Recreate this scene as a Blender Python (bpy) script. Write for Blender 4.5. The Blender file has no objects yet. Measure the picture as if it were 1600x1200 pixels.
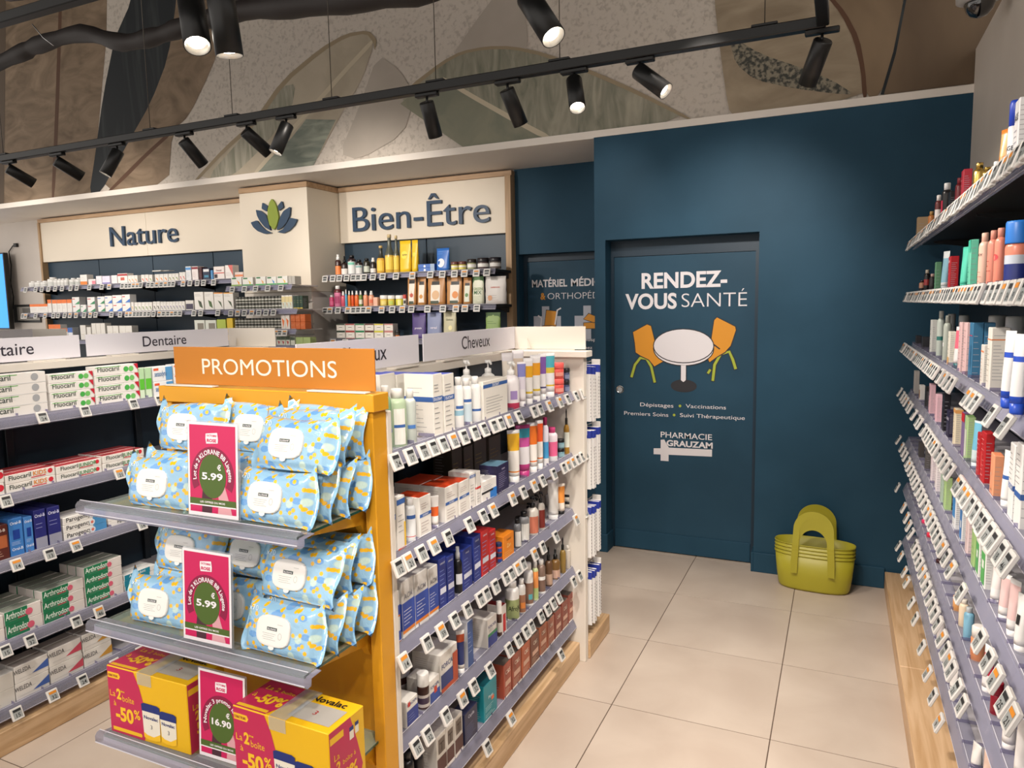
import bpy, math, random, re
from mathutils import Vector, Matrix
random.seed(7)
S = bpy.context.scene
C = S.collection
# ------------------------------------------------------------------ camera
cam = bpy.data.cameras.new('camera'); cam.sensor_width = 36; cam.lens = 1119.95/1600*36; cam.clip_start = .05; cam.clip_end = 60
co = bpy.data.objects.new('camera', cam); C.objects.link(co); S.camera = co
r_, u_, f_ = Vector((.90919,.415996,-.017874)), Vector((-.028841,.105742,.993975)), Vector((-.41538,.903198,-.108137))
M = Matrix.Identity(4)
for i in range(3):
    M[i][0], M[i][1], M[i][2] = r_[i], u_[i], -f_[i]
M[2][3] = 1.597
co.matrix_world = M
# ------------------------------------------------------------------ world, exposure, house lights
w = bpy.data.worlds.new('world'); S.world = w; w.use_nodes = True
w.node_tree.nodes['Background'].inputs[0].default_value = (1.0, .93, .86, 1)
w.node_tree.nodes['Background'].inputs[1].default_value = 1.0
S.view_settings.view_transform = 'Standard'; S.view_settings.look = 'None'
S.view_settings.gamma = 1; S.view_settings.use_curve_mapping = False; S.view_settings.exposure = 0.2
def lamp(kind, loc, to, power, color=(1,.90,.80), size=.3, angle=60, blend=.6):
    l = bpy.data.lights.new('lamp', kind); l.energy = power; l.color = color
    if kind == 'AREA': l.size = size; l.spread = math.radians(angle)
    else:
        l.shadow_soft_size = size
        if kind == 'SPOT': l.spot_size = math.radians(angle); l.spot_blend = blend
    o = bpy.data.objects.new('lamp', l); C.objects.link(o); o.location = loc
    o.rotation_euler = (Vector(to)-Vector(loc)).to_track_quat('-Z','Y').to_euler()
    return o
# the shop's own track spots: rows of them above and behind the camera, aimed at the shelving and the floor
WARM = (1,.90,.80)
for x, y, tx, ty, tz, p, a in [
    # above the aisle behind the viewer, aimed at the promotion stand
    (-1.0,-.7,-1.45,1.3,.9,40,55), (-2.0,-.8,-1.5,1.4,.8,29,55), (-.4,-.3,-1.3,1.4,.4,19,60),
    # aisle between the two gondolas
    (-1.75,1.1,-3.0,1.6,.8,26,75), (-1.8,2.3,-3.0,2.5,.8,20,75), (-1.9,-.3,-3.0,1.2,.6,30,70),
    # hair gondola from the main aisle
    (.05,1.0,-1.1,1.9,.75,38,75), (.1,2.2,-1.1,2.5,.75,34,75), (-.1,-.2,-1.1,1.6,.5,26,65),
    # wall of care products
    (-.85,.7,.34,1.5,1.2,36,75), (-.8,2.0,.34,2.4,1.1,36,75), (-.7,3.0,.34,3.6,1.2,22,75),
    # floor of the aisle
    (-.5,.9,-.45,2.2,0,58,62), (-.45,2.3,-.35,3.2,0,52,62), (-2.2,.4,-2.25,1.4,0,12,60),
]:
    lamp('SPOT', (x,y,2.6), (tx,ty,tz), p*1.85, WARM, .04, a, .8)
# ------------------------------------------------------------------ materials
def lin(h):
    if not isinstance(h, str): return tuple(h)+(1,)
    v = [int(h[i:i+2],16)/255 for i in (0,2,4)]
    return tuple((c/12.92 if c <= .04045 else ((c+.055)/1.055)**2.4) for c in v)+(1,)
MC = {}
def mat(h, rough=.45, metal=0, spec=.5, key=None, coat=0):
    k = key or (h, rough, metal, spec, coat)
    if k in MC: return MC[k]
    m = bpy.data.materials.new('mat_'+str(h)); m.use_nodes = True
    b = m.node_tree.nodes['Principled BSDF']
    b.inputs['Base Color'].default_value = lin(h); b.inputs['Roughness'].default_value = rough
    b.inputs['Metallic'].default_value = metal; b.inputs['Specular IOR Level'].default_value = spec
    b.inputs['Coat Weight'].default_value = coat
    MC[k] = m; return m
def nodes(m): return m.node_tree.nodes, m.node_tree.links, m.node_tree.nodes['Principled BSDF']
def noisy(name, c1, c2, scale=(1,1,1), nscale=4, detail=6, rough=.5, bump=0, spec=.5, lo=.35, hi=.65, wave=None, dist=.0, mid=None):
    m = bpy.data.materials.new(name); m.use_nodes = True; n, l, b = nodes(m)
    tc = n.new('ShaderNodeTexCoord'); mp = n.new('ShaderNodeMapping'); mp.inputs['Scale'].default_value = scale
    l.new(tc.outputs['Object'], mp.inputs[0])
    if wave:
        t = n.new('ShaderNodeTexWave'); t.wave_type = 'BANDS'; t.bands_direction = wave; t.inputs['Scale'].default_value = nscale
        t.inputs['Distortion'].default_value = dist; t.inputs['Detail'].default_value = detail; t.inputs['Detail Scale'].default_value = 1.5
        out = t.outputs['Fac']
    else:
        t = n.new('ShaderNodeTexNoise'); t.inputs['Scale'].default_value = nscale; t.inputs['Detail'].default_value = detail
        t.inputs['Distortion'].default_value = dist; out = t.outputs['Fac']
    l.new(mp.outputs[0], t.inputs['Vector'])
    r = n.new('ShaderNodeValToRGB'); r.color_ramp.elements[0].position = lo; r.color_ramp.elements[1].position = hi
    r.color_ramp.elements[0].color = lin(c1); r.color_ramp.elements[1].color = lin(c2)
    if mid: e = r.color_ramp.elements.new((lo+hi)/2); e.color = lin(mid)
    l.new(out, r.inputs[0]); l.new(r.outputs[0], b.inputs['Base Color'])
    b.inputs['Roughness'].default_value = rough; b.inputs['Specular IOR Level'].default_value = spec
    if bump:
        bp = n.new('ShaderNodeBump'); bp.inputs['Strength'].default_value = bump; bp.inputs['Distance'].default_value = .01
        l.new(out, bp.inputs['Height']); l.new(bp.outputs[0], b.inputs['Normal'])
    return m
def clear(name, tint, op=.25, rough=.15, fr=.6):
    """tinted clear plastic or glass: transparent mixed with a glossy, slightly milky skin"""
    m = bpy.data.materials.new(name); m.use_nodes = True; n = m.node_tree.nodes; l = m.node_tree.links; n.clear()
    o = n.new('ShaderNodeOutputMaterial'); t = n.new('ShaderNodeBsdfTransparent'); p = n.new('ShaderNodeBsdfPrincipled')
    t.inputs[0].default_value = lin(tint); p.inputs['Base Color'].default_value = lin(tint); p.inputs['Roughness'].default_value = rough
    lw = n.new('ShaderNodeLayerWeight'); lw.inputs[0].default_value = .35
    a = n.new('ShaderNodeMath'); a.operation = 'MULTIPLY_ADD'; a.inputs[1].default_value = fr; a.inputs[2].default_value = op; a.use_clamp = True
    l.new(lw.outputs['Fresnel'], a.inputs[0]); mx = n.new('ShaderNodeMixShader'); l.new(a.outputs[0], mx.inputs[0])
    l.new(t.outputs[0], mx.inputs[1]); l.new(p.outputs[0], mx.inputs[2]); l.new(mx.outputs[0], o.inputs[0])
    return m
M_RAIL = clear('clear_rail_plastic', 'cfcfde', .22, .1, .5)
M_RAIL2 = clear('clear_shelf_plastic', 'd2d0e0', .12, .1, .4)
M_ACR = clear('clear_acrylic', 'f4f6f8', .03, .05, .3)
M_GLASS = clear('shelf_glass', 'e2ece6', .03, .03, .35)
M_TUBE = clear('clear_front_rail', 'dedee8', .10, .05, .55)
M_EDGE_GLINT = mat('d6d6e2', .25)  # pale opaque colour painting the highlight along clear rail edges
M_GEDGE = mat('1f4a3c', .1, 0, .8)
M_WHITE = mat('e2dbd0', .45); M_WHITE2 = mat('d8d3cc', .5); M_PAPER = mat('e8e6ee', .5)
M_CREAM = mat('e6dccb', .55)
M_NAVY = mat('1c2f3e', .5); M_BLACK = mat('141414', .4); M_BLK2 = mat('1d1b1a', .5); M_LET = mat('24415e', .45)
M_YEL = mat('d99a20', .42); M_YEL2 = mat('be7618', .5)
M_CHR = mat('c8c8c8', .2, 1)
M_BLUEW = noisy('blue_wall_paint', '204459', '254a60', (1,1,1), 3, 4, .6, .01, spec=.25)
M_FRAME_SHADE = mat('0f2c3e', .5)  # door frame blue, darkened to carry the shadow in the recess
M_OAK = noisy('light_oak', 'ae8e6c', 'c2a382', (1,14,14), 2.2, 8, .5, .05, dist=1.2)
M_OAKY = noisy('light_oak_long', 'b8966e', 'd2b28c', (16,1,16), 2.0, 8, .5, .05, dist=1.5)
M_OAKZ = noisy('light_oak_upright', 'a98a66', 'c0a07a', (14,14,1), 2.0, 8, .5, .05, dist=1.0)
# ------------------------------------------------------------------ mesh collector
TC = {}
def text_mesh(s, off, res=2):
    k = (s, off, res)
    if k in TC: return TC[k]
    c = bpy.data.curves.new('t','FONT'); c.body = s; c.size = 1; c.offset = off; c.resolution_u = res; c.fill_mode = 'FRONT'
    o = bpy.data.objects.new('t', c); me = o.to_mesh()
    V = [(v.co.x, v.co.y) for v in me.vertices]; F = [tuple(p.vertices) for p in me.polygons]
    o.to_mesh_clear(); bpy.data.objects.remove(o); bpy.data.curves.remove(c)
    xs = [v[0] for v in V]; x0, x1 = min(xs), max(xs)
    V = [(v[0]-x0, v[1]) for v in V]
    TC[k] = (V, F, x1-x0); return TC[k]
CAP = .70   # cap height of the font at size 1
class G:
    def __init__(s): s.v, s.f, s.m, s.mats, s.sm = [], [], [], [], []
    def mi(s, m):
        if m not in s.mats: s.mats.append(m)
        return s.mats.index(m)
    def add(s, V, F, m, smooth=False):
        b = len(s.v); s.v += [tuple(p) for p in V]; i = s.mi(m)
        for f in F: s.f.append(tuple(b+k for k in f)); s.m.append(i); s.sm.append(smooth)
        return s
    def box(s, x0, x1, y0, y1, z0, z1, m, top=None, front=None):
        V = [(x0,y0,z0),(x1,y0,z0),(x1,y1,z0),(x0,y1,z0),(x0,y0,z1),(x1,y0,z1),(x1,y1,z1),(x0,y1,z1)]
        b = len(s.v); s.v += V
        for k, f in enumerate([(0,3,2,1),(4,5,6,7),(0,1,5,4),(1,2,6,5),(2,3,7,6),(3,0,4,7)]):
            s.f.append(tuple(b+i for i in f)); s.sm.append(False)
            s.m.append(s.mi(top if (k == 1 and top) else front if (k == 2 and front) else m))
        return s
    def bbox(s, x0, x1, y0, y1, z0, z1, m, r=.004, top=None):
        """box with chamfered vertical and top edges"""
        b = len(s.v)
        def ring(z, i): return [(x0+i,y0,z),(x1-i,y0,z),(x1,y0+i,z),(x1,y1-i,z),(x1-i,y1,z),(x0+i,y1,z),(x0,y1-i,z),(x0,y0+i,z)]
        def rin(z, d): return [(min(max(p[0],x0+d),x1-d),min(max(p[1],y0+d),y1-d),z) for p in ring(z, r)]
        R = [rin(z0,r), ring(z0+r,r), ring(z1-r,r), rin(z1,r)]
        for q in R: s.v += q
        for k in range(3):
            for i in range(8):
                j = (i+1)%8; s.f.append((b+k*8+i,b+k*8+j,b+k*8+8+j,b+k*8+8+i)); s.m.append(s.mi(m)); s.sm.append(False)
        s.f.append(tuple(b+24+i for i in range(8))); s.m.append(s.mi(top or m)); s.sm.append(False)
        s.f.append(tuple(b+7-i for i in range(8))); s.m.append(s.mi(m)); s.sm.append(False)
        return s
    def lathe(s, prof, m, seg=14, c=(0,0,0), sx=1, sy=1, axis='z', smooth=True, mats=None):
        b = len(s.v); n = len(prof)
        for r, z in prof:
            for i in range(seg):
                a = 2*math.pi*i/seg; p = (r*math.cos(a)*sx, r*math.sin(a)*sy, z)
                if axis == 'y': p = (p[0], -p[2], p[1])
                if axis == 'x': p = (p[2], p[0], p[1])
                s.v.append((p[0]+c[0], p[1]+c[1], p[2]+c[2]))
        for k in range(n-1):
            mm = s.mi(mats[k] if mats else m)
            for i in range(seg):
                j = (i+1)%seg; s.f.append((b+k*seg+i,b+k*seg+j,b+(k+1)*seg+j,b+(k+1)*seg+i)); s.m.append(mm); s.sm.append(smooth)
        s.f.append(tuple(b+seg-1-i for i in range(seg))); s.m.append(s.mi(mats[0] if mats else m)); s.sm.append(False)
        s.f.append(tuple(b+(n-1)*seg+i for i in range(seg))); s.m.append(s.mi(mats[-1] if mats else m)); s.sm.append(False)
        return s
    def tube(s, pts, r, m, seg=8, rs=None):
        P = [Vector(p) for p in pts]; b = len(s.v); up = Vector((.13,.29,.95))
        for i, p in enumerate(P):
            t = (P[min(i+1,len(P)-1)]-P[max(i-1,0)]).normalized()
            a = t.cross(up); a = a.normalized() if a.length > 1e-4 else Vector((1,0,0)); c = t.cross(a)
            rr = rs[i] if rs else r
            for k in range(seg):
                q = p + a*rr*math.cos(2*math.pi*k/seg) + c*rr*math.sin(2*math.pi*k/seg); s.v.append(tuple(q))
        for i in range(len(P)-1):
            for k in range(seg):
                j = (k+1)%seg; s.f.append((b+i*seg+k,b+i*seg+j,b+(i+1)*seg+j,b+(i+1)*seg+k)); s.m.append(s.mi(m)); s.sm.append(True)
        for o, rev in ((b,True),(b+(len(P)-1)*seg,False)):
            f = tuple(o+k for k in range(seg)); s.f.append(f[::-1] if rev else f); s.m.append(s.mi(m)); s.sm.append(False)
        return s
    def poly(s, pts, m, n=(0,-1,0), th=0):
        """flat polygon; with th it becomes a slab, pts on its front, thickness against n"""
        b = len(s.v); k = len(pts); s.v += [tuple(p) for p in pts]
        s.f.append(tuple(range(b,b+k))); s.m.append(s.mi(m)); s.sm.append(False)
        if th:
            s.v += [(p[0]-n[0]*th, p[1]-n[1]*th, p[2]-n[2]*th) for p in pts]
            s.f.append(tuple(range(b+2*k-1,b+k-1,-1))); s.m.append(s.mi(m)); s.sm.append(False)
            for i in range(k):
                j = (i+1)%k; s.f.append((b+i,b+k+i,b+k+j,b+j)); s.m.append(s.mi(m)); s.sm.append(False)
        return s
    def text(s, t, org, U, W, h, m, width=None, off=0, th=0, align='c', fn=None, ts=CAP):
        """text with cap height h; org is its baseline centre (or left), U and W the unit directions"""
        V, F, tw = text_mesh(t, off, 5 if h > .02 else 2); sc = h/ts; sx = (width/tw) if width else sc
        U = Vector(U); W = Vector(W); N = U.cross(W); org = Vector(org); x0 = -tw*sx/2 if align == 'c' else 0
        P = [org+U*(x0+v[0]*sx)+W*(v[1]*sc) for v in V]
        if fn: P = [fn(p) for p in P]
        s.add(P, F, m)
        if th:   # raised letter: side walls from boundary edges
            Q = [p+N*th for p in P]; b = len(s.v)-len(P)
            for i, p in enumerate(Q): s.v[b+i] = tuple(p)
            e = {}
            for f in F:
                for i in range(len(f)): e[(f[i], f[(i+1)%len(f)])] = 1
            bd = [(a,c) for a, c in e if (c,a) not in e]
            bb = len(s.v); s.v += [tuple(p) for p in P]
            for a, c in bd: s.f.append((b+a,bb+a,bb+c,b+c)); s.m.append(s.mi(m)); s.sm.append(False)
        return s
    def mesh(s, name):
        me = bpy.data.meshes.new(name); me.from_pydata(s.v, [], s.f)
        for m in s.mats: me.materials.append(m)
        me.polygons.foreach_set('material_index', s.m); me.polygons.foreach_set('use_smooth', s.sm); me.update()
        return me
    def build(s, name, parent=None, loc=None, rz=0, **kw):
        return link(name, s.mesh(name), parent, loc, rz, **kw)
def link(name, me, parent=None, loc=None, rz=0, **kw):
    o = bpy.data.objects.new(name, me); C.objects.link(o)
    if parent: o.parent = parent
    if loc is not None: o.location = loc
    if rz: o.rotation_euler = (0,0,rz)
    for k, v in kw.items(): o[k] = v
    return o
def thing(name, label, cat, loc=(0,0,0), rz=0, group=None):
    o = link(name, None, None, loc, rz, label=label, category=cat)
    if group: o['group'] = group
    return o
# ------------------------------------------------------------------ packaging
def ellip(w, d): return w/2, d/2
def parse(style):
    base = None; dec = []; cap = None; top = None; fl = set()
    if '|' in style: base, style = style.split('|',1)
    for it in style.split(';'):
        it = it.strip()
        if not it: continue
        if it.startswith('cap'): cap = it[3:].strip()
        elif it in ('glass','metal','slim','bigcap'): fl.add(it)
        elif it[0] == 'T' and len(it) == 7: top = it[1:]
        else: dec.append((it[0], it[1:].split(',')))
    return base, dec, cap, top, fl
def front_flat(w, d):
    return lambda u, v, h: (-w/2+u*w, -d/2-.0006, v*h)
def decorate(g, dec, w, h, F, bands=False, sides=None, d=0):
    """flat print on the front: F(u, v) gives the surface point"""
    def quad(u0, v0, u1, v1, m, lift=0, nu=1):
        for i in range(nu):
            a = u0+(u1-u0)*i/nu; b = u0+(u1-u0)*(i+1)/nu
            g.add([F(a,v0,lift),F(b,v0,lift),F(b,v1,lift),F(a,v1,lift)], [(0,1,2,3)], m)
    lift = 0; nu = 1 if d == 'flat' else 4
    for k, a in dec:
        lift += .0002
        if k in 'bf' and bands:
            m = mat(a[2], .45); quad(0, float(a[0]), 1, float(a[1]), m, lift, 1)
            if sides and k == 'b':
                for sd in sides: g.add([sd(0,float(a[0]),lift),sd(1,float(a[0]),lift),sd(1,float(a[1]),lift),sd(0,float(a[1]),lift)], [(0,1,2,3)], m)
        elif k == 'r': quad(float(a[0]), float(a[1]), float(a[2]), float(a[3]), mat(a[4], .45), lift, nu)
        elif k == 'l':
            v0, v1, n = float(a[0]), float(a[1]), int(a[2]); m = mat(a[3], .6)
            for i in range(n):
                v = v0+(v1-v0)*(i+.5)/n; hh = min((v1-v0)/n*.3, .012); e = .5+.38*random.random()
                quad(.1, v-hh/2, .1+.8*e, v+hh/2, m, lift, nu)
        elif k == 'o':
            u, v, r = float(a[0]), float(a[1]), float(a[2]); m = mat(a[3], .45); rr = r*min(w,h)
            P = [F(u+rr*math.cos(t)/w, v+rr*math.sin(t)/h, lift) for t in [2*math.pi*i/14 for i in range(14)]]
            g.add(P, [tuple(range(14))], m)
        elif k == 'p':
            n = (len(a)-1)//2; m = mat(a[-1], .45)
            g.add([F(float(a[2*i]), float(a[2*i+1]), lift) for i in range(n)], [tuple(range(n))] if n > 2 else [(0,1)], m)
        elif k == 't':
            v, hh, col, s = float(a[0]), float(a[1]), a[2], a[3]; du = float(a[4]) if len(a) > 4 else 0
            V, FF, tw = text_mesh(s, .012); H = hh*h*(1.25 if du else 1); sc = H/CAP; W = tw*sc; mx = .88*w if not du else w*(.62 if abs(du) < .22 else .5)
            sx = sc if W < mx else sc*mx/W
            P = [F(.5+du+(p[0]-tw/2)*sx/w, v-hh*.5+p[1]*sc/h, lift) for p in V]
            g.add(P, FF, mat(col, .5))
def carton_mesh(w, h, d, style):
    base, dec, cap, top, fl = parse(style); g = G()
    r = min(.0015, w*.06)
    g.bbox(-w/2, w/2, -d/2, d/2, 0, h, mat(base, .42), r, top=mat(top, .42) if top else None)
    p = G()
    F = lambda u, v, L: (-w/2+u*w, -d/2-.0004-L, v*h)
    SL = lambda u, v, L: (-w/2-.0004-L, d/2-u*d, v*h)
    SR = lambda u, v, L: (w/2+.0004+L, -d/2+u*d, v*h)
    decorate(p, [x for x in dec], w, h, F, True, (SL, SR), 'flat')
    # fine print on both ends of the box
    if h > .08 and w > .02:
        b0 = [(float(a[0]), float(a[1])) for k, a in dec if k == 'b']
        lm = mat('a9a9ab' if sum(lin(base)[:3]) > 1.2 else 'b8b8c4', .6)
        for sd in (SL, SR):
            n = random.choice((7,11,14)); st = random.uniform(.08,.2)
            for i in range(n):
                v = st+.75*i/n
                if any(q[0]-.05 < v < q[1]+.02 for q in b0): continue
                e = .45+.4*random.random()
                p.add([sd(.12,v,0),sd(.12+.76*e,v,0),sd(.12+.76*e,v+.008,0),sd(.12,v+.008,0)], [(0,1,2,3)], lm)
    return g.mesh('carton'), [('label_print', p.mesh('label_print'))] if p.f else []
def round_profile(dec, prof, dflt, fl):
    """split a lathe profile (r, z in 0..1) at the band heights; returns profile and per-segment materials"""
    cuts = sorted({float(a[i]) for k, a in dec if k == 'b' for i in (0,1)})
    def rad(z):
        for (r0,z0),(r1,z1) in zip(prof, prof[1:]):
            if z0 <= z <= z1: return r0 if z1 == z0 else r0+(r1-r0)*(z-z0)/(z1-z0)
        return prof[-1][0]
    zs = sorted({z for r, z in prof} | {c for c in cuts if prof[0][1] < c < prof[-1][1]})
    P = []; MM = []
    for z in zs:
        rs = [r for r, zz in prof if abs(zz-z) < 1e-6] or [rad(z)]
        for r in rs: P.append((r, z))
    for (r0,z0),(r1,z1) in zip(P, P[1:]):
        c = dflt; zm = (z0+z1)/2
        for k, a in dec:
            if k == 'b' and float(a[0]) <= zm <= float(a[1]): c = a[2]
        MM.append(c)
    return P, MM
def body_mat(c, fl):
    if 'metal' in fl: return mat(c, .22, .85)
    if 'glass' in fl: return mat(c, .12, 0, .8, coat=.6)
    return mat(c, .3, 0, .55)
def round_mesh(kind, w, h, d, style):
    base, dec, cap, top, fl = parse(style)
    r = w/2; cap = cap or 'f2f2f0'; parts = []
    bl = next((a[2] for k, a in dec if k == 'b'), 'e8e8e6')
    cm = mat(cap, .22, .9) if 'metal' in fl else mat(cap, .35)
    g = G(); c = G(); p = G(); seg = 16
    if kind == 'jar':
        hb = h*.68; prof = [(r*.9,0),(r*.97,.04),(r*.97,.88),(r*.8,1)]
        P, MM = round_profile(dec, prof, bl, fl); g.lathe([(q[0],q[1]*hb) for q in P], None, seg, mats=[body_mat(x, fl) for x in MM])
        c.lathe([(r*.99,hb*.96),(r,hb*.99),(r,h*.97),(r*.93,h)], cm, seg)
        F = lambda u, v, L: ((r*.97+.0005+L)*math.sin((u-.5)*2.0), -(r*.97+.0005+L)*math.cos((u-.5)*2.0), v*hb); H = hb
    elif kind == 'tube':
        hc = h*.14; hb = h-hc; n = 9; P, MM = round_profile(dec, [(1,0)]+[(1,i/n) for i in range(1,n)]+[(1,1)], bl, fl)
        b = 0; V = []; seg = 16
        def sec(t):
            k = t**1.5; rx = r*(1+.22*k); ry = r*(1-k)+.0012*k; return rx, ry
        for q in P:
            rx, ry = sec(q[1])
            V += [(rx*math.cos(2*math.pi*i/seg), ry*math.sin(2*math.pi*i/seg), hc+q[1]*hb) for i in range(seg)]
        for k in range(len(P)-1):
            g2 = [(k*seg+i, k*seg+(i+1)%seg, (k+1)*seg+(i+1)%seg, (k+1)*seg+i) for i in range(seg)]
            if k == 0: b0 = len(g.v); g.add(V, g2+[tuple(range(seg))[::-1]], body_mat(MM[k], fl), True)
            else:
                i_ = g.mi(body_mat(MM[k], fl))
                for f in g2: g.f.append(tuple(b0+x for x in f)); g.m.append(i_); g.sm.append(True)
        g.f.append(tuple(b0+(len(P)-1)*seg+i for i in range(seg))); g.m.append(g.m[-1]); g.sm.append(False)
        c.lathe([(r*.88,0),(r*.92,.004),(r*.97,hc)], cm, seg)
        F = lambda u, v, L: (sec(v)[0]*math.sin((u-.5)*1.6), -(sec(v)[1]+.0008+L)*math.cos((u-.5)*1.6)-.0004, hc+v*hb); H = hb
    else:
        if kind == 'bottle':
            if 'slim' in fl: prof = [(r*.92,0),(r,.02),(r,.5),(r*.85,.58),(r*.42,.74),(r*.36,.98),(r*.4,1)]; hb = h*.92; cr = r*.42
            elif 'bigcap' in fl: prof = [(r*.9,0),(r,.03),(r,.97),(r*.9,1)]; hb = h*.66; cr = r*.92
            else: prof = [(r*.92,0),(r,.02),(r,.9),(r*.9,.955),(r*.62,1)]; hb = h*.84; cr = r*.6
        elif kind == 'pump': prof = [(r*.9,0),(r,.03),(r,.86),(r*.8,.94),(r*.4,1)]; hb = h*.72; cr = r*.45
        elif kind == 'dropper': prof = [(r*.92,0),(r,.03),(r,.84),(r*.8,.94),(r*.42,1)]; hb = h*.66; cr = r*.44
        else: prof = [(r*.92,0),(r,.03),(r,.88),(r*.85,.95),(r*.55,1)]; hb = h*.74; cr = r*.55
        P, MM = round_profile(dec, prof, bl, fl); g.lathe([(q[0],q[1]*hb) for q in P], None, seg, mats=[body_mat(x, fl) for x in MM])
        z0 = hb*.99
        if kind == 'bottle': c.lathe([(cr,z0),(cr*1.02,h*.985),(cr*.9,h)] if 'bigcap' not in fl else [(cr,z0),(cr,h*.96),(cr*.8,h)], cm, 14)
        elif kind == 'pump':
            c.lathe([(cr,z0),(cr,z0+(h-z0)*.35),(cr*.5,z0+(h-z0)*.4),(cr*.22,z0+(h-z0)*.45),(cr*.22,z0+(h-z0)*.75),(cr*.9,z0+(h-z0)*.78),(cr*.9,h)], cm, 12)
            c.tube([(0,0,h-(h-z0)*.12),(0,-r*.8,h-(h-z0)*.1),(0,-r*1.25,h-(h-z0)*.25)], r*.16, cm, 6)
        elif kind == 'dropper': c.lathe([(cr,z0),(cr,z0+(h-z0)*.4),(cr*.5,z0+(h-z0)*.45),(cr*.55,z0+(h-z0)*.85),(cr*.25,h)], cm, 12)
        else: c.lathe([(cr,z0),(cr,z0+(h-z0)*.5),(cr*.7,z0+(h-z0)*.6),(cr*.75,h)], cm, 12)
        F = lambda u, v, L: ((r+.0005+L)*math.sin((u-.5)*2.2), -(r+.0005+L)*math.cos((u-.5)*2.2), v*hb); H = hb
    decorate(p, [x for x in dec if x[0] != 'b'], w, H, F, True, None, 0)
    parts.append(('cap' if kind != 'jar' else 'lid', c.mesh('cap')))
    if p.f: parts.append(('label_print', p.mesh('label_print')))
    return g.mesh(kind), parts
def pouch_mesh(w, h, d, style):
    base, dec, cap, top, fl = parse(style); g = G(); p = G()
    n = 8; seg = 12; base = base or 'cccccc'
    def sec(t):
        k = min(1, t*1.1)**1.3; return (w/2)*(.96+.04*abs(math.cos(t*9))), (d/2)*(1-k)+.0015
    V = []; FF = []
    for i in range(n+1):
        rx, ry = sec(i/n)
        for j in range(seg):
            a = 2*math.pi*j/seg; cx, cy = math.cos(a), math.sin(a)
            V.append((rx*math.copysign(abs(cx)**.55,cx), ry*math.copysign(abs(cy)**.8,cy), h*i/n))
    for i in range(n):
        for j in range(seg): FF.append((i*seg+j, i*seg+(j+1)%seg, (i+1)*seg+(j+1)%seg, (i+1)*seg+j))
    FF += [tuple(range(seg))[::-1], tuple(n*seg+i for i in range(seg))]
    g.add(V, FF, mat(base, .38, 0, .5), True)
    def F(u, v, L):
        rx, ry = sec(v); x = (u*2-1)*.94; y = ry*max(0,(1-abs(x)**3.2))**.5
        return (x*rx, -y-.0008-L, v*h)
    decorate(p, dec, w, h, F, True, None, 0)
    return g.mesh('pouch'), [('label_print', p.mesh('label_print'))] if p.f else []
PC = {}
def proto(kind, w, h, d, style):
    k = (kind, round(w,3), round(h,3), round(d,3), style)
    if k not in PC:
        PC[k] = carton_mesh(w,h,d,style) if kind == 'carton' else pouch_mesh(w,h,d,style) if kind == 'pouch' else round_mesh(kind,w,h,d,style)
    return PC[k]
NAMES = {'carton':('carton','box'),'bottle':('bottle','bottle'),'tube':('squeeze_tube','tube'),'jar':('jar','jar'),
 'pump':('pump_bottle','bottle'),'dropper':('dropper_bottle','bottle'),'spray':('spray_bottle','bottle'),'pouch':('pouch','pouch')}
ORD = ['first','second','third','fourth','fifth','sixth','seventh','eighth','ninth','tenth','eleventh','twelfth','thirteenth','fourteenth']
SMALL = .02
LONG = []
def product(kind, w, h, d, style, loc, rz, label, group, parts=True):
    me, ps = proto(kind, w, h, d, style); nm, cat = NAMES[kind]
    o = link(nm, me, None, loc, rz, label=label, category=cat)
    if len(label.split()) > 16: LONG.append(label)
    if group: o['group'] = group
    for n, m in ps: link(n, m, o)
    return o
def shelf_row(rows, axis, front, z, rz, where, group, fromwhere, dd=.07):
    """rows: (centre along the shelf, width, height, kind, style, words, options)"""
    tot = {}; seen = {}
    for r in rows: tot[r[5]] = tot.get(r[5],0)+1
    for q, wd, h, kind, style, desc, op in rows:
        ns = op.get('ns',1); nd = op.get('nd',1); hh = h/ns; d = op.get('d', dd)
        if kind not in ('carton','pouch'): d = wd
        if kind == 'pouch': d = min(d,.05)
        seen[desc] = seen.get(desc,0)+1
        two = {'from near end':('the nearer','the farther'),'from left':('the left one','the right one'),'from far end':('the farther','the nearer')}[fromwhere]
        pos = '' if tot[desc] == 1 else ', '+two[seen[desc]-1] if tot[desc] == 2 else ', %s %s' % (ORD[seen[desc]-1], fromwhere)
        fx = front+op.get('dx',0)*(-1 if axis == 'y+' else 1)
        for k in range(nd):
            for s in range(ns):
                wz = '' if ns == 1 else (', topmost' if s == ns-1 else ', bottom one' if s == 0 else ', %s up' % ORD[s])
                wb = '' if nd == 1 else (', front row' if k == 0 else ', %s row' % ORD[k])
                lab = desc.replace(',', ', ').replace('  ', ' ')+pos+wz+wb+' '+where
                off = d/2+k*(d+.002); jit = random.uniform(-.0015,.0015) if ns > 1 else 0
                if axis == 'y+': loc = (fx-off, q+jit, z+s*hh)
                elif axis == 'y-': loc = (fx+off, q+jit, z+s*hh)
                else: loc = (q+jit, fx+off, z+s*hh)
                ar = rz+(random.uniform(-.03,.03) if ns == 1 else 0)
                if kind not in ('carton','pouch'): ar += {'y+':-.75,'y-':op.get('turn',.45),'x':.35}[axis]
                product(kind, wd, hh-.0006, d, style, loc, ar, lab, group)
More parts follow.
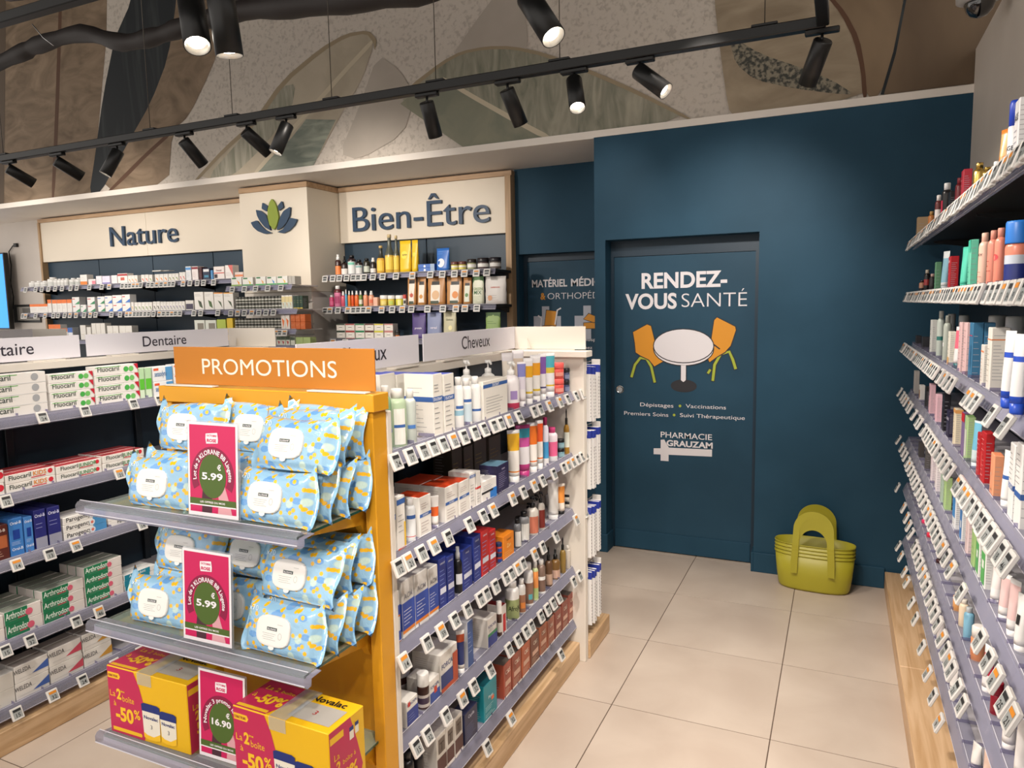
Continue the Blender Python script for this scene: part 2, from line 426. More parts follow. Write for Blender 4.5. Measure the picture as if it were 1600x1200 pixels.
# ------------------------------------------------------------------ shelf edge tags
TM = {}
def tag_mesh(w, h, num, orange, small=False):
    k = (w, h, num, orange, small)
    if k in TM: return TM[k]
    g = G(); t = .009 if not small else .006
    if small: g.box(-w/2, w/2, -t, 0, -h, 0, M_TAG)
    else: g.bbox(-w/2, w/2, -t, 0, -h, 0, M_TAG, .0015)
    y = -t-.0004
    g.add([(-w*.38,y,-h*.86),(w*.38,y,-h*.86),(w*.38,y,-h*.14),(-w*.38,y,-h*.14)], [(0,1,2,3)], M_LCD)
    y -= .0003
    g.add([(-w*.34,y,-h*.36),(w*.34,y,-h*.36),(w*.34,y,-h*.16),(-w*.34,y,-h*.16)], [(0,1,2,3)], mat('d98a28',.5) if orange else mat('2a2a2c',.5))
    if small: g.add([(-w*.25,y,-h*.75),(w*.28,y,-h*.75),(w*.28,y,-h*.55),(-w*.25,y,-h*.55)], [(0,1,2,3)], mat('4a4a4c',.5))
    else: g.text(num, (w*.02,y,-h*.8), (1,0,0), (0,0,1), h*.3, mat('1a1a1c',.5), off=.01)
    TM[k] = g.mesh('price_tag'); return TM[k]
M_TAG = mat('dddad6', .35); M_LCD = mat('9fa3a2', .3)
NUMS = ['9','14','21','18','12','13','16','15','17','59','25','8','24','19','11','32','6','46']
def tags(vals, axis, front, z, rz, parent, tilt=.45, w=.04, h=.046, small=False, seed=0):
    rn = random.Random(seed)
    for i, v in enumerate(vals):
        me = tag_mesh(w, h, rn.choice(NUMS), rn.random() < .3, small)
        o = link('price_tag', me, parent)
        o.location = (front, v, z) if axis == 'y' else (v, front, z)
        o.rotation_euler = (tilt+rn.uniform(-.05,.05), 0, rz)
HAIR1=[
 (1.546,0.032,0.176,'bottle','b0,.93,8fb58c;b.35,.42,3c66ad;capf4f4ef;glass','tall green shampoo bottle',{}),
 (1.614,0.052,0.16,'bottle','b0,.9,b9cfae;r.25,.08,.8,.8,f2f2ec;r.25,.42,.8,.48,3c66ad;capf6f6f2;glass','pale green bottle with white label',{}),
 (1.664,0.034,0.153,'bottle','b0,.9,c9d2cc;r.2,.35,.8,.43,4f7fc4;capf6f6f2;glass','clear lotion bottle with white cap',{}),
 (1.789,0.05,0.185,'carton','efece4|b.56,.64,3c66ad;t.6,.045,ffffff,DUCRAY;l.1,.5,5,9a9a9a;l.7,.85,3,9a9a9a;T4a5ccf','white carton with blue mid band',{'d':0.1,'nd':1}),
 (1.854,0.061,0.179,'carton','efece4|b.56,.64,3c66ad;t.6,.045,ffffff,DUCRAY;l.1,.5,5,9a9a9a;l.7,.85,3,9a9a9a;T4a5ccf','white carton with blue mid band',{'d':0.1,'nd':1}),
 (1.939,0.033,0.16,'bottle','b0,1,f3f3f1;b.3,.42,9cc8dd;r.15,.46,.85,.53,3c66ad;capf6f6f4','white lotion bottle with blue label',{}),
 (1.993,0.036,0.151,'bottle','b0,1,f3f3f1;b.1,.55,cfe0ea;r.15,.6,.85,.67,3c66ad;capf6f6f4','larger white lotion bottle with blue label',{}),
 (2.056,0.037,0.151,'bottle','b0,1,f3f3f1;b.3,.36,3c66ad;capf6f6f4','white shampoo bottle with thin blue label',{}),
 (2.171,0.192,0.131,'carton','f0ede5|f.82,.91,3c66ad;t.865,.07,ffffff,DUCRAY;l.15,.6,6,9a9a9a;Td9d5cc','wide white carton with blue logo tab',{'d':0.09}),
 (2.362,0.061,0.176,'pump','b0,.2,c23a5c;b.2,1,f4eff2;r.3,.3,.7,.55,a78fc9;capf6f6f4','white pump bottle with rose base',{}),
 (2.423,0.029,0.169,'tube','b0,.3,f2eef2;b.3,.62,e8e3ef;b.62,.95,8d8fd0;capf3f3f3','lilac flowered hair tube',{}),
 (2.49,0.033,0.179,'tube','b0,.12,f0eef0;b.12,.17,e8c63a;b.17,.52,f4f2ee;b.52,.8,f2b52e;capf3f3f3','white tube with yellow top print',{}),
 (2.566,0.037,0.186,'tube','b0,.12,f0eef0;b.12,.17,e8c63a;b.17,.5,f4f2ee;b.5,.8,f4a92a;capf3f3f3','white tube with amber top print',{}),
 (2.627,0.028,0.186,'tube','b0,.14,f4f2f4;b.14,.18,44407a;b.18,.5,f1eff4;b.5,.92,8b62b5;capf3f3f3','white tube with purple top print',{}),
 (2.717,0.043,0.183,'tube','b0,.14,f4f2f4;b.14,.18,e8c63a;b.18,.48,f1eff4;b.48,.62,dcc44a;b.62,.92,55b4c4;capf3f3f3','white tube with teal and yellow print',{}),
 (2.828,0.052,0.134,'jar','b0,1,e0574f;r.1,.25,.9,.6,ee9a8c;cape8605a','coral pink hair mask jar',{'ns':2}),
 (2.899,0.03,0.105,'jar','b0,1,3b4666;r.1,.2,.9,.7,7e8aa8;cap1c1c22','small navy jar with black lid',{'ns':2}),
]
HAIR1B=[
 (1.724,0.08,0.188,'carton','e9e6de|T4a5ccf','white carton with bright blue top,back row',{'d':0.1}),
 (1.817,0.087,0.18,'carton','e9e6de|T4a5ccf','white carton with bright blue top,back row',{'d':0.1}),
 (2.256,0.053,0.186,'pump','b0,1,f1f1ee;b.2,.5,cfe0ea;capf6f6f4','white pump bottle,back row',{}),
 (2.432,0.056,0.173,'pump','b0,1,f1f1ee;b.2,.5,cfe0ea;capf6f6f4','white pump bottle,back row',{}),
 (2.594,0.042,0.19,'tube','b0,.3,f2eef2;b.3,.8,efe8dc;capf3f3f3','pale speckled tube,back row',{}),
 (2.698,0.043,0.194,'tube','b0,.3,f2eef2;b.3,.8,e9d9c8;capf3f3f3','beige speckled tube,back row',{}),
]
HAIR2=[
 (1.533,0.033,0.181,'carton','f1eee8|Td8481f;f.5,.58,3c66ad;t.54,.045,ffffff,DUCRAY;l.1,.4,4,b0a0a0;l.68,.85,3,b0a0a0','white carton with red top',{}),
 (1.576,0.041,0.147,'carton','f1eee8|f.85,.95,3c66ad;r.8,0,1,.5,eec33c;f0,.04,d8481f;l.3,.7,4,9a9a9a','white carton with yellow stripe',{}),
 (1.644,0.031,0.123,'bottle','b0,.9,eef1f3;r.1,.65,.9,.75,3c66ad;b.15,.17,d04040;capf4f4f4','white bottle with blue name label',{}),
 (1.701,0.06,0.118,'carton','f1eee8|Td8481f;f.5,.58,3c66ad;t.54,.045,ffffff,DUCRAY;l.1,.4,4,b0a0a0;l.68,.85,3,b0a0a0','small white carton with red lid flap',{}),
 (1.768,0.022,0.099,'tube','b0,.3,f4f1ee;b.3,.62,ee6a2c;b.62,.95,f4f1ee;capf3f3f3','orange and white tube',{}),
 (1.852,0.072,0.112,'carton','f1eee8|Td8481f;f.5,.58,3c66ad;t.54,.045,ffffff,DUCRAY;l.1,.4,4,b0a0a0;l.68,.85,3,b0a0a0','wide white carton with red top',{'d':0.09,'nd':2}),
 (1.931,0.067,0.108,'carton','f1eee8|Td8481f;f.5,.58,3c66ad;t.54,.045,ffffff,DUCRAY;l.1,.4,4,b0a0a0;l.68,.85,3,b0a0a0','white carton with orange red top',{'d':0.09,'nd':2}),
 (1.99,0.037,0.121,'carton','efece8|t.9,.03,555555,ducray;f.86,.93,3c66ad;t.895,.04,ffffff,DUCRAY;l.2,.7,6,9a9a9a','slim white carton',{}),
 (2.03,0.029,0.116,'carton','efece8|b.5,.56,d04040;l.1,.4,4,9a9a9a','slim white carton with red line',{}),
 (2.107,0.108,0.072,'carton','f3f1ee|r.55,0,1,.5,2f7fd6;r.0,.4,.75,.5,26262a;l.55,.8,3,8a8a9a','flat white carton with blue corner',{'d':0.04,'nd':2}),
 (2.217,0.097,0.101,'carton','2b2650|l.2,.75,8,b9b4dd;t.85,.07,d8d4f0,inneov;T7fb0cc','dark purple carton with pale text',{'d':0.07}),
 (2.353,0.042,0.197,'tube','b0,.08,f2f2f0;b.08,.11,e58f3a;b.11,.55,f4f1ec;b.55,.92,edb72e;capefefef','white tube with golden yellow paint splash',{}),
 (2.448,0.05,0.2,'tube','b0,.14,c23f86;b.14,.52,f1eff4;b.52,.72,cf5aa4;b.72,.92,3aa6c0;capc23f86','white tube with pink and teal splash',{}),
 (2.524,0.037,0.198,'tube','b0,.1,f2f2f0;b.1,.13,e8792e;b.13,.5,f4f1ec;b.5,.92,ee7a2c;capefefef','white tube with orange splash',{}),
 (2.584,0.028,0.198,'tube','b0,.1,f2f2f0;b.1,.13,e8792e;b.13,.5,f4f1ec;b.5,.92,f0602c;capefefef','white tube with red orange splash',{}),
 (2.646,0.028,0.201,'bottle','b0,.2,f2f2f4;b.2,.6,4aa0d8;b.6,1,e6e2f0;capa8245e','blue and white bottle with magenta cap',{}),
 (2.744,0.047,0.144,'bottle','b0,.2,f2f2f4;b.2,.7,ef6c9a;b.7,1,f2e6ee;capd84a86','pink splash bottle with pink cap',{}),
 (2.828,0.037,0.08,'jar','b0,.9,6c93a0;r.1,.2,.9,.7,8fb2bc;cap1a1a1c','teal hair butter jar with black lid',{'ns':2}),
 (2.889,0.025,0.201,'dropper','b0,.95,a37a2a;b.25,.75,dfe2d6;cap141414','amber oil bottle with black dropper',{}),
 (2.951,0.027,0.192,'dropper','b0,.95,a37a2a;b.25,.75,c9d6c9;cap141414','amber oil bottle with green label',{}),
]
HAIR2B=[
 (2.179,0.068,0.153,'carton','4a443c|l.4,.7,3,a88f4a;T5c564e','tall dark grey carton with gold script',{}),
 (2.262,0.072,0.146,'carton','4a443c|l.4,.7,3,a88f4a;T5c564e','tall dark grey carton with gold script',{}),
 (2.359,0.094,0.153,'carton','4a443c|l.4,.7,3,a88f4a;T5c564e','tall dark grey carton with gold script',{}),
 (2.482,0.102,0.146,'carton','5f5a54|l.4,.7,3,a88f4a','tall brown grey carton with gold script',{}),
]
HAIR3=[
 (1.532,0.046,0.144,'carton','e9e8e4|f0,.07,ee8a2c;b.07,.45,2f4fae;l.6,.9,3,9a9aa0','low white and blue carton',{'ns':2}),
 (1.595,0.062,0.161,'carton','dcdad6|f0,.08,e9e9e7;f.08,.14,ee8a2c;b.14,.62,2f4fae;l.2,.5,5,dfe4f4;t.72,.09,8a8a92,ACM','silver and blue hair capsule carton',{'d':0.09,'nd':2}),
 (1.666,0.066,0.157,'carton','dcdad6|f0,.08,e9e9e7;f.08,.14,ee8a2c;b.14,.62,2f4fae;l.2,.5,5,dfe4f4;t.72,.09,8a8a92,ACM','silver and blue carton with orange foot',{'d':0.09,'nd':2}),
 (1.731,0.052,0.148,'carton','dcdad6|f0,.08,e9e9e7;f.08,.14,ee8a2c;b.14,.62,2f4fae;l.2,.5,5,dfe4f4;t.72,.09,8a8a92,ACM','narrow silver and blue carton',{'d':0.09}),
 (1.786,0.041,0.156,'carton','26388c|t.9,.035,dfe4f4,URIAGE;l.45,.8,4,8fa0dd;r.1,.3,.9,.42,dfe4f4;l.1,.25,2,8fa0dd','navy blue anti hair loss carton',{'d':0.08,'nd':2}),
 (1.834,0.041,0.148,'carton','26388c|t.9,.035,dfe4f4,URIAGE;l.45,.8,4,8fa0dd;r.1,.3,.9,.42,dfe4f4;l.1,.25,2,8fa0dd','navy blue carton with pale strip',{'d':0.08,'nd':2}),
 (1.903,0.028,0.151,'spray','b0,.8,17181c;r.15,.3,.85,.6,d8dadd;capb9bcc0','black spray can with silver cap',{}),
 (1.94,0.066,0.137,'carton','26388c|t.9,.035,dfe4f4,URIAGE;l.45,.8,4,8fa0dd;r.1,.3,.9,.42,dfe4f4;l.1,.25,2,8fa0dd','large navy blue carton',{'d':0.08,'nd':2}),
 (2.008,0.054,0.156,'carton','26388c|t.9,.035,dfe4f4,URIAGE;l.45,.8,4,8fa0dd;r.1,.3,.9,.42,dfe4f4;l.1,.25,2,8fa0dd','tall navy blue carton',{'d':0.08,'nd':2}),
 (2.067,0.054,0.157,'carton','c22a2e|t.9,.035,dfe4f4,URIAGE;l.45,.8,4,8fa0dd;r.1,.3,.9,.42,dfe4f4;l.1,.25,2,8fa0dd','bright red hair treatment carton',{'d':0.08}),
 (2.124,0.049,0.141,'carton','c22a2e|t.9,.035,dfe4f4,URIAGE;l.45,.8,4,8fa0dd;r.1,.3,.9,.42,dfe4f4;l.1,.25,2,8fa0dd','bright red carton with white square',{'d':0.08}),
 (2.192,0.022,0.074,'jar','b0,1,c4453a;r.1,.2,.9,.7,2b4c9a;cap26355c','small red and blue jar',{'ns':2}),
 (2.253,0.087,0.089,'carton','ea8a24|t.8,.1,7a4a12,Luxeol;t.55,.16,ffd98a,Zen;l.1,.35,3,ffd98a','orange sleep supplement carton',{'d':0.06}),
 (2.359,0.029,0.113,'bottle','b0,.85,6d6f74;r.1,.1,.9,.7,e3e3e0;cap17171a','grey hair growth bottle with black cap',{}),
 (2.434,0.039,0.119,'bottle','b0,.85,8a8c90;r.1,.1,.9,.75,ecece8;cap17171a','silver grey bottle with black cap',{}),
 (2.526,0.047,0.154,'pump','b0,.9,d9d4cc;r.1,.1,.9,.7,c8765e;cap17171a','clear pump bottle with terracotta label',{}),
 (2.595,0.032,0.157,'pump','b0,.9,c9c4bc;r.1,.1,.9,.75,7a2c26;cap17171a','clear pump bottle with maroon label',{}),
 (2.625,0.046,-0.009,'carton','5a2420|l.2,.8,5,b98a80','small maroon carton',{}),
 (2.745,0.044,0.171,'tube','b0,.1,efefee;b.1,.9,e2e0dc;capf3f3f3','plain white tube',{}),
 (2.822,0.034,0.135,'tube','b0,.3,efe4d8;b.3,.9,ee9a4a;cap1c1c1e','orange tube with dark cap',{}),
 (2.934,0.05,0.064,'jar','b0,1,e6dfd0;cap1b1b1d','cream jar with black lid',{'ns':2}),
]
HAIR3B=[
 (2.596,0.039,0.043,'jar','b0,1,4a4c50;cap17171a','dark jar with black lid,back row',{}),
 (2.684,0.037,0.077,'pump','b0,.9,d0ccc4;cap17171a','clear pump bottle,back row',{}),
 (2.769,0.038,0.093,'pump','b0,.9,d0ccc4;cap17171a','clear pump bottle,back row',{}),
 (2.921,0.039,0.079,'pump','b0,.9,d0ccc4;cap17171a','clear pump bottle,back row',{}),
]
HAIR4=[
 (1.599,0.057,0.08,'carton','e3e0da|t.85,.1,2a3d7a,FORCAPIL;f.1,.65,2a3d8c;r.1,.78,.3,.95,c8342e;l.2,.5,3,9aa6dd','white and navy hair capsule carton',{'d':0.08}),
 (1.685,0.036,0.109,'jar','b0,.12,4a2a22;b.12,.62,d9d2cc;b.25,.5,4a3a52;b.62,.9,3a211b;capf0efec','amber capsule jar with white lid',{}),
 (1.721,0.056,0.079,'carton','e3e0da|t.7,.12,2a3d7a,FORCAPIL;f.1,.5,2f4fa0;r.4,.4,.7,.65,c8442e','small blue and white capsule carton',{}),
 (1.808,0.104,0.128,'carton','e3e0da|t.68,.12,2a3d7a,FORCAPIL;f.05,.5,2a3d7c;f.05,.16,c0502e;r.7,0,1,.8,c0502e','large navy and rust capsule carton',{'d':0.1}),
 (1.902,0.023,0.143,'tube','b0,.1,e9e6e2;b.1,.7,2a3668;b.7,.9,b8502e;capefefef','navy tube with rust top',{}),
 (1.946,0.037,0.159,'carton','c9ccd4|f0,1,35599a;l.3,.8,5,aab8da','slim blue carton',{'d':0.07}),
 (2.108,0.067,0.106,'carton','dedad4|t.72,.1,2a3d7a,FORCAPIL;f.4,.5,3c8a5c;f.05,.4,2a3d8c;l.55,.65,2,8a8a9a','white carton with green and navy stripes',{'d':0.09,'nd':2}),
 (2.182,0.019,0.129,'jar','b0,.7,50342c;b.2,.6,d9d4cc;capf0efec','amber tub with white lid',{'d':0.06}),
 (2.204,0.035,0.109,'carton','ddd8d4|r.2,.1,.8,.7,c22a2e;T8a2024','white carton with red oval',{'d':0.06}),
 (2.33,0.053,0.147,'bottle','b0,.06,f2f2f0;b.06,.66,9aa671;t.4,.14,26301c,AfroJK;capf4f4f2','olive green bottle with white cap',{'d':0.07}),
 (2.391,0.03,0.135,'bottle','b0,.06,f2f2f0;b.06,.66,a8745a;r.2,.2,.8,.4,ee9248;capf4f4f2','brown bottle with orange patch',{}),
 (2.466,0.038,0.171,'bottle','b0,.08,f2f2f0;b.08,.66,8a6a5a;r.3,.2,.7,.35,5ab0b8;capf4f4f2','taupe bottle with white cap',{}),
 (2.519,0.024,0.159,'bottle','b0,.08,c9d6a0;b.08,.4,b9d08a;b.4,.9,ee9a54;capf4f4f2','green and orange tall bottle',{}),
 (2.592,0.036,0.143,'bottle','b0,.1,f4f4f2;b.1,.5,7a6054;b.5,.62,f4f4f2;b.62,1,8a7468;capf4f4f2','white and brown striped bottle',{}),
 (2.671,0.033,0.17,'dropper','b0,.95,5f4430;b.1,.5,b89a86;cap121212','amber serum bottle with black dropper',{}),
 (2.759,0.041,0.133,'dropper','b0,.95,7a5a32;b.1,.5,c9a694;cap121212','honey serum bottle with black dropper',{}),
 (2.831,0.027,0.16,'dropper','b0,.95,8a7038;cap121212','slim honey bottle with dropper',{}),
 (2.887,0.023,0.107,'bottle','b0,.95,d8d0c4;cape8e4dc','small cream bottle',{}),
]
HAIR4B=[
 (1.734,0.076,0.088,'jar','b0,1,3a211b;b.15,.6,cfc8c2;capf0efec','amber capsule jar with white lid,back row',{}),
 (1.863,0.1,0.068,'carton','e3e0da|t.8,.1,2a3d7a,FORCAPIL;f.1,.5,2a3d8c','white and navy carton,back row',{}),
 (2.144,0.07,0.065,'jar','b0,1,4a2c24;capf0efec','brown tub with white lid,back row',{}),
]
HAIR5=[
 (1.592,0.038,0.168,'bottle','b0,1,1a1a1e;r.2,.2,.8,.6,c9c6c2;cap141416','black tonic bottle with pale label',{}),
 (1.644,0.031,0.15,'bottle','b0,1,232226;cap141416','plain black tonic bottle',{}),
 (1.75,0.053,0.133,'carton','d9d4cc|f.0,.45,54302c;f.0,.1,e9e4e0;r.15,.55,.85,.9,6d625a;t.7,.2,3a2c26,T','white and brown letter T carton',{}),
 (1.803,0.043,0.13,'carton','d9d4cc|f.0,.45,54302c;f.0,.1,e9e4e0;r.15,.55,.85,.9,6d625a;t.7,.2,3a2c26,T','white and brown letter T carton',{}),
 (1.855,0.052,0.133,'carton','d9d4cc|f.0,.45,54302c;f.0,.1,e9e4e0;r.15,.55,.85,.9,6d625a;t.7,.2,3a2c26,T','white and brown letter T carton',{}),
 (1.94,0.087,0.109,'carton','2c3050|t.82,.1,dcdff0,Capilia;l.15,.6,7,7a80a8','dark navy carton with silver text',{'d':0.05}),
 (2.082,0.097,0.132,'carton','1f8a98|l.25,.4,3,bfe6ea;l.1,.2,2,bfe6ea;r.55,.45,.75,.55,e0683c;t.6,.08,e8f6f8,Phyto;T16606c','turquoise blue carton',{'d':0.06}),
 (2.223,0.063,0.131,'carton','a8503c|f.02,.08,e9e4dc;r.15,.35,.85,.5,d9b09a;t.75,.12,f0e2d0,C&S;l.12,.3,4,d9b8a0;T6e655c','red brown hair colour carton',{'d':0.08}),
 (2.304,0.076,0.13,'carton','a0523e|f.02,.08,e9e4dc;r.15,.35,.85,.5,d9b09a;t.75,.12,f0e2d0,C&S;l.12,.3,4,d9b8a0;T6e655c','russet hair colour carton',{'d':0.08}),
 (2.39,0.077,0.127,'carton','b8603e|f.02,.08,e9e4dc;r.15,.35,.85,.5,d9b09a;t.75,.12,f0e2d0,C&S;l.12,.3,4,d9b8a0;T6e655c','copper hair colour carton',{'d':0.08}),
 (2.479,0.082,0.124,'carton','7a4a38|f.02,.08,e9e4dc;r.15,.35,.85,.5,d9b09a;t.75,.12,f0e2d0,C&S;l.12,.3,4,d9b8a0;T6e655c','dark chestnut hair colour carton',{'d':0.08}),
 (2.566,0.073,0.126,'carton','a05a3c|f.02,.08,e9e4dc;r.15,.35,.85,.5,d9b09a;t.75,.12,f0e2d0,C&S;l.12,.3,4,d9b8a0;T6e655c','light auburn hair colour carton',{'d':0.08}),
 (2.651,0.077,0.118,'carton','a4604a|f.02,.08,e9e4dc;r.15,.35,.85,.5,d9b09a;t.75,.12,f0e2d0,C&S;l.12,.3,4,d9b8a0;T6e655c','copper brown hair colour carton',{'d':0.08}),
 (2.737,0.074,0.119,'carton','8a4438|f.02,.08,e9e4dc;r.15,.35,.85,.5,d9b09a;t.75,.12,f0e2d0,C&S;l.12,.3,4,d9b8a0;T6e655c','plum brown hair colour carton',{'d':0.08}),
 (2.819,0.069,0.126,'carton','8f4a3c|f.02,.08,e9e4dc;r.15,.35,.85,.5,d9b09a;t.75,.12,f0e2d0,C&S;l.12,.3,4,d9b8a0;T6e655c','deep auburn hair colour carton',{'d':0.08}),
 (2.906,0.081,0.131,'carton','9a5548|f.02,.08,e9e4dc;r.15,.35,.85,.5,d9b09a;t.75,.12,f0e2d0,C&S;l.12,.3,4,d9b8a0;T6e655c','pale auburn hair colour carton',{'d':0.08}),
]
DENT1=[
 (1.612,0.261,0.16,'carton','edeae6|t.62,.42,2a3a30,Fluocaril,-.18;r.04,.84,.6,.9,5db447;o.84,.55,.35,a9acb0;l.5,.6,1,a9acb0;b0,.06,dadada','white toothpaste box with grey disc',{'ns':4,'d':0.05}),
 (1.842,0.181,0.144,'carton','edeae6|t.62,.42,2a3a30,Fluocaril,-.18;r.04,.84,.6,.9,5db447;o.72,.5,.3,4cb050;o.84,.5,.3,74c468;p.9,1,1,1,1,.3,c8283c','white toothpaste box with red corner',{'ns':4,'d':0.05}),
 (2.039,0.202,0.158,'carton','edeae6|t.62,.42,2a3a30,Fluocaril,-.18;r.04,.84,.6,.9,5db447;o.72,.5,.3,4cb050;o.84,.5,.3,74c468;p.9,1,1,1,1,.3,c8283c','white toothpaste box with red corner',{'ns':4,'d':0.05}),
 (2.157,0.022,0.134,'carton','d8ecd0|f.3,.65,62c43c;f.65,1,b8dcb0','green and white brush pack',{'ns':1}),
 (2.189,0.029,0.134,'carton','d8ecd0|f.3,.65,62c43c;f.65,1,b8dcb0','green and white brush pack',{'ns':1}),
 (2.264,0.102,0.134,'carton','eceef0|r.65,.05,1,.95,5a9bd0;r.05,.75,.3,.9,e8603c;t.5,.3,4a78a8,sensodyne,-.1','white box with blue arrow end',{'ns':2}),
 (2.369,0.094,0.137,'carton','eceef0|r.65,.05,1,.95,5a9bd0;r.05,.75,.3,.9,e8603c;t.5,.3,4a78a8,sensodyne,-.1','white box with blue arrow end',{'ns':3}),
]
DENT2=[
 (1.487,0.143,0.094,'carton','eae6e0|t.6,.4,2a3a30,Fluocaril,-.22;o.9,.6,.28,d83040;r.5,.2,.8,.3,d83040;Tc04a50;l.3,.4,1,999999','white children toothpaste box with red disc',{'ns':2,'d':0.05}),
 (1.655,0.182,0.069,'carton','eae6e0|t.6,.4,2a3a30,Fluocaril,-.22;o.9,.6,.28,d83040;r.5,.2,.8,.3,d83040;Tc04a50;t.6,.4,e08a2a,KIDS,.18','red-white kids toothpaste box',{'ns':2,'d':0.05,'nd':3}),
 (1.845,0.188,0.062,'carton','eae6e0|t.6,.4,2a3a30,Fluocaril,-.22;o.9,.6,.28,d83040;r.5,.2,.8,.3,d83040;Tc04a50;t.55,.4,3a8a4c,JUNIOR,.18','red-white junior toothpaste box',{'ns':2,'d':0.05,'nd':3}),
 (2.042,0.194,0.066,'carton','eae6e0|t.6,.4,2a3a30,Fluocaril,-.22;o.9,.6,.28,d83040;r.5,.2,.8,.3,d83040;Tc04a50;t.55,.4,3a8a4c,JUNIOR,.18','red-white junior toothpaste box',{'ns':2,'d':0.05,'nd':3}),
]
DENT3=[
 (1.525,0.061,0.133,'carton','5a2a24|r.1,.35,.9,.7,b0623c;l.1,.3,3,d9b8a0;t.85,.08,e8e0d8,Oral-B','brown oral care carton',{}),
 (1.584,0.048,0.145,'carton','3f7cc4|t.88,.07,e8f0ff,Oral-B;r.25,.45,.75,.7,1e3f94;t.2,.07,e8f0ff,Oral-B;l.3,.4,3,a8c4ec','sky blue oral care carton',{'d':0.06,'nd':3}),
 (1.628,0.031,0.138,'carton','4a86cc|t.88,.07,e8f0ff,Oral-B;r.25,.45,.75,.7,1e3f94;t.2,.07,e8f0ff,Oral-B;l.3,.4,3,a8c4ec','pale blue oral care carton',{'d':0.06,'nd':3}),
 (1.673,0.043,0.153,'carton','2c2f78|t.86,.08,e0e4ff,Oral-B;l.5,.7,2,9aa0dd;f0,.3,9a9cb0','indigo oral care carton with silver foot',{'d':0.06,'nd':3}),
 (1.727,0.048,0.151,'carton','2c2f78|t.86,.08,e0e4ff,Oral-B;l.5,.7,2,9aa0dd;f0,.3,9a9cb0','indigo oral care carton with silver foot',{'d':0.06,'nd':3}),
 (1.849,0.18,0.094,'carton','e6e4e0|t.55,.45,26262c,Parogencyl,-.14;r.68,0,1,1,4f94cc;o.66,.5,.4,dfe6ee;o.66,.5,.2,e07a68','white gum toothpaste box with blue end',{'ns':3,'d':0.05,'nd':2}),
 (2.051,0.201,0.074,'carton','e6e4e0|t.55,.45,26262c,Parogencyl,-.1;o.82,.5,.3,c83040','white gum toothpaste box with red disc',{'ns':3,'d':0.05}),
]
DENT4=[
 (1.438,0.144,0.101,'carton','ded8d4|l.2,.6,3,c08a8a','cream toothpaste box with pink text',{'ns':2,'d':0.05}),
 (1.582,0.133,0.105,'carton','ded8d4|r0,0,.62,1,1f7a52;t.6,.4,e9f3ec,Arthrodont,-.16;r.35,.28,.55,.36,c84050;o.66,.5,.26,d8607a;l.2,.5,2,b0a8a8;T8d9389','green-cream toothpaste box',{'ns':2,'d':0.05,'nd':4}),
 (1.737,0.166,0.132,'carton','ded8d4|r0,0,.62,1,1f7a52;t.6,.4,e9f3ec,Arthrodont,-.16;r.35,.28,.55,.36,c84050;o.66,.5,.26,d8607a;l.2,.5,2,b0a8a8;T8d9389','green-cream toothpaste box',{'ns':3,'d':0.05,'nd':4}),
 (1.91,0.167,0.167,'carton','ded8d4|r0,0,.62,1,1f7a52;t.6,.4,e9f3ec,Arthrodont,-.16;r.35,.28,.55,.36,c84050;o.66,.5,.26,d8607a;l.2,.5,2,b0a8a8;T8d9389','green-cream toothpaste box',{'ns':4,'d':0.05,'nd':3}),
 (2.078,0.156,0.072,'carton','e2e4e2|r0,0,.8,1,1d86a0;t.6,.4,e9f3f4,Arthrodont,-.1','teal toothpaste box',{'ns':3,'d':0.05,'nd':2}),
]
DENT5=[
 (1.455,0.14,0.125,'carton','dcdad4|l.2,.4,2,9a9a9a','plain white toothpaste box',{'ns':2,'d':0.05}),
 (1.592,0.124,0.133,'carton','e0deda|t.65,.2,4a4a50,WELEDA,-.28;l.5,.6,1,a0a0a0;p.5,.25,1,.75,1,.25,3f62ae;l.15,.3,1,a0a0a0;Tb9b2aa','white toothpaste box with blue swash',{'ns':2,'d':0.05,'nd':2}),
 (1.725,0.131,0.139,'carton','e0deda|t.65,.2,4a4a50,WELEDA,-.28;l.5,.6,1,a0a0a0;p.5,.25,1,.75,1,.25,c84a60;l.15,.3,1,a0a0a0;Tb9b2aa','white toothpaste box with rose swash',{'ns':2,'d':0.05,'nd':2}),
 (1.857,0.122,0.141,'carton','e0deda|t.65,.2,4a4a50,WELEDA,-.28;l.5,.6,1,a0a0a0;p.5,.25,1,.75,1,.25,c9963c;l.15,.3,1,a0a0a0;Tb9b2aa','white toothpaste box with ochre swash',{'ns':2,'d':0.05,'nd':2}),
]
